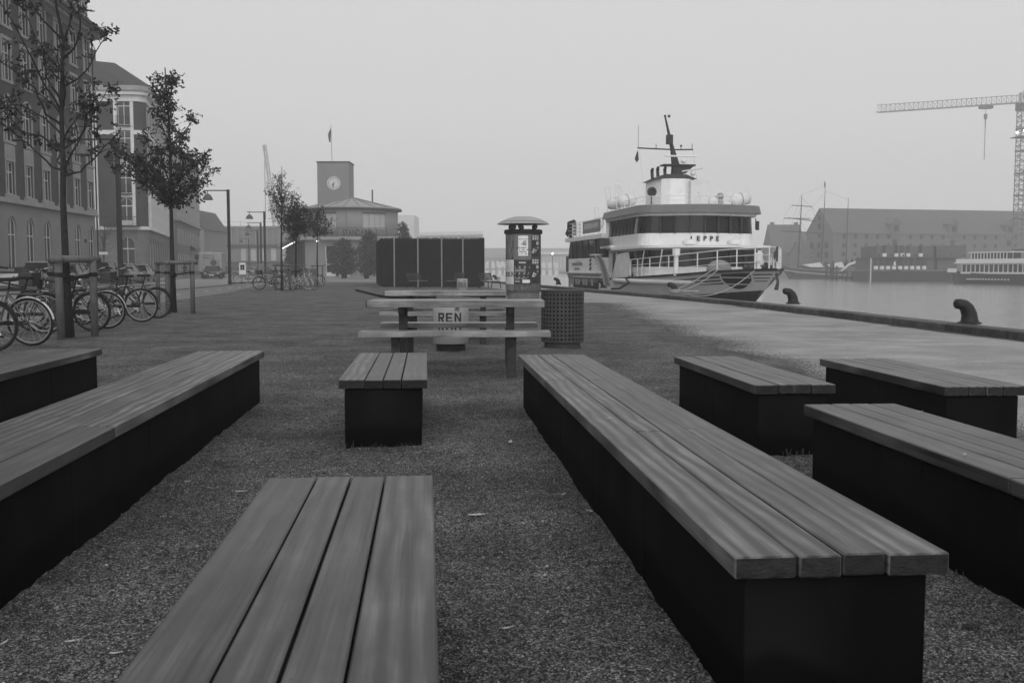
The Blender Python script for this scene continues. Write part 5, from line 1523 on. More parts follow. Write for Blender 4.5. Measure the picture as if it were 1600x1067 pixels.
fallen_leaf(1507, 711, 0.425, 0.010, 'small light leaf on the nearest plank of the right edge bench', rot=.9)
fallen_leaf(952, 654, 0.425, 0.012, 'small pale leaf on the top of the longest bench', rot=.9)
fallen_leaf(269, 508, 0, 0.05, 'dark leaf on the gravel beside the second tree guard', M['dleaf2'], .2, 0.5)
crumple('paper_scrap', 'white scrap of paper on the gravel behind the picnic tables', 'litter', G(703, 463), 0.10, M['paper'], 4, flat=.8)
crumple('paper_scrap', 'crumpled white paper on the ground beside the farther picnic table', 'litter', G(768, 495), 0.14, M['paper'], 5, flat=.5)
crumple('paper_scrap', 'flat pale paper lying on the gravel under the nearer picnic table', 'litter', G(763, 518), 0.13, M['dleaf'], 8, flat=.2)
# small leaf litter and gravel crumbs nobody could count
def scatter_leaves():
    rg = np.random.default_rng(9); n = 420
    yy = 2.2 + rg.random(n) ** 1.3 * 30; xx = (rg.random(n) * 2 - 1) * (0.52 * yy)
    k = (xx > -10) & (xx < 7); yy, xx = yy[k], xx[k]; n = len(yy)
    s = 0.006 + 0.010 * rg.random(n) + 0.0004 * yy; th = rg.random(n) * 6.28
    base = np.array([(-1, 0, 0), (-.3, .5, .35), (.6, .45, .3), (1.1, 0, 0), (.5, -.5, .3), (-.4, -.45, .4)], dtype=np.float32)
    P = base[None] * s[:, None, None]; c, q = np.cos(th)[:, None], np.sin(th)[:, None]
    z0 = np.array([ground_z(a, b) if a < interp(GR, b) else -0.015 for a, b in zip(xx, yy)])
    V = np.stack([P[:, :, 0] * c - P[:, :, 1] * q + xx[:, None], P[:, :, 0] * q + P[:, :, 1] * c + yy[:, None], P[:, :, 2] * rg.random((n, 1)) + z0[:, None] + 0.006], axis=2).reshape(-1, 3)
    F = (np.array([(0, 1, 5), (1, 2, 4), (1, 4, 5), (2, 3, 4)])[None] + (np.arange(n) * 6)[:, None, None]).reshape(-1, 3)
    tag(fast_mesh('leaf_litter', V, F, mat('leaf_litter', 0.12, 0.8, island=0.9)), kind='stuff')
scatter_leaves()
def tufts():
    rg = random.Random(6); mb = MB()
    def tuft(cx, cy, n, h, sp):
        for i in range(n):
            x = cx + rg.gauss(0, sp); y = cy + rg.gauss(0, sp * .4); hh = h * rg.uniform(.4, 1); a = rg.uniform(0, 6.28); l = rg.uniform(.2, .9) * hh
            dx, dy = math.cos(a) * l, math.sin(a) * l; w_ = 0.0016
            nx, ny = -math.sin(a) * w_, math.cos(a) * w_; z = ground_z(x, y)
            mb.add([(x - nx, y - ny, z), (x + nx, y + ny, z), (x + dx * .4 + nx, y + dy * .4 + ny, z + hh * .7), (x + dx * .4 - nx, y + dy * .4 - ny, z + hh * .7), (x + dx, y + dy, z + hh)], [(0, 1, 2, 3), (3, 2, 4)])
    for px, py, n, h in ((545, 700, 12, .07), (565, 702, 8, .05), (585, 702, 14, .08), (605, 703, 24, .09), (620, 703, 14, .07), (640, 702, 10, .06), (655, 700, 14, .06),
                         (1246, 706, 30, .1), (1262, 702, 30, .12), (1225, 706, 10, .07), (60, 940, 6, .06), (50, 950, 5, .05), (280, 760, 8, .04), (1500, 895, 14, .05), (120, 905, 12, .06), (330, 722, 12, .05)):
        p = G(px, py + 3); tuft(p.x, p.y, int(n * 1.3), h * rg.uniform(.6, 1), 0.05)
    tag(mb.build('grass_tufts', mat('dry_grass', 0.06, 0.8, island=0.5)), kind='stuff')
tufts()
# ------------------------------------------------------------------ trees
def leaf_cloud(name, centers, radii, per, size, m, parent, seed, origin, droop=0.3, lobed=True):
    rg = np.random.default_rng(seed)
    C = np.repeat(np.array(centers), per, axis=0); Rr = np.repeat(np.array(radii), per)
    n = len(C)
    d = rg.normal(size=(n, 3)); d /= np.linalg.norm(d, axis=1)[:, None]
    pos = C + d * (Rr * rg.random(n) ** 0.5)[:, None] * np.array([1, 1, .85])
    s = size * (0.55 + 0.75 * rg.random(n))
    # random leaf frames, biased to hang outward and down
    ax = d * .8 + rg.normal(size=(n, 3)) * .7; ax[:, 2] -= droop; ax /= np.linalg.norm(ax, axis=1)[:, None]
    up = rg.normal(size=(n, 3)); sd = np.cross(ax, up); sd /= np.linalg.norm(sd, axis=1)[:, None]
    nm = np.cross(ax, sd)
    if lobed:   # oak-like outline with waist
        tmpl = [(0, 0, 0), (.32, .2, .06), (.48, .08, .02), (.7, .25, .05), (1.0, 0, 0), (.7, -.25, .05), (.48, -.08, .02), (.32, -.2, .06)]
        fs = [(0, 1, 2, 7), (7, 2, 6, 6), (2, 3, 4, 5)]
        F0 = np.array([(0, 1, 7), (1, 2, 7), (2, 6, 7), (2, 3, 5), (3, 4, 5), (2, 5, 6)])
    else:
        tmpl = [(0, 0, 0), (.5, .28, .05), (1, 0, 0), (.5, -.28, .05)]
        F0 = np.array([(0, 1, 2), (0, 2, 3)])
    T = np.array(tmpl)
    V = pos[:, None, :] + s[:, None, None] * (T[None, :, 0, None] * ax[:, None, :] + T[None, :, 1, None] * sd[:, None, :] + T[None, :, 2, None] * nm[:, None, :])
    k = len(tmpl)
    F = (F0[None] + (np.arange(n) * k)[:, None, None]).reshape(-1, 3)
    V = V.reshape(-1, 3) - np.array(origin)[None]
    o = fast_mesh(name, V, F, m, parent)
    return o
def px_tree(label, Y, trunk, limbs, trunk_r, seed, leaf=0.085, per=16, cl=0.11, twigs=4, spread=1.0, leafm=None, start=.35, name='street_tree', twig_len=.28, group=None):
    """trunk and limbs surveyed in photo pixels at distance Y; limbs get their own depth"""
    rg = random.Random(seed)
    W = lambda px, py, dy: Vector((X(px, Y) + 0 * dy, Y + dy, ZZ(py, Y)))
    base = Vector((X(trunk[0][0], Y), Y, 0))
    t = thing(name, label, 'tree', base, 0, group)
    mb = MB(); mb.smooth = True
    tp = [W(px, py, 0) - base for px, py in trunk]; tp[0].z = -.06
    Ltot = tp[-1].z
    rs = [max(.012, trunk_r * (1 - .82 * max(0, p.z / Ltot) ** .8)) for p in tp]; rs[0] = trunk_r * 1.15
    mb.tube(tp, rs, 9)
    mb.build('trunk', M['bark'], t)
    mb = MB(); centers = []; rad = []
    for li, limb in enumerate(limbs):
        dy = rg.uniform(-1, 1) * spread * .9
        n = len(limb); pts = []
        # arc length for depth
        for i, (px, py) in enumerate(limb):
            s_ = (i / max(1, n - 1)); pts.append(W(px + rg.uniform(-1, 1), py + rg.uniform(-1, 1), dy * s_ ** 1.2) - base)
        # refine
        fine = []
        for i in range(n - 1):
            for k in range(3):
                q = pts[i].lerp(pts[i + 1], k / 3)
                if k: q += Vector((rg.gauss(0, .012), rg.gauss(0, .012), rg.gauss(0, .012))) * (pts[i + 1] - pts[i]).length * 2
                fine.append(q)
        fine.append(pts[-1]); m_ = len(fine)
        r0 = max(.010, trunk_r * rg.uniform(.17, .29))
        mb.tube(fine, [r0 * (1 - .85 * k / (m_ - 1)) + .003 for k in range(m_)], 6)
        for k in range(m_):
            s_ = k / (m_ - 1)
            if s_ < start: continue
            for j in range(twigs if s_ < .98 else twigs + 1):
                if rg.random() < .25: continue
                dr = Vector((rg.gauss(0, 1), rg.gauss(0, 1), rg.gauss(.25, .8))).normalized()
                e = fine[k] + dr * twig_len * rg.uniform(.4, 1.2)
                mid = fine[k].lerp(e, .5) + Vector((rg.gauss(0, .02), rg.gauss(0, .02), .02))
                mb.tube([fine[k], mid, e], [.007, .005, .003], 4, False)
                if rg.random() < .85: centers.append(tuple(e + base)); rad.append(cl * rg.uniform(.6, 1.25))
        centers.append(tuple(fine[-1] + base)); rad.append(cl)
    tag(mb.build('limbs', M['bark'], t), kind=None)
    leaf_cloud('crown', centers, rad, per, leaf, leafm or M['leaf'], t, seed + 1, base)
    return t
T1 = [(107, 528), (105, 430), (104, 320), (106, 250), (106, 180), (109, 120), (112, 70), (103, 20), (97, -30), (94, -70)]
limbs1 = [[(104, 268), (85, 262), (60, 240), (20, 205), (-4, 188)], [(104, 262), (86, 252), (83, 230), (76, 214)], [(107, 270), (125, 245), (150, 215), (166, 190), (185, 172)],
 [(109, 276), (135, 272), (165, 245), (200, 214)], [(107, 185), (95, 168), (72, 152), (40, 132)], [(108, 222), (126, 205), (150, 190), (172, 168)],
 [(108, 142), (130, 128), (146, 108), (160, 72), (175, 48)], [(106, 178), (82, 122), (62, 62), (42, 18)], [(109, 122), (86, 92), (70, 62), (56, 12)],
 [(112, 78), (125, 48), (134, 18)], [(112, 70), (96, 48), (84, 8)], [(108, 102), (134, 86), (149, 62), (154, 28)], [(106, 238), (130, 215), (142, 182), (164, 132)],
 [(106, 215), (84, 190), (50, 170), (18, 172)], [(106, 160), (92, 130), (100, 95)], [(105, 240), (70, 215), (40, 210), (10, 175)], [(98, 0), (120, -10), (140, 0)], [(107, 175), (120, 160), (130, 130), (128, 100)], [(106, 200), (90, 185), (84, 150), (60, 125), (30, 95)]]
px_tree('sparse young oak with thin limbs in front of the brick building at the left', 16.1, T1, limbs1, .074, 5, leaf=.10, per=10, cl=.07, twigs=2, start=.55, twig_len=.22)
T2 = [(271, 489), (271, 400), (271, 320), (272, 250), (271, 190), (268, 140), (267, 112)]
rg2 = random.Random(21)
tips = [(314, 190), (340, 264), (190, 250), (300, 215), (234, 222), (210, 268), (240, 298), (226, 285), (303, 300), (288, 312), (325, 243), (246, 182), (292, 168), (254, 148), (280, 150), (257, 132), (276, 120), (302, 242), (228, 252), (258, 308), (286, 282), (250, 262), (312, 284), (268, 205), (245, 235), (290, 235), (262, 175), (332, 270), (200, 240), (275, 262), (240, 275), (300, 268), (215, 250), (283, 205), (255, 285), (316, 255), (265, 128), (270, 292), (232, 268), (262, 240)]
limbs2 = []
for tx, ty in tips:
    if ty < 192 and tx < 300: tx = 271 + (tx - 271) * .62
    tx = 271 + (tx - 271) * (1.0 if abs(tx - 271) > 60 and ty < 272 else .92 if ty < 270 else .84)
    oy = min(318, ty + rg2.uniform(20, 55) + abs(tx - 271) * .35); ox = 271
    limbs2.append([(ox, oy), ((ox + tx) / 2 + rg2.uniform(-4, 4), (oy + ty) / 2 + 4 + rg2.uniform(-5, 5)), (tx, ty)])
px_tree('dense leafy young oak in front of the street corner, the fullest crown', 25.2, T2, limbs2, .075, 9, leaf=.11, per=13, cl=.125, twigs=3, start=.42, twig_len=.15)
def rand_tree(label, px, pyb, ptop, env, ntips, Y, seed, **kw):
    rg = random.Random(seed)
    tr = [(px, pyb), (px, (pyb + env[3]) / 2), (px + 1, env[3]), (px + 2, (env[1] + env[3]) / 2), (px + kw.pop('lean', 3), ptop)]
    lb = []
    for k in range(ntips):
        a = rg.uniform(0, 6.28); q = rg.random() ** .5
        tx = (env[0] + env[2]) / 2 + math.cos(a) * q * (env[2] - env[0]) / 2; ty = (env[1] + env[3]) / 2 + math.sin(a) * q * (env[3] - env[1]) / 2
        oy = min(env[3] + 4, ty + rg.uniform(10, 30)); lb.append([(px + 1, oy), ((px + tx) / 2, (oy + ty) / 2 + 2), (tx, ty)])
    return px_tree(label, Y, tr, lb, kw.pop('tr', .07), seed, **kw)
rand_tree('nearly bare young tree with a thin pointed top beside the farther lamp posts', 441, 456, 262, (424, 272, 462, 350), 44, 50, 31, leaf=.11, per=4, cl=.13, twigs=2, twig_len=.32, spread=.8)
rand_tree('dense dark young tree standing right before the low wing of the clock tower building', 463, 453, 312, (447, 312, 488, 372), 34, 53, 33, leaf=.15, per=11, cl=.22, twigs=2, twig_len=.3, spread=.8)
rand_tree('thin leaved young tree in front of the clock tower building wall', 496.5, 447, 318, (478, 322, 520, 366), 26, 62, 35, leaf=.15, per=7, cl=.2, twigs=2, twig_len=.35, spread=.8)
rand_tree('small bare leafless tree at the foot of the rounded corner building', 164, 432, 345, (148, 350, 182, 395), 22, 98, 37, leaf=.1, per=1, cl=.1, twigs=3, twig_len=.5, spread=1.5, tr=.12)
def bush(label, px, pyb, env, Y, seed, m, ncl=170, leaf=.26, per=26, cl=.42, shape='egg'):
    rg = random.Random(seed)
    base = Vector((X(px, Y), Y, 0))
    t = thing('garden_tree', label, 'tree', base, 0)
    mb = MB(); mb.smooth = True; H = ZZ(env[1], Y)
    for k in range(5):
        tx = X(rg.uniform(env[0] + 6, env[2] - 6), Y) - base.x
        mb.tube([(0.1 * (k - 2), 0, -.05), (tx * .35, rg.uniform(-.3, .3), H * .4), (tx, rg.uniform(-.8, .8), H * .85)], [.12, .07, .02], 6)
    mb.build('trunk', M['bark'], t)
    cs = []; rs = []
    cx = (X(env[0], Y) + X(env[2], Y)) / 2; hw = (X(env[2], Y) - X(env[0], Y)) / 2; zb, zt = ZZ(env[3], Y), ZZ(env[1], Y)
    for k in range(ncl):
        v = rg.random(); a = rg.uniform(0, 6.28); q = rg.random() ** .45
        prof = math.sin(math.pi * min(1, (v * .92 + .08)) ** .75) ** .7 * (1 + .25 * math.sin(3 * a + seed) * rg.random())
        cs.append((cx + math.cos(a) * q * hw * prof, Y + math.sin(a) * q * hw * prof, zb + (zt - zb) * v)); rs.append(cl * rg.uniform(.6, 1.3))
    leaf_cloud('crown', cs, rs, per, leaf, m, t, seed, base, lobed=False)
bush('broad shaggy garden tree before the STANDARD lettering, left of two', 538, 432, (515, 377, 560, 426), 118, 3, M['leaf2'], 210, .3, 20, .5)
bush('broad shaggy garden tree touching the slatted pavilion, right of two', 573, 431, (560, 367, 598, 426), 116, 4, M['leaf2'], 230, .3, 20, .5)
bush('garden tree top showing above the slatted pavilion at the rounded building', 631, 428, (618, 352, 642, 405), 122, 5, M['leaf2'], 130, .3, 14, .45)
bush('low dark bush at the end of the wing behind the bare young tree', 452, 430, (446, 393, 459, 428), 150, 6, M['leaf2'], 60, .3, 16, .5)
# ------------------------------------------------------------------ street lamps
def lamp_proto():
    t = thing('street_lamp', 'x', 'street lamp', (0, 0, 0), 0, 'dark street lamps with bell shades along the cycle path')
    mb = MB(); mb.box(-.085, .085, -.085, .085, 0, 6.5); mb.build('pole', M['lamp'], t)
    mb = MB(); mb.box(-1.62, -.086, -.035, .035, 6.40, 6.47); mb.build('arm', M['lamp'], t)
    mb = MB(); mb.smooth = True; mb.lathe([(.02, 6.22), (.07, 6.22), (.16, 6.17), (.28, 6.02), (.34, 5.86), (.36, 5.80), (.33, 5.80), (.25, 5.98), (.05, 6.1)], 20, (-1.4, 0)); mb.tube([(-1.4, 0, 6.2), (-1.4, 0, 6.41)], .03, 6)
    mb.build('shade', M['lampshade'], t)
    mb = MB(); mb.box(-.11, .11, -.11, .11, 0, .3); mb.build('foot', M['lamp'], t)
    return t
M['lampshade'] = mat('lamp_shade_paint', .09, .5)
lp = lamp_proto(); first = True
for px, Y, lab in ((190, 41.6, 'nearest street lamp, its thick dark post rising between the first two trees'), (360, 68.5, 'street lamp standing alone on the kerb left of the bare young tree'),
                   (479 - 63.5, 94.5, 'second street lamp beyond, its post just left of the bare young tree'), (409.5, 117, 'third lamp post of the far row, slightly lower than the one before it'),
                   (404.5, 140, 'fourth lamp post of the far row, hazy, third shade hanging down'), (390.5, 179, 'farthest and faintest street lamp, left of the far row')):
    o = lp if first else dup(lp)
    first = False; o.location = (X(px, Y), Y, -.02); o['label'] = lab

# ------------------------------------------------------------------ timber tree guards
def guard(posts, pairs, label, h=1.22, r=.055, tree=None):
    c = sum((Vector(p) for p in posts), Vector()) / len(posts)
    t = thing('tree_guard', label, 'tree guard', (c.x, c.y, 0))
    for p in posts:
        mb = MB(); mb.smooth = True; q = Vector(p) - c
        mb.tube([(q.x, q.y, -.08), (q.x + rngp.uniform(-.01, .01), q.y, h - .05), (q.x, q.y, h + .03)], [r, r, r * .95], 10); mb.build('post', M['post'], t)
        mb = MB(); mb.lathe([(r + .002, h - .25), (r + .012, h - .24), (r + .012, h - .19), (r + .002, h - .18)], 10, (q.x, q.y)); mb.build('strap', M['rubber'], t)
    for i, j in pairs:
        a, b = Vector(posts[i]) - c, Vector(posts[j]) - c; d = (b - a).normalized() * .13
        mb = MB(); mb.smooth = True; z = h + r * .55
        side = Vector((0, 0, 0))
        mb.tube([(a.x - d.x, a.y - d.y, z), (b.x + d.x, b.y + d.y, z)], r, 10); mb.build('rail', M['post'], t)
    if tree is not None:
        for p in posts:
            q = Vector(p) - c; tt = Vector(tree) - c
            mb = MB(); m_ = q.lerp(tt, .5)
            mb.tube([(q.x, q.y, h - .2), (m_.x, m_.y, h - .24), (tt.x, tt.y, h - .28)], [.014, .02, .014], 5); mb.build('tie', M['rubber'], t)
        b = MB(); b.lathe([(.085, h - .33), (.10, h - .32), (.10, h - .23), (.085, h - .22)], 10, (tt.x, tt.y)); b.build('tree_collar', M['rubber'], t)
def GP(px, py):
    p = G(px, py); return (p.x, p.y, 0)
guard([GP(95.6, 529), GP(148.5, 525), (X(82, 17.9), 17.9, 0)], [(0, 1), (0, 2)], 'large tree guard of round timber posts round the sparse oak at the left', r=.06, tree=(X(107, 16.1), 16.1, 0))
guard([GP(262.5, 491), GP(301.5, 490), (X(247.5, 26.8), 26.8, 0)], [(0, 1), (0, 2)], 'timber tree guard round the dense leafy oak, second from the left', r=.055, tree=(X(271, 25.2), 25.2, 0))
guard([GP(431, 454), GP(453, 454), (X(441, 51.5), 51.5, 0)], [(0, 1), (0, 2), (2, 1)], 'tree guard round the bare young tree next to the parked silver bicycles', h=1.25, tree=(X(441, 50), 50, 0))
guard([GP(463, 450), GP(475, 450), (X(469, 55.5), 55.5, 0)], [(0, 1), (0, 2)], 'tree guard round the dense dark young tree, left of the round slatted bin', h=1.25, tree=(X(463, 53), 53, 0))
guard([GP(489, 441.5), GP(504, 441.5), (X(497, 82), 82, 0)], [(0, 1), (0, 2), (2, 1)], 'farthest small tree guard, right of the round slatted bin', h=1.3)

# slatted round bin by the guards
def slat_bin():
    Y = 60.0
    t = thing('slatted_bin', 'round litter bin clad in vertical slats beside the parked bicycles', 'litter bin', (X(487, Y), Y, 0))
    r = .33
    me = MB().box(-.028, .028, -.012, .012, .05, 1.08).mesh('slat', M['post'])
    for k in range(30):
        a = 2 * math.pi * k / 30
        link('slat', me, t, Matrix.Translation((r * math.cos(a), r * math.sin(a), 0)) @ Matrix.Rotation(a + math.pi / 2, 4, 'Z'))
    mb = MB(); mb.lathe([(r - .03, 0), (r - .03, 1.0)], 24); mb.build('drum', M['lamp'], t)
    mb = MB(); mb.lathe([(r + .02, 1.09), (r + .02, 1.13), (r - .1, 1.17), (r - .12, 1.1)], 24); mb.build('lid', M['panel'], t)
slat_bin()

# ------------------------------------------------------------------ bicycles
M['frame_black'] = mat('bicycle_black_paint', .015, .35)
M['frame_silver'] = mat('bicycle_silver_paint', .42, .35, metal=.4)
M['frame_grey'] = mat('bicycle_grey_paint', .08, .35)
M['rim'] = mat('bicycle_rim', .4, .35, metal=.6)
M['rim_d'] = mat('bicycle_rim_dark', .07, .4, metal=.4)
M['fender_w'] = mat('pale_mudguard', .55, .4)
M['wicker'] = mat('wicker_basket', .05, .9, .5, 50, .5)
def bicycle(label, fm, rim, basket=False, fender=None, step=False):
    """local x: backwards (rear wheel at +x), plane y=0, z up"""
    t = thing('bicycle', label, 'bicycle', (0, 0, 0), 0, 'bicycles parked in the rack between the trees')
    r = .345; wb = 1.08
    RW = (wb / 2, 0, r); FW = (-wb / 2, 0, r)
    for c, nm in ((RW, 'rear_wheel'), (FW, 'front_wheel')):
        mb = MB(); mb.torus((0, 0, 0), r - .018, .020, 'y', 40, 8); wl = mb.build(nm, M['rubber'], t, Matrix.Translation(c))
        mb = MB(); mb.torus((0, 0, 0), r - .043, .0105, 'y', 40, 6); mb.build('rim', rim, wl)
        mb = MB()
        for k in range(18):
            a = 2 * math.pi * k / 18; a2 = a + (.5 if k % 2 else -.5)
            mb.tube([(.018 * math.cos(a2), .02 * (1 if k % 2 else -1), .018 * math.sin(a2)), ((r - .045) * math.cos(a), 0, (r - .045) * math.sin(a))], .0022, 3, False)
        mb.tube([(0, -.045, 0), (0, .045, 0)], .022, 8)
        tag(mb.build('spokes', M['chrome'], wl), kind='stuff')
    BB = (.08, 0, .30); ST = (.26, 0, .80); HT = (-.33, 0, .92); HB = (-.37, 0, .70)
    mb = MB()
    if step: mb.tube([HB, (-.1, 0, .42), BB], .019, 8); mb.tube([(-.345, 0, .82), (-.05, 0, .52), (.15, 0, .48)], .016, 8)
    else: mb.tube([HB, BB], .019, 8); mb.tube([HT, (.235, 0, .80)], .017, 8)
    mb.tube([BB, ST], .018, 8); mb.tube([HT, HB], .022, 8)
    for s in (-1, 1):
        mb.tube([(BB[0], .02 * s, BB[2]), (RW[0], .06 * s, RW[2])], .011, 6); mb.tube([(.235, .02 * s, .76), (RW[0], .06 * s, RW[2])], .009, 6)
    mb.build('frame', fm, t)
    mb = MB()
    for s in (-1, 1): mb.tube([HB, (-.40, .035 * s, .62), (-.46, .05 * s, .5), (FW[0], .05 * s, FW[2])], .012, 6)
    mb.build('fork', fm, t)
    mb = MB(); mb.tube([HT, (-.315, 0, 1.05)], .013, 6); mb.tube([(-.16, -.28, 1.10), (-.24, -.25, 1.12), (-.33, -.1, 1.08), (-.33, .1, 1.08), (-.24, .25, 1.12), (-.16, .28, 1.10)], .011, 6); hb = mb.build('handlebar', M['chrome'], t)
    for s in (-1, 1):
        b = MB(); b.tube([(-.24, .25 * s, 1.12), (-.10, .285 * s, 1.09)], .017, 6); b.build('grip', M['rubber'], hb)
    mb = MB(); mb.smooth = True
    mb.prism([(.13, -.02), (.13, .02), (.26, .06), (.36, .09), (.40, .05), (.40, -.05), (.36, -.09), (.26, -.06)], .93, .975); mb.tube([ST, (.29, 0, .93)], .013, 6); mb.build('saddle', M['rubber'], t)
    for c, nm, a0, a1 in ((RW, 'rear_mudguard', .12, 2.7), (FW, 'front_mudguard', .9, 3.1)):
        mb = MB(); n = 14; vs = []
        for k in range(n + 1):
            a = a0 + (a1 - a0) * k / n
            for y, q in ((-.026, r + .008), (0, r + .02), (.026, r + .008)): vs.append((c[0] + q * math.cos(a), y, c[2] + q * math.sin(a)))
        fs = []
        for k in range(n):
            for j in range(2): fs.append((k * 3 + j, k * 3 + j + 1, k * 3 + 4 + j, k * 3 + 3 + j))
        mb.add(vs, fs); mb.build(nm, fender or fm, t)
    mb = MB(); z = .745
    for y in (-.06, -.02, .02, .06): mb.tube([(.26, y, z), (.74, y, z)], .006, 4)
    for x in (.3, .5, .72): mb.tube([(x, -.06, z), (x, .06, z)], .006, 4)
    for s in (-1, 1): mb.tube([(.70, .06 * s, z), (RW[0], .065 * s, RW[2])], .005, 4)
    mb.build('luggage_rack', M['rim_d'], t)
    mb = MB(); mb.torus((BB[0], -.045, BB[2]), .085, .008, 'y', 20, 5); mb.tube([(BB[0], -.06, BB[2]), (BB[0] + .06, -.08, BB[2] - .15)], .01, 5); mb.tube([(BB[0], .06, BB[2]), (BB[0] - .06, .08, BB[2] + .15)], .01, 5); mb.build('crank', M['chrome'], t)
    mb = MB(); mb.box(BB[0] - .1, RW[0], -.062, -.045, .31, .365); mb.build('chain_case', M['rubber'], t)
    for q in ((BB[0] + .06, -.1, BB[2] - .15), (BB[0] - .06, .1, BB[2] + .15)):
        b = MB(); b.box(q[0] - .045, q[0] + .045, q[1] - .045, q[1] + .045, q[2] - .012, q[2] + .012); b.build('pedal', M['rubber'], t)
    b = MB(); b.tube([(BB[0] + .1, .05, BB[2]), (BB[0] + .2, .16, .01)], .009, 5); b.build('kickstand', M['chrome'], t)
    b = MB(); b.ball((.745, 0, .66), .028, 6); b.build('rear_lamp', M['rim_d'], t)
    b = MB(); b.ball((-.45, 0, .84), .04, 6); b.build('headlight', M['chrome'], t)
    if basket:
        b = MB(); b.prism([(-.66, -.16), (-.40, -.19), (-.40, .19), (-.66, .16)], .80, 1.03); b.build('basket', M['wicker'], t)
    return t
bA = bicycle('A', M['frame_black'], M['rim'], fender=M['frame_black'])
bB = bicycle('B', M['frame_black'], M['rim_d'], basket=True)
bC = bicycle('C', M['frame_grey'], M['rim'], fender=M['fender_w'], step=True)
bD = bicycle('D', M['frame_silver'], M['rim'], step=True)
used = set()
def put_bike(proto, px, Y, rz, lab, lean=.0, pitch=0, group=None):
    o = proto if proto.name not in used else dup(proto)
    used.add(proto.name); used.add(o.name)
    d = Vector((math.cos(R(rz)), math.sin(R(rz)), 0)) * .54
    o.location = (X(px, Y) - d.x, Y - d.y, 0.0)
    o.rotation_euler = (R(lean), 0, R(rz)); o['label'] = lab
    if group: o['group'] = group
    return o
put_bike(bB, -14, 13.2, 6, 'nearest bicycle, only its dark rear wheel entering at the left edge', 4)
put_bike(bC, 48, 14.2, -4, 'bicycle with a pale rear mudguard at the left edge, largest whole wheel in view', 5)
put_bike(bA, 70, 16.9, 8, 'black bicycle behind the one with the pale rear mudguard', 4)
put_bike(bB, 144, 17.5, -3, 'black bicycle with a front basket, its rear wheel just behind the right timber post', 3)
put_bike(bD, 167, 18.3, 5, 'silver step-through bicycle whose rear wheel shows right of the first tree guard', 5)
put_bike(bA, 128, 19.6, -9, 'black bicycle half hidden behind the trunk of the sparse oak', 3)
put_bike(bA, 221, 20.6, 3, 'tall black bicycle with a luggage rack, second from the right end of the rack', 3)
put_bike(bB, 246, 22.1, -5, 'rightmost bicycle of the rack, its rear wheel reaching the second tree guard', 4)
put_bike(bC, 196, 23.6, 7, 'bicycle with a white front mudguard behind the tall black one', 4)
for px, Y, rz, pr, lab in ((449, 51.5, 184, bD, 'silver bicycle leaning in the guard of the bare young tree'), (458, 52.6, 176, bD, 'second silver bicycle behind the first at the bare young tree'),
                           (466, 53.8, 5, bA, 'black bicycle just left of the round slatted bin'), (500, 62, 4, bA, 'black bicycle standing right of the round slatted bin'), (438, 52, 0, bB, 'dark bicycle at the left post of the farther tree guard'),
                           (395, 74, 2, bD, 'silver bicycle under the small framed sign by the kerb'), (416, 76, 184, bC, 'bicycle beside the grey street cabinet')):
    put_bike(pr, px, Y, rz, lab, 3, group='bicycles parked near the farther tree guards')

# ------------------------------------------------------------------ slatted pavilion
def pavilion():
    Y = 61.0; x0 = X(597, Y); W = X(757, Y) - x0
    t = thing('slatted_pavilion', 'black pavilion of close upright slats with pale posts in front', 'pavilion', (x0, Y, 0), R(-2))
    rg = random.Random(8); H = 3.0
    m = mat('black_slat', .016, .8, .3, 3, spec=.2)
    D = 13.0; lx = -2.55      # the left side runs back and outward
    def slats(n, f, name):
        mb = MB()
        for k in range(n):
            x, y = f((k + .5) / n); h = H - .04 + rg.uniform(-.03, .04)
            if rg.random() < .10: h -= rg.uniform(.0, .05)
            mb.box(x - .021, x + .021, y - .02, y + .02, .03, h)
        tag(mb.build(name, m, t), kind='stuff')
    slats(92, lambda s: (s * W, 0), 'front_slats')
    slats(92, lambda s: (s * W, .10), 'inner_slats')
    slats(150, lambda s: (s * lx, s * D), 'side_slats')
    slats(150, lambda s: (W + s * lx, s * D), 'far_side_slats')
    slats(80, lambda s: (lx + s * W, D), 'rear_slats')
    mb = MB()
    for z in (.35, 1.4, 2.55): mb.box(0.03, W - .03, .035, .07, z, z + .08)
    mb.build('cross_rail', m, t)
    mb = MB(); mb.prism([(.12, .16), (W - .15, .16), (W - .15 + lx, D - .2), (lx + .12, D - .2)], -.02, 2.9); mb.build('core_wall', M['black'], t)
    for px in (617, 654, 691, 724):
        b = MB(); b.tube([(X(px, Y) - x0, -.1, -.02), (X(px, Y) - x0, -.1, H + .03)], .045, 8); b.build('post', M['galv'], t)
pavilion()

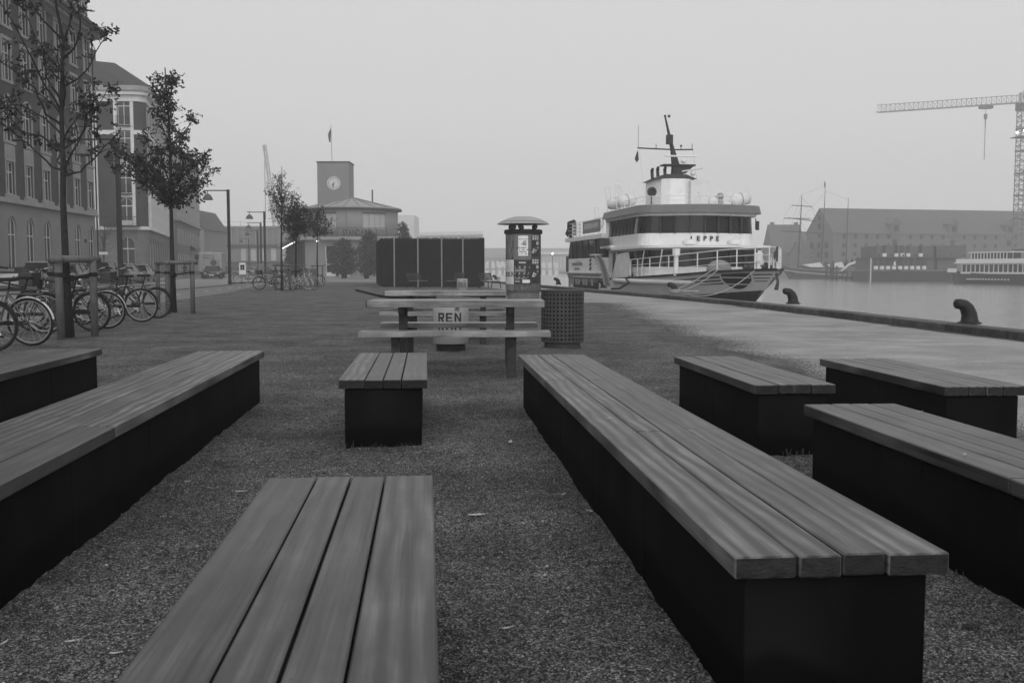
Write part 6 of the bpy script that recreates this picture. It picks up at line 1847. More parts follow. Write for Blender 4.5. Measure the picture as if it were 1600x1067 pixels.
# ------------------------------------------------------------------ iron park benches
def park_bench():
    t = thing('iron_park_bench', 'x', 'bench', (0, 0, 0), 0, 'old park benches with curled iron arms before the slatted pavilion')
    # faces +x; length along y
    Lh = .8
    for s in (-1, 1):
        y = s * Lh
        mb = MB()
        mb.tube([(-.28, y, .86), (-.23, y, .65), (-.16, y, .42), (-.10, y, .38), (.2, y, .36), (.28, y, .40), (.34, y, .36), (.33, y, .2), (.38, y, .0)], .026, 6)
        mb.tube([(-.14, y, .40), (-.2, y, .2), (-.24, y, 0)], .026, 6)
        mb.tube([(-.22, y, .64), (0, y, .60), (.2, y, .61), (.3, y, .58), (.32, y, .52), (.27, y, .49), (.23, y, .52), (.25, y, .55)], .02, 6)
        mb.tube([(.22, y, .60), (.17, y, .5), (.2, y, .38)], .018, 6)
        mb.build('cast_iron_end', M['iron'], t)
    sm = mat('dark_bench_slat', .05, .6, .2, 10) if 'dark_bench_slat' not in bpy.data.materials else bpy.data.materials['dark_bench_slat']
    for k in range(4):
        b = MB(); x = -.09 + k * .105; b.box(x - .042, x + .042, -Lh + .01, Lh - .01, .395, .42); b.build('seat_slat', M['bench_pale'], t)
    for k in range(4):
        z = .50 + k * .105; x = -.185 - (z - .5) * .27
        b = MB(); b.box(x - .012, x + .012, -Lh + .01, Lh - .01, z - .042, z + .042); b.build('back_slat', sm, t)
    return t
M['bench_pale'] = mat('pale_seat_slat', .22, .7, .2, 10)
pb = park_bench()
for i, (px, Y, rz, lab) in enumerate(((652, 57.5, -24, 'leftmost iron park bench in front of the slatted pavilion'), (712, 57.5, -200, 'iron park bench half hidden behind the small white litter bin'), (764, 56, -24, 'iron park bench at the right end of the slatted pavilion'))):
    o = pb if i == 0 else dup(pb); o.location = (X(px, Y), Y, 0); o.rotation_euler = (0, 0, R(rz)); o['label'] = lab

# low steel edgings of the planting beds
def edging(label, pts, soil=True):
    P = [G(*p) for p in pts]; t = thing('bed_edging', label, 'edging', (P[0].x, P[0].y, 0)); o = P[0]
    for a, b in zip(P[:-1], P[1:]):
        d = b - a; L_ = d.length; n_ = Vector((-d.y, d.x, 0)).normalized()
        mb = MB(frame((a.x - o.x, a.y - o.y), (d.x, d.y), (n_.x, n_.y))); mb.box(0.004, L_ - .004, -.02, .02, -.05, .08); mb.build('edging_board', M['steel'], t)
edging('dark low edging board curving on the ground left of the far picnic table', ((556, 454.5), (593, 464), (610, 466.3), (682, 466.3)))
edging('dark low edging board on the ground between picnic table and advertising column', ((706, 461.5), (735, 464.2), (792, 464.4)))

# ------------------------------------------------------------------ bollards with their ropes
def bollard_mesh():
    mb = MB(); mb.smooth = True
    mb.tube([(.06, 0, -.02), (.06, 0, .05), (.05, 0, .16), (.0, 0, .26), (-.07, 0, .325), (-.16, 0, .345), (-.22, 0, .345), (-.25, 0, .342)], [.19, .15, .135, .125, .105, .095, .088, .05], 16)
    return mb.mesh('mooring_bollard', M['iron'])
bme = bollard_mesh(); foot = MB().lathe([(.21, -.01), (.21, .008), (.18, .02)], 20, (.06, 0)).mesh('base_plate', M['iron'])
for px, py, lab, g in ((1511, 504.5, 'large hook shaped iron bollard nearest on the quay, at the right edge of the picture', 1), (1236, 474, 'iron bollard in the middle, just right of the ferry bow', 1),
                    (1052, 458, 'iron bollard holding the two white mooring ropes of the ferry', 1), (941, 449.5, 'iron bollard at the foot of the ferry gangway', 1), (871, 444.5, 'iron bollard left of the ferry stern', 1), (774, 437, 'farthest small bollard, seen over the last iron bench', 1)):
    p = G(px, py, .12)
    xq = interp(QUAY, p.y) - .24
    t = thing('mooring_bollard', lab, 'bollard', (X(px, p.y), p.y, .12), R(12), 'hooked iron bollards along the quay edge', scale=1.0)
    link('bollard_body', bme, t); link('base_plate', foot, t)
# ------------------------------------------------------------------ cars, truck, people
M['carglass'] = mat('car_glass', .02, .08)
M['tail'] = mat('tail_lamp', .03, .2)
M['plate'] = mat('number_plate', .5, .5)
def car(label, paint, L_=4.2, W=1.75, H=1.42, style='hatch', roof=None, loc=(0, 0), az_=AZ0, facing_us=False):
    """local +y is the front"""
    t = thing('parked_car', label, 'car', (loc[0], loc[1], -.02), R(-az_) + (math.pi if facing_us else 0), 'cars parked along the street')
    hl = L_ / 2
    # lower body: stations of (y, z_bottom, z_belt, half width)
    if style == 'round': S_ = [(-hl, .35, .62, .55), (-hl + .12, .26, .78, .74), (-hl + .6, .2, .88, .84), (-.5, .2, .86, .87), (.7, .2, .86, .87), (hl - .9, .2, .86, .84), (hl - .3, .22, .76, .74), (hl - .04, .3, .6, .52)]
    else: S_ = [(-hl, .34, .82, .70), (-hl + .1, .25, .92, .80), (-hl + .6, .2, .93, .86), (-.5, .2, .91, .875), (.7, .2, .9, .875), (hl - .9, .2, .86, .86), (hl - .25, .22, .72, .78), (hl - .02, .3, .55, .62)]
    k = W / 1.75
    mb = MB(); mb.smooth = True; vs = []; fs = []
    for y, zb, zt, hw in S_:
        hw *= k; vs += [(-hw * .92, y, zb), (-hw, y, zb + .15), (-hw, y, zb + (zt - zb) * .6), (-hw * .93, y, zt), (hw * .93, y, zt), (hw, y, zb + (zt - zb) * .6), (hw, y, zb + .15), (hw * .92, y, zb)]
    n = len(S_)
    for i in range(n - 1):
        for j in range(8): fs.append((i * 8 + j, i * 8 + (j + 1) % 8, (i + 1) * 8 + (j + 1) % 8, (i + 1) * 8 + j))
    fs += [tuple(range(8)), tuple(range((n - 1) * 8, n * 8))]
    mb.add(vs, fs); mb.build('body', paint, t)
    # greenhouse
    if style == 'hatch': g = [(-hl + .12, .9), (-hl + .45, H - .08), (.15, H - .03), (.95, .9)]
    elif style == 'estate': g = [(-hl + .06, .9), (-hl + .3, H - .05), (.1, H - .02), (.95, .9)]
    elif style == 'round': g = [(-hl + .75, .86), (-hl + 1.15, H - .1), (-.1, H - .06), (.62, .86)]
    elif style == 'van': g = [(-hl + .03, .9), (-hl + .12, H - .05), (hl - 1.25, H - .05), (hl - .7, .9)]
    else: g = [(-hl + .55, .9), (-hl + 1.1, H - .06), (.15, H - .03), (.95, .9)]
    hb, ht = .80 * k, .60 * k
    ys = [p[0] for p in g]; zs = [p[1] for p in g]
    mb = MB(); soft = style == 'round'
    P = [(-hb, ys[0], zs[0]), (hb, ys[0], zs[0]), (-ht, ys[1], zs[1]), (ht, ys[1], zs[1]), (-ht, ys[2], zs[2]), (ht, ys[2], zs[2]), (-hb, ys[3], zs[3]), (hb, ys[3], zs[3])]
    mb.add(P, [(0, 1, 3, 2), (2, 3, 5, 4), (4, 5, 7, 6), (0, 2, 4, 6), (1, 7, 5, 3)]); mb.build('glasshouse', roof if soft else M['carglass'], t)
    mb = MB(); mb.add([(-ht - .01, ys[1] - .05, zs[1] + .004), (ht + .01, ys[1] - .05, zs[1] + .004), (ht + .01, ys[2] + .05, zs[2] + .004), (-ht - .01, ys[2] + .05, zs[2] + .004), (-ht + .1, ys[1] + .1, zs[1] + .05), (ht - .1, ys[1] + .1, zs[1] + .05), (ht - .1, ys[2] - .1, zs[2] + .035), (-ht + .1, ys[2] - .1, zs[2] + .035)],
                      [(0, 3, 2, 1), (4, 5, 6, 7), (0, 1, 5, 4), (1, 2, 6, 5), (2, 3, 7, 6), (3, 0, 4, 7)]); mb.build('roof', roof or paint, t)
    mb = MB()   # pillars
    for s in (-1, 1):
        for a, b in ((0, 2), (4, 6)):
            p, q = Vector(P[a + (s > 0)]), Vector(P[b + (s > 0)]); off = Vector((s * .012, 0, .006)); mb.tube([p + off, q + off], .04, 5)
        y_ = (ys[1] + ys[2]) / 2; mb.tube([(s * (hb + .005), y_ + .1, .9), (s * (ht + .01), y_, (zs[1] + zs[2]) / 2)], .04, 5)
    mb.build('pillar_set', roof if soft else paint, t)['kind'] = 'stuff'
    if soft:
        for s in (-1, 1):
            b = MB(); b.add([(s * (hb + .004), ys[3] - .95, .9), (s * (hb + .004), ys[3] - .12, .9), (s * (ht + .02), ys[2] + .06, zs[2] - .08), (s * (ht + .02), ys[2] - .4, zs[2] - .08)], [(0, 1, 2, 3)]); b.build('side_window', M['chrome'], t)
        b = MB(); b.box(-.34, .34, ys[0] + .13, ys[0] + .16, .98, 1.14); b.build('rear_window', M['panel'], t)
    # wheels
    for sy in (-hl + .78, hl - .82):
        for s in (-1, 1):
            b = MB(); b.smooth = False; b.torus((0, 0, 0), .235, .085, 'x', 24, 8); b.tube([(-.07, 0, 0), (.07, 0, 0)], .2, 16)
            wl = b.build('wheel', M['rubber'], t, Matrix.Translation((s * (.80 * k), sy, .315)))
            b = MB(); b.tube([(s * .055, 0, 0), (s * .085, 0, 0)], .19, 16); b.build('hub_cap', M['galv'], wl)
            b = MB(); b.torus((0, 0, 0), .35, .03, 'x', 16, 5, 0, math.pi); b.build('wheel_arch', M['black'], t, Matrix.Translation((s * .862 * k, sy, .32)))
    # lights, plates, bumpers
    zl = .68 if style != 'round' else .66
    for s in (-1, 1):
        b = MB(); b.ball((s * .62 * k, -hl + .10, zl), .11, 6, (1, .5, 1.1 if style != 'round' else .8)); b.build('tail_light', M['tail'], t)
        b = MB(); b.ball((s * .6 * k, hl - .16, .60), .12, 6, (1.3, .6, .7)); b.build('headlight', M['chrome'], t)
    b = MB(); b.box(-.26, .26, -hl - .012, -hl + .04, .5, .61); b.build('number_plate', M['plate'], t)
    b = MB(); b.box(-.26, .26, hl - .05, hl + .012, .38, .48); b.build('front_plate', M['plate'], t)
    b = MB(); b.box(-.72 * k, .72 * k, -hl - .02, -hl + .1, .28, .44); b.build('rear_bumper', M['black'] if style != 'round' else paint, t, bevel=.02)
    b = MB(); b.box(-.62 * k, .62 * k, hl - .12, hl + .0, .24, .38); b.build('front_bumper', M['black'], t, bevel=.02)
    for s in (-1, 1):
        b = MB(); b.ball((s * .95 * k, .62, .98), .09, 5, (.9, .6, .7)); b.build('wing_mirror', M['black'], t)
    return t
pw = mat('car_silver', .42, .3); pl = mat('car_grey', .09, .3, spec=.6); pk = mat('car_black', .015, .2, spec=.6); pb_ = mat('car_blue_grey', .13, .3); soft = mat('soft_top', .02, .9)
car('pale rounded convertible with a dark soft top at the left edge', pw, 4.1, 1.75, 1.24, 'round', soft, (X(14, 50) - .3, 51.5))
car('black estate car with a pale roof rail, behind the convertible', pk, 4.5, 1.8, 1.52, 'estate', pw, (X(66, 57), 58.2))
car('dark hatchback partly hidden by the sparse oak trunk', pk, 4.0, 1.72, 1.42, 'hatch', None, (X(103, 63), 64.3))
car('dark van parked just left of the right timber post', pk, 4.6, 1.85, 1.6, 'van', None, (X(132, 66) - .2, 70.5))
car('grey estate car seen from behind, left of the nearest lamp post', pl, 4.5, 1.8, 1.5, 'estate', None, (X(172, 71), 74.0))
car('small grey car with a rounded rear, right of the nearest lamp post', pb_, 3.9, 1.7, 1.48, 'hatch', None, (X(208, 80), 82), -10)
car('dark car with a pale windscreen facing the viewer in front of the white truck', pk, 4.3, 1.85, 1.45, 'saloon', pb_, (X(323, 107), 109.4), -13, True)
for px, Y, lab, p in ((362, 172, 'far dark car beyond the lone lamp post', pk), (375, 168, 'far grey car left of the framed sign', pl), (392, 176, 'far pale car between the framed sign and the street cabinet', pw), (418, 174, 'far dark car right of the street cabinet', pk)):
    car(lab, p, 4.2, 1.8, 1.5, 'hatch', None, (X(px, Y), Y), 70)
def truck():
    Y = 119.0; x0 = X(312.5, Y); W = 2.6
    t = thing('box_truck', 'white box truck seen from behind with a dark name panel and a round emblem', 'truck', (x0, Y, -.02), R(13))
    wm = mat('truck_white', .3, .5, .08, 1)
    mb = MB(); mb.box(0, W, 0, 7.2, .75, 2.98); mb.build('box_body', wm, t, bevel=.02)
    mb = MB(); mb.box(-.04, W + .04, -.05, 7.25, 2.985, 3.06); mb.build('roof', M['white2'], t)
    mb = MB(); mb.box(.85, 1.45, .4, 1.4, 3.061, 3.2); mb.build('roof_hatch', wm, t)
    mb = MB(); mb.box(.1, W - .1, .1, 9.2, .45, .745); mb.build('chassis', M['black'], t)
    mb = MB(); mb.box(.15, W - .15, 7.3, 9.2, .75, 2.4); mb.build('cab', wm, t, bevel=.08)
    for y in (1.2, 8.2):
        for x in (.15, W - .45):
            b = MB(); b.tube([(x, y, .45), (x + .3, y, .45)], .45, 16); b.build('wheel', M['rubber'], t)
    b = MB(); b.box(.5, 1.7, -.03, -.002, 2.33, 2.66); pn = b.build('name_panel', M['ink'], t)
    text('lettering', 'PITZNER', .27, M['white2'], pn, standing((1.1, -.035, 2.49)), .003, .006, sx=1.0)
    b = MB(); n = 20; b.add([(1.66 + .36 * math.cos(2 * math.pi * k / n), -.03, 1.84 + .36 * math.sin(2 * math.pi * k / n)) for k in range(n)] + [(1.66 + .36 * math.cos(2 * math.pi * k / n), -.002, 1.84 + .36 * math.sin(2 * math.pi * k / n)) for k in range(n)],
        [tuple(range(n)), tuple(range(2 * n - 1, n - 1, -1))] + [(k, (k + 1) % n, n + (k + 1) % n, n + k) for k in range(n)]); b.build('round_emblem', M['lamp'], t)
    for xx in (1.5, 1.66, 1.82):
        b = MB(); b.box(xx - .03, xx + .03, -.036, -.0305, 1.56, 2.12); b.build('emblem_bar', M['panel'], t)
    b = MB(); b.tube([(2.08, -.02, 2.05), (2.2, -.02, 2.15), (2.3, -.02, 2.05), (2.16, -.02, 1.65), (2.28, -.02, 1.5)], .025, 4); b.build('emblem_line', M['lamp'], t)
    b = MB(); b.box(.02, W - .02, -.08, -.002, .6, .78); b.build('rear_bumper', M['black'], t)
    for x in (.1, W - .3):
        b = MB(); b.box(x, x + .2, -.1, -.082, .62, .74); b.build('tail_light', M['tail'], t)
    b = MB(); b.tube([(.45, -.02, .85), (.62, -.02, 2.9)], .012, 4); b.build('door_rod', M['lamp'], t)
truck()
# framed street sign, cabinet
def sign():
    Y = 67; x0 = X(380, Y)
    t = thing('street_sign', 'small white framed sign with a dark picture on a thin post by the kerb', 'sign', (x0, Y, 0))
    b = MB(); b.tube([(X(386, Y) - x0, .05, 0), (X(386, Y) - x0, .05, .95)], .03, 6); b.build('post', M['galv'], t)
    b = MB(); b.box(-.22, .22, -.02, .03, .72, 1.5); p = b.build('board', M['white'], t)
    b = MB(); b.box(-.14, .14, -.026, -.021, 1.02, 1.36); b.build('printed_panel', M['lamp'], p)
    b = MB(); b.add([(-.07, -.029, 1.08), (.07, -.029, 1.08), (.04, -.029, 1.22), (0, -.029, 1.3), (-.04, -.029, 1.22)], [(0, 1, 2, 3, 4)]); b.build('pictogram', M['panel'], p)
    b = MB(); b.box(-.2, .2, -.02, .03, .5, .7); b.build('lower_plate', M['panel'], t)
    Y = 112; t = thing('street_cabinet', 'grey metal street cabinet among the far lamp posts', 'cabinet', (X(410, Y), Y, -.02))
    b = MB(); b.box(-.33, .33, -.2, .2, 0, 1.62); b.build('case', M['panel'], t, bevel=.02)
    b = MB(); b.box(-.36, .36, -.23, .23, 1.625, 1.68); b.build('lid', M['galv'], t)
    b = MB(); b.box(-.008, .008, -.208, -.2005, .1, 1.55); b.build('door_seam', M['black'], t)
    Y = 99; t = thing('street_sign', 'small sign plate on a thin pole at the foot of the rounded corner building', 'sign', (X(164, 96), 96, 0))
    b = MB(); b.tube([(0, 0, 0), (0, 0, 2.9)], .05, 6); b.build('post', M['lamp'], t)
    b = MB(); b.box(-.45, .45, -.07, -.05, 2.45, 2.72); b.build('plate', M['white2'], t)
sign()
def wall_lamp():
    t = thing('street_lamp', 'lit lamp on a short bracket at the upper left edge of the picture', 'street lamp', (X(2, 33) - .6, 33, 0))
    b = MB(); b.tube([(-.9, 0, -.02), (-.9, 0, 7.2)], .09, 8); b.build('pole', M['lamp'], t)
    b = MB(); b.tube([(-.9, 0, 7.0), (.35, 0, 7.85)], .035, 6); b.build('arm', M['lamp'], t)
    b = MB(); b.ball((X(5, 33) - X(2, 33) + .6, 0, ZZ(82.5, 33)), .05, 6); b.build('lamp_bulb', M['bulb'], t)
wall_lamp()
# lifting barrier far left of street: low dark fence line right of the lone lamp
t = thing('kerb_rail', 'low dark rail running along the ground behind the framed sign', 'rail', (X(362, 72), 72, 0))
b = MB(); p = [(0, 0, .07), (X(395, 76) - X(362, 72), 4, .07), (X(422, 80) - X(362, 72), 8, .07)]; b.tube(p, .05, 6); b.build('rail', M['black'], t)

def person(name, label, x, y, h, face_az, mtl, stride=.25):
    t = thing('person', label, 'person', (x, y, 0), R(-face_az), None)
    s = h / 1.75
    J = {'pelvis': (0, 0, .95), 'chest': (0, .02, 1.32), 'neck': (0, .03, 1.50), 'head': (0, .05, 1.60), 'top': (0, .05, 1.73),
         'hl': (-.1, 0, .9), 'kl': (-.1, stride * .6, .50), 'al': (-.1, stride, .08), 'tl': (-.1, stride + .16, .03),
         'hr': (.1, 0, .9), 'kr': (.1, -stride * .3, .50), 'ar': (.1, -stride, .10), 'tr': (.1, -stride + .14, .03),
         'sl': (-.19, .02, 1.42), 'el': (-.24, -.06, 1.14), 'wl': (-.22, .06, .90), 'gl': (-.21, .09, .80),
         'sr': (.19, .02, 1.42), 'er': (.24, .06, 1.14), 'wr': (.22, .16, .92), 'gr': (.21, .2, .83)}
    E_ = [('pelvis', 'chest'), ('chest', 'neck'), ('neck', 'head'), ('head', 'top'), ('pelvis', 'hl'), ('hl', 'kl'), ('kl', 'al'), ('al', 'tl'), ('pelvis', 'hr'), ('hr', 'kr'), ('kr', 'ar'), ('ar', 'tr'),
          ('chest', 'sl'), ('sl', 'el'), ('el', 'wl'), ('wl', 'gl'), ('chest', 'sr'), ('sr', 'er'), ('er', 'wr'), ('wr', 'gr')]
    rad = dict(pelvis=.155, chest=.165, neck=.06, head=.095, top=.07, hl=.1, kl=.065, al=.045, tl=.035, hr=.1, kr=.065, ar=.045, tr=.035, sl=.075, el=.05, wl=.035, gl=.04, sr=.075, er=.05, wr=.035, gr=.04)
    names = list(J); me = bpy.data.meshes.new('body')
    me.from_pydata([tuple(c * s for c in J[k]) for k in names], [(names.index(a), names.index(b)) for a, b in E_], [])
    o = bpy.data.objects.new('body', me); COL.objects.link(o); o.parent = t
    m1 = o.modifiers.new('skin', 'SKIN'); m1.use_smooth_shade = True
    for i, k in enumerate(names):
        v = me.skin_vertices[0].data[i]; v.radius = (rad[k] * s, rad[k] * s * .85); v.use_root = k == 'pelvis'
    m2 = o.modifiers.new('sub', 'SUBSURF'); m2.levels = m2.render_levels = 1
    o.data.materials.append(mtl)
    b = MB(); b.smooth = True; b.ball((0, .03 * s, 1.67 * s), .105 * s, 6); b.build('hair', M['black'], t)
dk = mat('dark_coat', .025, .9)
person('person', 'person in a dark coat walking along the foot of the pale terrace', X(290, 122), 122, 1.7, 150, dk)
person('person', 'second small person in dark clothes close behind the first near the terrace', X(299, 150), 150, 1.7, 160, dk)
# ------------------------------------------------------------------ the ferry
def ferry():
    AZF = -9.0; K = 0.93; LC = 18.84; SC = 56.0
    fwd, rt = az(AZF), Vector((math.cos(R(AZF)), -math.sin(R(AZF)), 0))
    base = fwd * SC * K + rt * LC * K
    t = thing('harbour_ferry', 'white harbour ferry named JEPPE moored along the quay', 'ferry', (base.x, base.y, CAM_H * (1 - K)), R(-AZF), None, scale=K)
    # local x: l - LC (starboard = -), local y: s - SC (bow toward the viewer = -), z as surveyed
    o_ = lambda l, s, z: (l - LC, s - SC, z)
    hull_m = mat('ferry_hull_grey', .66, .45, .06, 1.2); boot = mat('ferry_dark_bottom', .018, .6); dkm = mat('ferry_dark_trim', .05, .5); wh = M['white']; vis = mat('ferry_visor_grey', .16, .5, .05, 2)
    fun = mat('ferry_mast_dark', .03, .5)
    S0, S1 = 42.4, 71.8
    B = 3.6
    def sheer(s):
        P = [(42.4, 1.1), (44.2, 1.06), (46, .98), (48, .86), (52, .70), (58, .52), (66, .50), (72, .55)]
        for (a, za), (b, zb) in zip(P[:-1], P[1:]):
            if s <= b: return za + (zb - za) * max(0, (s - a)) / (b - a)
        return .55
    def hb(s, z):
        s0 = S0 + (1.1 - z) * 1.7
        u = s - s0
        if u <= 0: return 0.0
        f = 11 + max(0, (1.1 - z)) * 2.2
        h = B * math.sin(min(1, u / f) * math.pi / 2) ** .9
        if s > 68: h *= 1 - .10 * ((s - 68) / 4) ** 2
        return h
    nS, nZ = 46, 12
    def zt(s, k): return -2.0 + (sheer(s) + 2.0) * k / nZ
    grid = {}
    mb = MB(); mb.smooth = True; vs = []; fs = []
    def sz(i): return S0 + (S1 - S0) * (i / nS) ** 1.35
    for sd in (-1, 1):
        o0 = len(vs)
        for k in range(nZ + 1):
            for i in range(nS + 1):
                f = i / nS
                z0 = -2.0 + (1.1 + 2.0) * k / nZ
                st = S0 + (1.1 - z0) * 1.7           # stem position at this level
                s = st + (S1 - st) * f ** 1.35
                z = -2.0 + (sheer(s) + 2.0) * k / nZ
                st = S0 + (1.1 - z) * 1.7; s = st + (S1 - st) * f ** 1.35
                vs.append(o_(LC + sd * hb(s, z), s, z))
        for k in range(nZ):
            for i in range(nS):
                a = o0 + k * (nS + 1) + i
                fs.append((a, a + 1, a + nS + 2, a + nS + 1))
    mb.add(vs, fs)
    hull = mb.build('hull', [hull_m], t)
    # the transom
    mb = MB(); q = [o_(LC - hb(S1, -2), S1, -2), o_(LC + hb(S1, -2), S1, -2), o_(LC + hb(S1, .55), S1, .55), o_(LC - hb(S1, .55), S1, .55)]; mb.add(q, [(0, 1, 2, 3)]); mb.build('transom', hull_m, t)
    # deck
    mb = MB(); n = 40; ed = [S0 + .05 + (S1 - S0 - .05) * (i / n) ** 1.3 for i in range(n + 1)]
    vs = [o_(LC - hb(s, sheer(s)) + .04, s, sheer(s) - .12) for s in ed] + [o_(LC + hb(s, sheer(s)) - .04, s, sheer(s) - .12) for s in ed]
    mb.add(vs, [(i, i + 1, n + 2 + i, n + 1 + i) for i in range(n)]); mb.build('deck', dkm, t)
    def band(s_list, z0f, z1f, off, m, name, sd=-1, thick=.02, par=None):
        """strip lying on the hull side between two height functions"""
        mb = MB(); vs = []
        for s in s_list:
            for z in (z0f(s), z1f(s)):
                h = hb(s, z)
                vs.append(o_(LC + sd * (h + off), s - off, z))
        nn = len(s_list); fs = [(2 * i, 2 * i + 1, 2 * i + 3, 2 * i + 2) for i in range(nn - 1)]
        mb.add(vs, fs)
        return mb.build(name, m, par or t)
    lin = lambda a, b, n: [a + (b - a) * i / n for i in range(n + 1)]
    for sd in (-1, 1):
        # dark bottom, stem line handled by starting at each level's own stem
        mb = MB(); vs = []; n = 40; m = 6
        for k in range(m + 1):
            for i in range(n + 1):
                f = (i / n) ** 1.3
                zb = lambda s: .10 - .42 * min(1, max(0, (s - 44)) / 6.0)
                s = 44.2 + (S1 - 44.2) * f
                z = -1.95 + (zb(s) + 1.95) * k / m
                st = S0 + (1.1 - z) * 1.7; s = st + .01 + (S1 - st) * f
                z = -1.95 + (zb(s) + 1.95) * k / m
                vs.append(o_(LC + sd * (hb(s, z) + .012), s - .014, z))
        fs = [(k * (n + 1) + i, k * (n + 1) + i + 1, (k + 1) * (n + 1) + i + 1, (k + 1) * (n + 1) + i) for k in range(m) for i in range(n)]
        mb.add(vs, fs); mb.build('boot_topping', boot, t)
        band([S0 + .02 + (S1 - S0) * (i / 50) ** 1.5 for i in range(51)], lambda s: sheer(s) - .09, lambda s: sheer(s) + .02, .03, dkm, 'rubbing_strake', sd)
        # painted speed lines and the shield on the bow
        for dz, s_end, th in ((.28, 50.5, .045), (.44, 49.0, .035), (.58, 47.8, .028)):
            band([45.7 + (s_end - 45.7) * i / 20 for i in range(21)], lambda s, dz=dz, e=s_end, th=th: sheer(s) - dz - th * (1 - (s - 45.7) / (e - 45.7)) - .02, lambda s, dz=dz, e=s_end, th=th: sheer(s) - dz + th * (1 - (s - 45.7) / (e - 45.7)) , .014, dkm, 'bow_stripe', sd)
        for dz, th in ((.24, .035), (.40, .03), (.54, .025)):
            band([S0 + dz * 1.7 + .12 + (43.75 + dz * .5 - S0 - dz * 1.7) * i / 10 for i in range(11)], lambda s, dz=dz, th=th: sheer(s) - dz - th, lambda s, dz=dz, th=th: sheer(s) - dz + th * .5, .014, dkm, 'bow_stripe', sd)
        def shield(sa, sb, za, zl, m_, off, name, zt_=None):
            mb = MB(); n = 10; mm = 6; vs = []
            for i in range(n + 1):
                f = i / n; s = sa + (sb - sa) * f; w_ = abs(f - .5) * 2
                top = (zt_ if zt_ is not None else sheer(s) - .16); bot = za + (zl - za) * w_ ** 2.2
                for k in range(mm + 1):
                    z = bot + (top - bot) * k / mm; sk = s + (1.0 - z) * .75
                    vs.append(o_(LC + sd * (hb(sk, z) + off), sk - off, z))
            fs = [(i * (mm + 1) + k, i * (mm + 1) + k + 1, (i + 1) * (mm + 1) + k + 1, (i + 1) * (mm + 1) + k) for i in range(n) for k in range(mm)]
            mb.add(vs, fs); return mb.build(name, m_, t)
        shield(43.75, 45.65, .05, .52, hull_m, .018, 'shield_border')
        shield(43.87, 45.53, .13, .56, boot, .030, 'shield')
        for zc in (.68, .36): 
            shield(43.9, 45.5, zc - .02, zc - .02, hull_m, .040, 'shield_line', zc + .025)
    # long fender strake amidships
    for sd in (-1, 1):
        mb = MB(); mb.smooth = True
        mb.tube([o_(LC + sd * (hb(s, .45) + .05), s, .42) for s in lin(47.8, 57.5, 12)], [.02] + [.13] * 11 + [.13], 8); mb.build('fender', wh, t)
    # ---- lower saloon and upper deck slab
    def rounded(l0, l1, s_front, s_back, bulge, rad, n=6):
        """plan outline with a rounded front"""
        pts = []
        for k in range(n + 1):
            a = math.pi + (math.pi / 2) * k / n
            pts.append((l0 + rad + rad * math.cos(a), s_front + bulge + rad + rad * math.sin(a)))
        for k in range(1, n):
            f = k / n; pts.append((l0 + rad + (l1 - l0 - 2 * rad) * f, s_front + bulge - bulge * math.sin(math.pi * f)))
        for k in range(n + 1):
            a = 1.5 * math.pi + (math.pi / 2) * k / n
            pts.append((l1 - rad + rad * math.cos(a), s_front + bulge + rad + rad * math.sin(a)))
        pts += [(l1, s_back), (l0, s_back)]
        return [(a - LC, b - SC) for a, b in pts]
    def wall(name, outline, z0, z1, m, inset_top=0.0, closed=True, rake=0.0):
        mb = MB(); n = len(outline); mb.smooth = False
        cx = sum(p[0] for p in outline) / n; cy = sum(p[1] for p in outline) / n
        top = []
        for x, y in outline:
            top.append((x * (1 - inset_top), y + (rake if y < cy else 0)))
        vs = [(x, y, z0) for x, y in outline] + [(x, y, z1) for x, y in top]
        fs = [tuple(range(n - 1, -1, -1)), tuple(range(n, 2 * n))] + [(i, (i + 1) % n, n + (i + 1) % n, n + i) for i in range(n)]
        mb.add(vs, fs); return mb.build(name, m, t)
    wall('saloon_wall', rounded(15.55, 22.1, 51.0, 58.3, .7, .8), .55, 1.20, wh)
    wall('saloon_windows', rounded(15.60, 22.05, 51.05, 58.2, .7, .8), 1.201, 2.10, M['glass_s'])
    me = MB().box(-.05, .05, -.03, .03, 1.2, 2.1).mesh('saloon_mullion', dkm)
    for l in (16.6, 17.8, 18.9, 20.0, 21.0): link('saloon_mullion', me, t, Matrix.Translation(o_(l, 51.07 + .7 - .7 * math.sin(math.pi * (l - 16.4) / 5), 0)))
    wall('deck_fascia', rounded(15.45, 22.2, 50.7, 58.3, .8, .9), 2.10, 2.2, M['white2'])
    wall('upper_deck', rounded(15.24, 22.44, 49.6, 58.4, 1.0, 1.2), 2.2, 2.34, wh)
    # ---- wheelhouse deck
    W0, W1 = 15.5, 22.15
    wall('wheelhouse_wall', rounded(W0, W1, 51.9, 60.0, .75, 1.0), 2.345, 3.03, wh)
    wall('wheelhouse_windows', rounded(W0 + .01, W1 - .01, 51.92, 59.9, .75, 1.0), 3.031, 3.96, M['glass_s'], .02)
    mp = []
    for f in (0, .155, .32, .49, .66, .83, 1): mp.append((W0 + 1.0 + (W1 - W0 - 2) * f, 51.86 + .75 - .75 * math.sin(math.pi * f)))
    for s in (54.6, 55.3, 56.0, 56.7, 57.5, 58.3, 59.1): mp.append((W0 - .005, s))
    me = MB().box(-.05, .05, -.05, .05, 3.03, 3.96).mesh('window_pillar', fun)
    for l, s in mp: link('window_pillar', me, t, Matrix.Translation(o_(l, s, 0)))
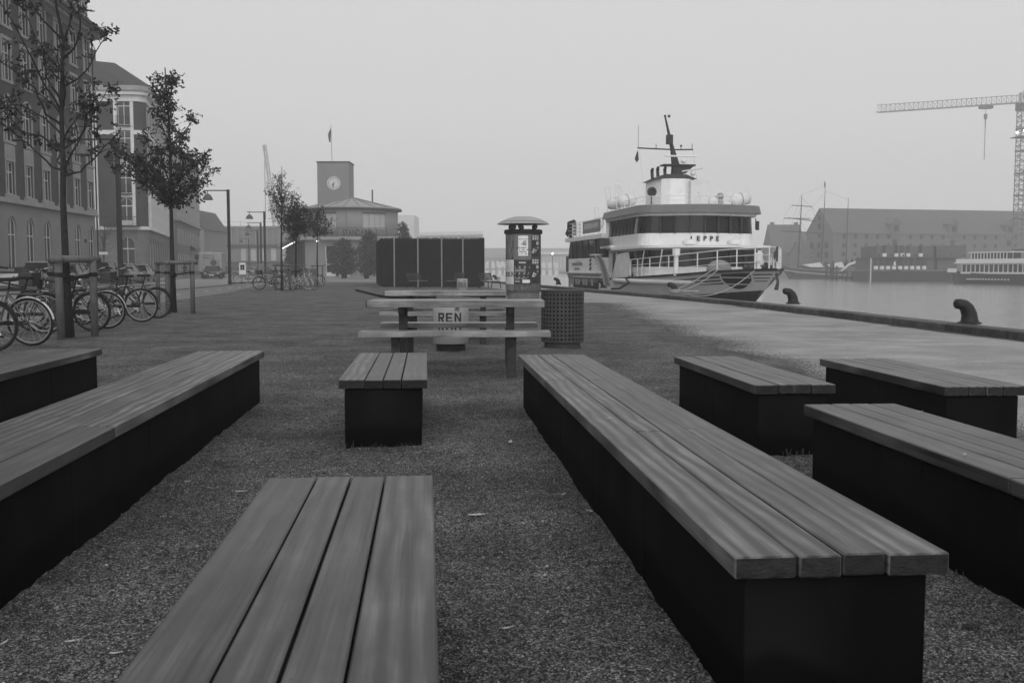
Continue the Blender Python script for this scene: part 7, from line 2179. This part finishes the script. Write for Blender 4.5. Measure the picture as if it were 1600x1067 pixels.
    # pale things behind the glass: screens and seats by the window
    for l, s, w_, z0, z1 in ((17.6, 52.25, .5, 3.12, 3.5), (19.9, 52.1, .35, 3.15, 3.6), (21.2, 52.5, .16, 3.15, 3.7), (21.55, 52.7, .10, 3.15, 3.75)):
        b = MB(); b.box(*[l - LC - w_ / 2, l - LC + w_ / 2], s - SC - .42, s - SC - .40, z0, z1); 
    wall('visor_lower', rounded(W0 - .12, W1 + .12, 51.6, 60.2, .75, 1.1), 3.965, 4.12, M['white2'])
    wall('visor', rounded(W0 - .30, W1 + .30, 51.2, 60.4, .8, 1.2), 4.121, 4.54, vis, .035)
    wall('bridge_roof', rounded(W0 - .05, W1 + .05, 51.6, 60.2, .8, 1.2), 4.541, 4.58, M['white2'])
    # name
    pts = [('J', 1081.5), ('E', 1092.5), ('P', 1102.5), ('P', 1112.5), ('E', 1121.5)]
    cp, sp_ = math.cos(R(-AZF)), math.sin(R(-AZF))
    f0 = .49
    for i, ch in enumerate('JEPPE'):
        l = 18.05 + i * .37
        f = (l - W0 - 1.0) / (W1 - W0 - 2)
        s = 51.9 + .75 - .75 * math.sin(math.pi * f) - .03
        slope = -.75 * math.cos(math.pi * f) * math.pi / (W1 - W0 - 2)
        mt = Matrix.Translation(o_(l, s - .01, 2.72)) @ Matrix.Rotation(math.atan(slope), 4, 'Z') @ Matrix.Rotation(math.pi / 2, 4, 'X')
        text('name_letter', ch, .36, M['ink'], t, mt, .006, .012)
    # ---- aft superstructure
    A0, A1 = 15.3, 22.3
    outl = lambda a, b, s0, s1: [(a - LC, s0 - SC), (b - LC, s0 - SC), (b - LC, s1 - SC), (a - LC, s1 - SC)]
    mb = MB(); mb.prism(outl(A0, A1, 59.6, 71.0), .60, .78); mb.build('main_deck_edge', M['white2'], t)
    mb = MB(); mb.prism(outl(A0 - .25, A1 + .25, 60.6, 72.4), .782, .86); mb.build('aft_deck', M['white2'], t)
    mb = MB(); mb.prism(outl(A0 + .02, A1, 60.6, 70.6), .862, 1.80); mb.build('aft_wall', wh, t)
    mb = MB(); mb.prismx([(60.6 - SC, 1.801), (70.9 - SC, 1.801), (70.3 - SC, 3.0), (60.6 - SC, 3.0)], A0 + .05 - LC, A1 - LC); mb.build('aft_windows', M['glass_s'], t)
    me = MB().box(-.04, .03, -.06, .06, 1.80, 3.0).mesh('aft_window_pillar', fun)
    for s in (61.6, 62.6, 64.6, 66.4, 68.2, 69.6): link('aft_window_pillar', me, t, Matrix.Translation(o_(A0 + .03, s, 0)))
    mb = MB(); mb.prism(outl(A0 - .15, A1 + .15, 60.2, 71.0), 3.001, 3.27); mb.build('aft_roof', wh, t)
    # lower side windows (hull saloon) with pale blinds
    def side_quad(name, m, s0, s1, z0, z1, off=.02):
        mb = MB(); vs = []
        n = 4
        for i in range(n + 1):
            s = s0 + (s1 - s0) * i / n
            for z in (z0, z1): vs.append(o_(LC - hb(s, z) - off, s, z))
        mb.add(vs, [(2 * i, 2 * i + 1, 2 * i + 3, 2 * i + 2) for i in range(n)]); return mb.build(name, m, t)
    side_quad('lower_window_band', M['glass_s'], 61.2, 70.6, -.2, .50)
    bm_ = mat('window_blind_grey', .3, .7)
    for s in (62.6, 64.2, 65.0, 66.4, 67.2, 68.4, 69.2): side_quad('blind', bm_, s, s + .6, .02, .42, .035)
    side_quad('upper_strake', wh, 59.2, 71.6, .505, .60, .03)
    # entrance bay between the two blocks
    mb = MB(); mb.prism(outl(A0 + .4, A1, 58.4, 60.6), .52, 3.0); mb.build('entrance_bay', M['white2'], t)
    mb = MB(); mb.box(A0 + .38 - LC, A0 + .399 - LC, 58.9 - SC, 59.6 - SC, .6, 2.1); mb.build('entrance_door', dkm, t)
    mb = MB(); mb.prism(outl(A0 - .1, A0 + 1.4, 58.3, 60.8), 2.35, 2.5); mb.build('entrance_canopy', wh, t)
    mb = MB(); mb.box(A0 - .25 - LC, A0 + .0 - LC, 58.9 - SC, 60.4 - SC, 2.52, 2.95); mb.build('name_light', dkm, t)
    for s0, s1 in ((58.5, 59.2), (60.0, 60.9)):
        mb = MB()
        for z in (.55, .85, 1.15): mb.tube([o_(A0 - .02, s0, z - .35), o_(A0 - .02, s1, z - .35)], .035, 5)
        for s in (s0, s1): mb.tube([o_(A0 - .02, s, .1), o_(A0 - .02, s, .82)], .035, 5)
        mb.build('boarding_gate', wh, t)
    # slanted white bulwark panel ahead of the entrance
    mb = MB(); sA, sB = 54.2, 58.2
    vs = [o_(LC - hb(sA, .6) + .02, sA, sheer(sA)), o_(LC - hb(sB, .5) + .02, sB, sheer(sB)), o_(A0 + .1, sB - .7, 1.95), o_(A0 + .1, sA + .9, 2.05)]
    mb.add(vs + [(x + .06, y, z) for x, y, z in vs], [(0, 1, 2, 3), (7, 6, 5, 4), (0, 3, 7, 4), (1, 5, 6, 2)]); mb.build('bulwark_panel', M['white2'], t)
    # logo marks on the aft wall (three slanting bars, faded lines of lettering)
    for k in range(3):
        b = MB(); z = .98 + k * .27
        b.add([o_(A0 - .002, 64.1, z), o_(A0 - .002, 63.55, z + .1), o_(A0 - .002, 63.55, z + .27), o_(A0 - .002, 64.1, z + .17)], [(0, 1, 2, 3)]); b.build('logo_bar', M['ink'], t)
    rg = random.Random(3); fd = mat('faded_lettering', .2, .7)
    b = MB(); s = 69.3
    while s > 66.2:
        h = .20 if rg.random() < .75 else .34
        b.add([o_(A0 - .003, s, 1.32), o_(A0 - .003, s - .14, 1.32), o_(A0 - .003, s - .14, 1.32 + h), o_(A0 - .003, s, 1.32 + h)], [(0, 1, 2, 3)]); s -= .2
    s = 68.7
    while s > 67.0:
        b.add([o_(A0 - .003, s, 1.02), o_(A0 - .003, s - .1, 1.02), o_(A0 - .003, s - .1, 1.18), o_(A0 - .003, s, 1.18)], [(0, 1, 2, 3)]); s -= .16
    tag(b.build('worn_lettering', fd, t), kind='stuff')
    # ---- rails helper
    def rail(name, path, h, nm=2, rr=.022, m=None, step=1):
        mb = MB()
        for k in range(nm + 1):
            z = h * (k + 1) / (nm + 1); mb.tube([(x, y, zz_ + z) for x, y, zz_ in path], rr if k == nm else rr * .6, 5)
        mb.build(name, m or wh, t)
        me = MB().tube([(0, 0, 0), (0, 0, h)], rr * 1.2, 6).mesh(name + '_post', m or wh)
        for p in path[::step]: link(name + '_post', me, t, Matrix.Translation(p))
    fr = [S0 + .15, 42.9, 43.6, 44.6, 45.8, 47.2, 48.8, 49.6, 51.6, 53.2, 54.3]
    for sd in (-1, 1):
        rail('bow_rail', [o_(LC + sd * max(0, hb(s, sheer(s)) - .10), s + .05, sheer(s)) for s in fr], .98, 2, .026)
    # braces of the rail under the deck slab
    for s in (50.6, 52.6):
        b = MB(); l = LC - hb(s, .7) + .1; b.tube([o_(l, s - .4, 2.1), o_(l, s, 1.3), o_(l, s, sheer(s))], .035, 5); b.build('deck_bracket', wh, t)
    # foredeck gear
    b = MB(); b.smooth = True
    b.ball(o_(18.0, 47.6, 1.02), .62, 12, (1.05, .7, .85)); b.build('covered_winch', mat('grey_tarpaulin', .2, .8, .25, 3, .3), t)
    for l, s, z, rr in ((17.6, 50.9, 2.345, .40), (20.0, 50.7, 2.345, .38)):
        b = MB(); b.smooth = False; b.lathe([(rr, z + .05), (rr, z + .2), (rr * .8, z + .27), (rr * .4, z + .31), (.001, z + .32)], 28, (l - LC, s - SC)); b.lathe([(rr * .6, z), (rr * .6, z + .05)], 16, (l - LC, s - SC)); b.build('radar_dome', wh, t)
    b = MB(); b.tube([o_(16.2, 48.9, .75), o_(16.2, 48.9, 1.75)], .12, 10); b.tube([o_(16.2, 48.9, 1.75), o_(16.2, 48.9, 2.12)], .20, 10); b.build('deck_crane_post', wh, t)
    b = MB(); b.tube([o_(18.8, 44.6, .95), o_(18.8, 44.6, 1.2)], .14, 10); b.tube([o_(18.8, 44.6, 1.45), o_(18.8, 44.6, 1.85)], .2, 10); b.tube([o_(18.8, 44.6, 1.2), o_(18.8, 44.6, 1.45)], .1, 8); b.build('windlass_post', wh, t)
    b = MB(); b.tube([o_(18.1, 44.7, 1.16), o_(19.5, 44.7, 1.16)], .12, 8); b.tube([o_(18.3, 44.7, 1.16), o_(18.36, 44.7, 1.16)], .26, 10); b.tube([o_(19.2, 44.7, 1.16), o_(19.26, 44.7, 1.16)], .26, 10); b.build('windlass', dkm, t)
    b = MB(); b.tube([o_(LC, 42.62, 1.1), o_(LC, 42.6, 2.1)], .05, 6); b.add([o_(LC - .03, 42.6, 2.0), o_(LC - .16, 42.65, 1.8), o_(LC - .14, 42.65, 1.5), o_(LC - .03, 42.6, 1.6)], [(0, 1, 2, 3)]); b.build('jackstaff', dkm, t)
    b = MB(); b.tube([o_(LC + .1, 42.9, .9), o_(LC + .15, 42.8, .5), o_(LC + .12, 42.9, .15)], [.06, .06, .1], 6); b.build('anchor', dkm, t)
    # ---- bridge roof gear
    rail('roof_rail', [o_(W0 + .2 + k * .0, 59.6 - k * 1.3, 4.58) for k in range(6)] + [o_(W0 + 1.3, 52.2, 4.58), o_(W0 + 2.6, 51.9, 4.58), o_(W0 + 4.0, 51.9, 4.58), o_(W0 + 5.2, 52.2, 4.58)], .45, 1, .018)
    b = MB(); b.smooth = False
    b.prism([(17.7 - LC, 57.4 - SC), (17.85 - LC, 56.8 - SC), (18.3 - LC, 56.45 - SC), (19.2 - LC, 56.45 - SC), (19.7 - LC, 56.8 - SC), (19.85 - LC, 57.4 - SC), (19.85 - LC, 59.6 - SC), (17.75 - LC, 59.6 - SC)], 4.582, 6.35); b.build('funnel', wh, t)
    b = MB(); b.add([o_(17.55, 56.7, 6.36), o_(20.0, 56.7, 6.36), o_(20.0, 59.8, 6.36), o_(17.55, 59.8, 6.36), o_(18.2, 57.1, 6.66), o_(19.5, 57.1, 6.66), o_(19.5, 59.4, 6.66), o_(18.2, 59.4, 6.66)],
                    [(0, 3, 2, 1), (4, 5, 6, 7), (0, 1, 5, 4), (1, 2, 6, 5), (2, 3, 7, 6), (3, 0, 4, 7)]); b.build('funnel_cap', fun, t)
    for l, h in ((17.85, 6.95), (18.2, 7.05), (18.65, 7.05)):
        b = MB(); b.tube([o_(l, 58.5, 6.3), o_(l - .05, 58.5, h)], .10, 8); b.tube([o_(l - .05, 58.5, h), o_(l - .05, 58.35, h + .14)], [.11, .08], 8); b.build('exhaust_pipe', fun, t)
    b = MB(); b.add([o_(19.5, 56.3, 6.25), o_(20.5, 56.2, 6.25), o_(20.5, 56.2, 6.05), o_(19.95, 56.3, 5.6), o_(19.95, 56.3, 4.6), o_(19.5, 56.3, 4.6)] + [o_(19.5, 56.7, 6.25), o_(20.5, 56.7, 6.25), o_(20.5, 56.7, 6.05), o_(19.95, 56.7, 5.6), o_(19.9, 56.7, 4.6), o_(19.5, 56.7, 4.6)],
                    [(0, 1, 2, 3, 4, 5), (11, 10, 9, 8, 7, 6)] + [(k, k + 6, (k + 1) % 6 + 6, (k + 1) % 6) for k in range(6)]); b.build('lookout_wing', M['white2'], t)
    ml = 19.25
    b = MB(); b.tube([o_(ml, 58.3, 6.7), o_(ml - .05, 58.3, 7.35), o_(ml - .25, 58.3, 8.25), o_(ml - .42, 58.3, 8.9), o_(ml - .72, 58.3, 10.15)], [.34, .26, .14, .1, .05], 8); b.build('mast', fun, t)
    b = MB(); b.prism([(ml - .9 - LC, 57.9 - SC), (ml + 1.1 - LC, 57.9 - SC), (ml + 1.1 - LC, 58.7 - SC), (ml - .9 - LC, 58.7 - SC)], 7.25, 7.34); b.add([o_(ml - .2, 58.0, 7.25), o_(ml + 1.0, 58.0, 7.25), o_(ml + .5, 58.0, 6.8), o_(ml - .1, 58.0, 6.7), o_(ml - .2, 58.6, 7.25), o_(ml + 1.0, 58.6, 7.25), o_(ml + .5, 58.6, 6.8), o_(ml - .1, 58.6, 6.7)], [(0, 1, 2, 3), (7, 6, 5, 4), (0, 4, 5, 1), (1, 5, 6, 2), (2, 6, 7, 3), (3, 7, 4, 0)]); b.build('mast_platform', fun, t)
    b = MB(); b.box(ml - .62 - LC, ml - .28 - LC, 58.1 - SC, 58.45 - SC, 8.55, 9.1); b.build('mast_light_box', fun, t)
    b = MB(); b.ball(o_(ml - .75, 58.25, 10.2), .08, 6); b.ball(o_(ml - .5, 58.25, 10.2), .09, 6); b.build('masthead_light', fun, t)
    b = MB(); b.tube([o_(ml - 2.45, 58.2, 8.28), o_(ml - .2, 58.2, 8.22), o_(ml + 1.0, 58.2, 8.25)], .045, 6); yd = b.build('signal_yard', fun, t)
    for l, z0, z1, r_ in ((ml - 2.4, 8.3, 9.6, .012), (ml - 1.3, 8.28, 8.55, .02), (ml + .95, 8.28, 8.6, .02), (ml + .25, 8.28, 8.4, .02)):
        b = MB(); b.tube([o_(l, 58.2, z0), o_(l, 58.2, z1)], r_, 4); 
        if z1 < 8.5 and l > ml: b.ball(o_(l, 58.2, z1 + .05), .07, 6)
        b.build('whip_aerial', fun, t)
    b = MB(); b.add([o_(ml - 2.45, 58.2, 8.15), o_(ml - 2.62, 58.2, 7.65), o_(ml - 2.5, 58.2, 7.4), o_(ml - 2.36, 58.2, 7.6), o_(ml - 2.4, 58.2, 8.0)], [(0, 1, 2, 3, 4)]); b.build('pennant', fun, t)
    for l in (ml - 2.35, ml + 1.0):
        b = MB(); b.tube([o_(l, 58.2, 8.25), o_(l + .12, 57.0, 4.6)], .008, 3); b.build('halyard', M['galv'], t)
    b = MB(); b.tube([o_(ml - .95, 57.6, 7.78), o_(ml + 1.05, 57.7, 7.78)], .055, 6); b.ball(o_(ml + .25, 57.7, 7.5), .18, 8, (1, 1, .8)); b.build('radar_scanner', wh, t)
    b = MB(); b.tube([o_(ml + .0, 57.2, 6.84), o_(ml + 1.1, 56.7, 7.0)], .05, 6); b.ball(o_(ml + .6, 57.0, 6.72), .16, 6); b.build('lower_radar_scanner', M['white2'], t)
    # life raft canisters in their cradles
    def raft(l, s, z, L_=1.35, r_=.40, a=0.25, tall=1.5):
        b = MB(); b.smooth = True; c = Vector(o_(l, s, z)); d = Vector((math.cos(a), math.sin(a), .12))
        n = 8; pts = []; rs = []
        for k in range(n + 1):
            f = k / n * 2 - 1; pts.append(c + d * f * L_ / 2); rs.append(max(.04, r_ * (1 - abs(f) ** 4.0) ** .5))
        b.tube(pts, rs, 14); o = b.build('life_raft', M['white2'], t)
        b = MB(); b.tube([c - d * .03, c + d * .03], r_ + .012, 16); b.build('raft_strap', M['galv'], o)
        for f in (-.35, .35):
            p = c + d * f * L_
            b = MB()
            for q in (-.13, .13): b.tube([p + Vector((q, -.1, -r_ - .15)), p + Vector((q - .14, -.15, tall - r_ - .15))], .028, 5)
            b.tube([p + Vector((-.27, -.15, tall - r_ - .15)), p + Vector((-.01, -.15, tall - r_ - .15))], .028, 5)
            b.build('raft_cradle', wh, t)
    raft(15.9, 57.4, 5.1, 1.35, .37); raft(15.6, 58.7, 5.0, 1.15, .34)
    raft(21.85, 54.6, 5.05, 1.4, .36, .1, 1.1); raft(20.9, 56.0, 5.0, 1.0, .31, .1, .95)
    b = MB(); b.torus(o_(16.75, 55.0, 5.45), .19, .09, 'y', 18, 8); b.tube([o_(16.75, 55.05, 5.45), o_(16.75, 55.1, 5.45)], .18, 10); b.tube([o_(16.75, 55.1, 4.6), o_(16.75, 55.1, 5.3)], .04, 6); b.build('search_light', fun, t)
    b = MB(); b.tube([o_(20.2, 53.4, 4.58), o_(20.2, 53.4, 5.0)], .12, 8); b.ball(o_(20.2, 53.4, 5.12), .2, 8); b.build('compass_stand', M['galv'], t)
    b = MB(); b.tube([o_(W1 + .12, 53.3, 3.3), o_(W1 + .12, 53.3, 3.9)], .03, 5); b.box(W1 + .08 - LC, W1 + .24 - LC, 53.1 - SC, 53.2 - SC, 3.25, 3.75); b.build('wing_mirror', fun, t)
    # ---- aft roof gear
    rail('aft_roof_rail', [o_(A0, 60.5 + k * 1.25, 3.27) for k in range(9)], 1.0, 3, .02)
    b = MB(); b.box(A0 - .06 - LC, A0 - .03 - LC, 61.0 - SC, 65.8 - SC, 3.42, 4.22); bn = b.build('banner', mat('banner_grey', .2, .7, .1, 3), t)
    mt = Matrix.Translation(o_(A0 - .07, 63.4, 3.84)) @ Matrix.Rotation(-math.pi / 2, 4, 'Z') @ Matrix.Rotation(math.pi / 2, 4, 'X')
    text('lettering', 'KØBENHAVN', .52, M['white2'], bn, mt, .003, .008, sx=1.22)
    for s in (67.0, 68.0, 69.0):
        b = MB()
        for k in range(4): b.box(A0 - .02 - LC, A0 + .02 - LC, s - .32 - SC, s + .25 - SC, 3.33 + k * .24, 3.45 + k * .24)
        b.build('louvre_rack', wh, t)
    raft(16.4, 66.3, 4.15, 1.5, .42, 1.3, 1.7)
    b = MB(); b.smooth = True; b.tube([o_(15.5, 70.6, 3.3), o_(15.5, 70.75, 3.6), o_(15.55, 70.5, 4.3), o_(15.6, 70.1, 4.5)], [.2, .42, .38, .12], 12); b.build('rubber_dinghy', M['rubber'], t)
    b = MB(); b.tube([o_(15.4, 71.2, .86), o_(15.4, 71.2, 2.0)], .14, 8); b.build('stern_vent', dkm, t)
    # tall white flue between the blocks
    b = MB(); b.tube([o_(15.7, 60.2, 2.3), o_(15.55, 60.2, 4.1)], [.26, .14], 8); b.build('vent_trunk', wh, t)
    # gangway: ribbed curved chute to the quay
    b = MB(); vs = []; n = 12
    for k in range(n + 1):
        f = k / n; s = 61.3 - 7.6 * f; x = 15.05 - 1.2 * f; z = 1.87 - 1.74 * f ** 2
        for dy in (-.15, .15): vs.append(o_(x + dy, s, z))
    b.add(vs, [(2 * i, 2 * i + 1, 2 * i + 3, 2 * i + 2) for i in range(n)])
    b.build('gangway', mat('gangway_grey', .07, .6), t)
    for dy in (-.15, .15):
        b = MB(); b.tube([(x, y, z + .06) for x, y, z in vs[(0 if dy < 0 else 1)::2]], .05, 6); b.build('gangway_rail', vis, t)
    me = MB().box(-.13, .13, -.03, .03, 0, .03).mesh('gangway_tread', vis)
    for i in range(0, n): link('gangway_tread', me, t, Matrix.Translation(((vs[2 * i][0] + vs[2 * i + 2][0]) / 2, (vs[2 * i][1] + vs[2 * i + 1][1]) / 2, (vs[2 * i][2] + vs[2 * i + 2][2]) / 2 + .02)))
    b = MB(); b.box(A0 - .35 - LC, A0 + .1 - LC, 61.2 - SC, 62.6 - SC, 1.95, 2.02); b.build('gangway_top', wh, t)
    bpy.context.view_layer.update()
    return t, (lambda l, s, z: t.matrix_world @ Vector(o_(l, s, z)))
FERRY, FP = ferry()
def rope(label, pts, r=.021, m=None):
    base = Vector(pts[0]); 
    mb = MB(); mb.smooth = True; mb.tube([Vector(p) - base for p in pts], r, 6)
    o = mb.build('mooring_rope', m or M['rope']); o.location = base; tag(o, label, 'rope', None)
M['rope'] = mat('white_rope', .3, .8, .2, 30)
def sag(a, b, d, n=14):
    a, b = Vector(a), Vector(b); return [a.lerp(b, k / n) - Vector((0, 0, d * 4 * (k / n) * (1 - k / n))) for k in range(n + 1)]
pbol = G(1052, 458, .12); bo = Vector((X(1054, pbol.y), pbol.y, .24))
rope('tight upper mooring rope from the bollard up to the covered winch', sag(bo, FP(17.15, 46.0, 1.1), .06))
rope('second tight rope lying close along the upper one', sag(bo + Vector((.1, 0, -.06)), FP(17.3, 45.8, 1.08), .16))
rope('slack lower mooring rope sagging from the bollard to the bow post', sag(bo + Vector((.1, -.1, -.08)), FP(18.3, 43.6, 1.12), .55))
mb = MB(); mb.smooth = True
for k in range(3): mb.torus((0, 0, k * .05), .22 + .01 * k, .03, 'z', 18, 6)
for k in range(5):
    a = k * 1.3; mb.tube([(.2, 0, .02), (.45 + .1 * k, .1 * math.sin(a), .05), (.7 + .08 * k, .15 * math.cos(a), .02), (.95, .05 * k - .1, .06)], .028, 5)
o = mb.build('rope_coil', M['rope']); o.location = (bo.x, bo.y - .02, .15); tag(o, 'tangle of white rope wound round the bollard before the ferry', 'rope')
rope('dark water hose hanging from the ferry deck down to the quay', [FP(15.45, 54.2, .75), FP(15.1, 54.4, .55), Vector((X(982, 48.5), 48.5, .42)), Vector((X(968, 48), 48, .15)), Vector((X(955, 47.8), 47.8, .14))], .05, M['rubber'])
# ------------------------------------------------------------------ fog
mb = MB(); mb.box(-760, 760, -60, 900, -4.0, 68)
hz = mb.build('haze', [])
hm = bpy.data.materials.new('fog'); hm.use_nodes = True
n = hm.node_tree.nodes; n.clear()
pv = n.new('ShaderNodeVolumePrincipled'); ou = n.new('ShaderNodeOutputMaterial')
pv.inputs['Color'].default_value = (1, 1, 1, 1)
pv.inputs['Density'].default_value = 0.0014
pv.inputs['Anisotropy'].default_value = 0.2
hm.node_tree.links.new(pv.outputs[0], ou.inputs['Volume'])
hz.data.materials.append(hm)
tag(hz, kind='stuff')
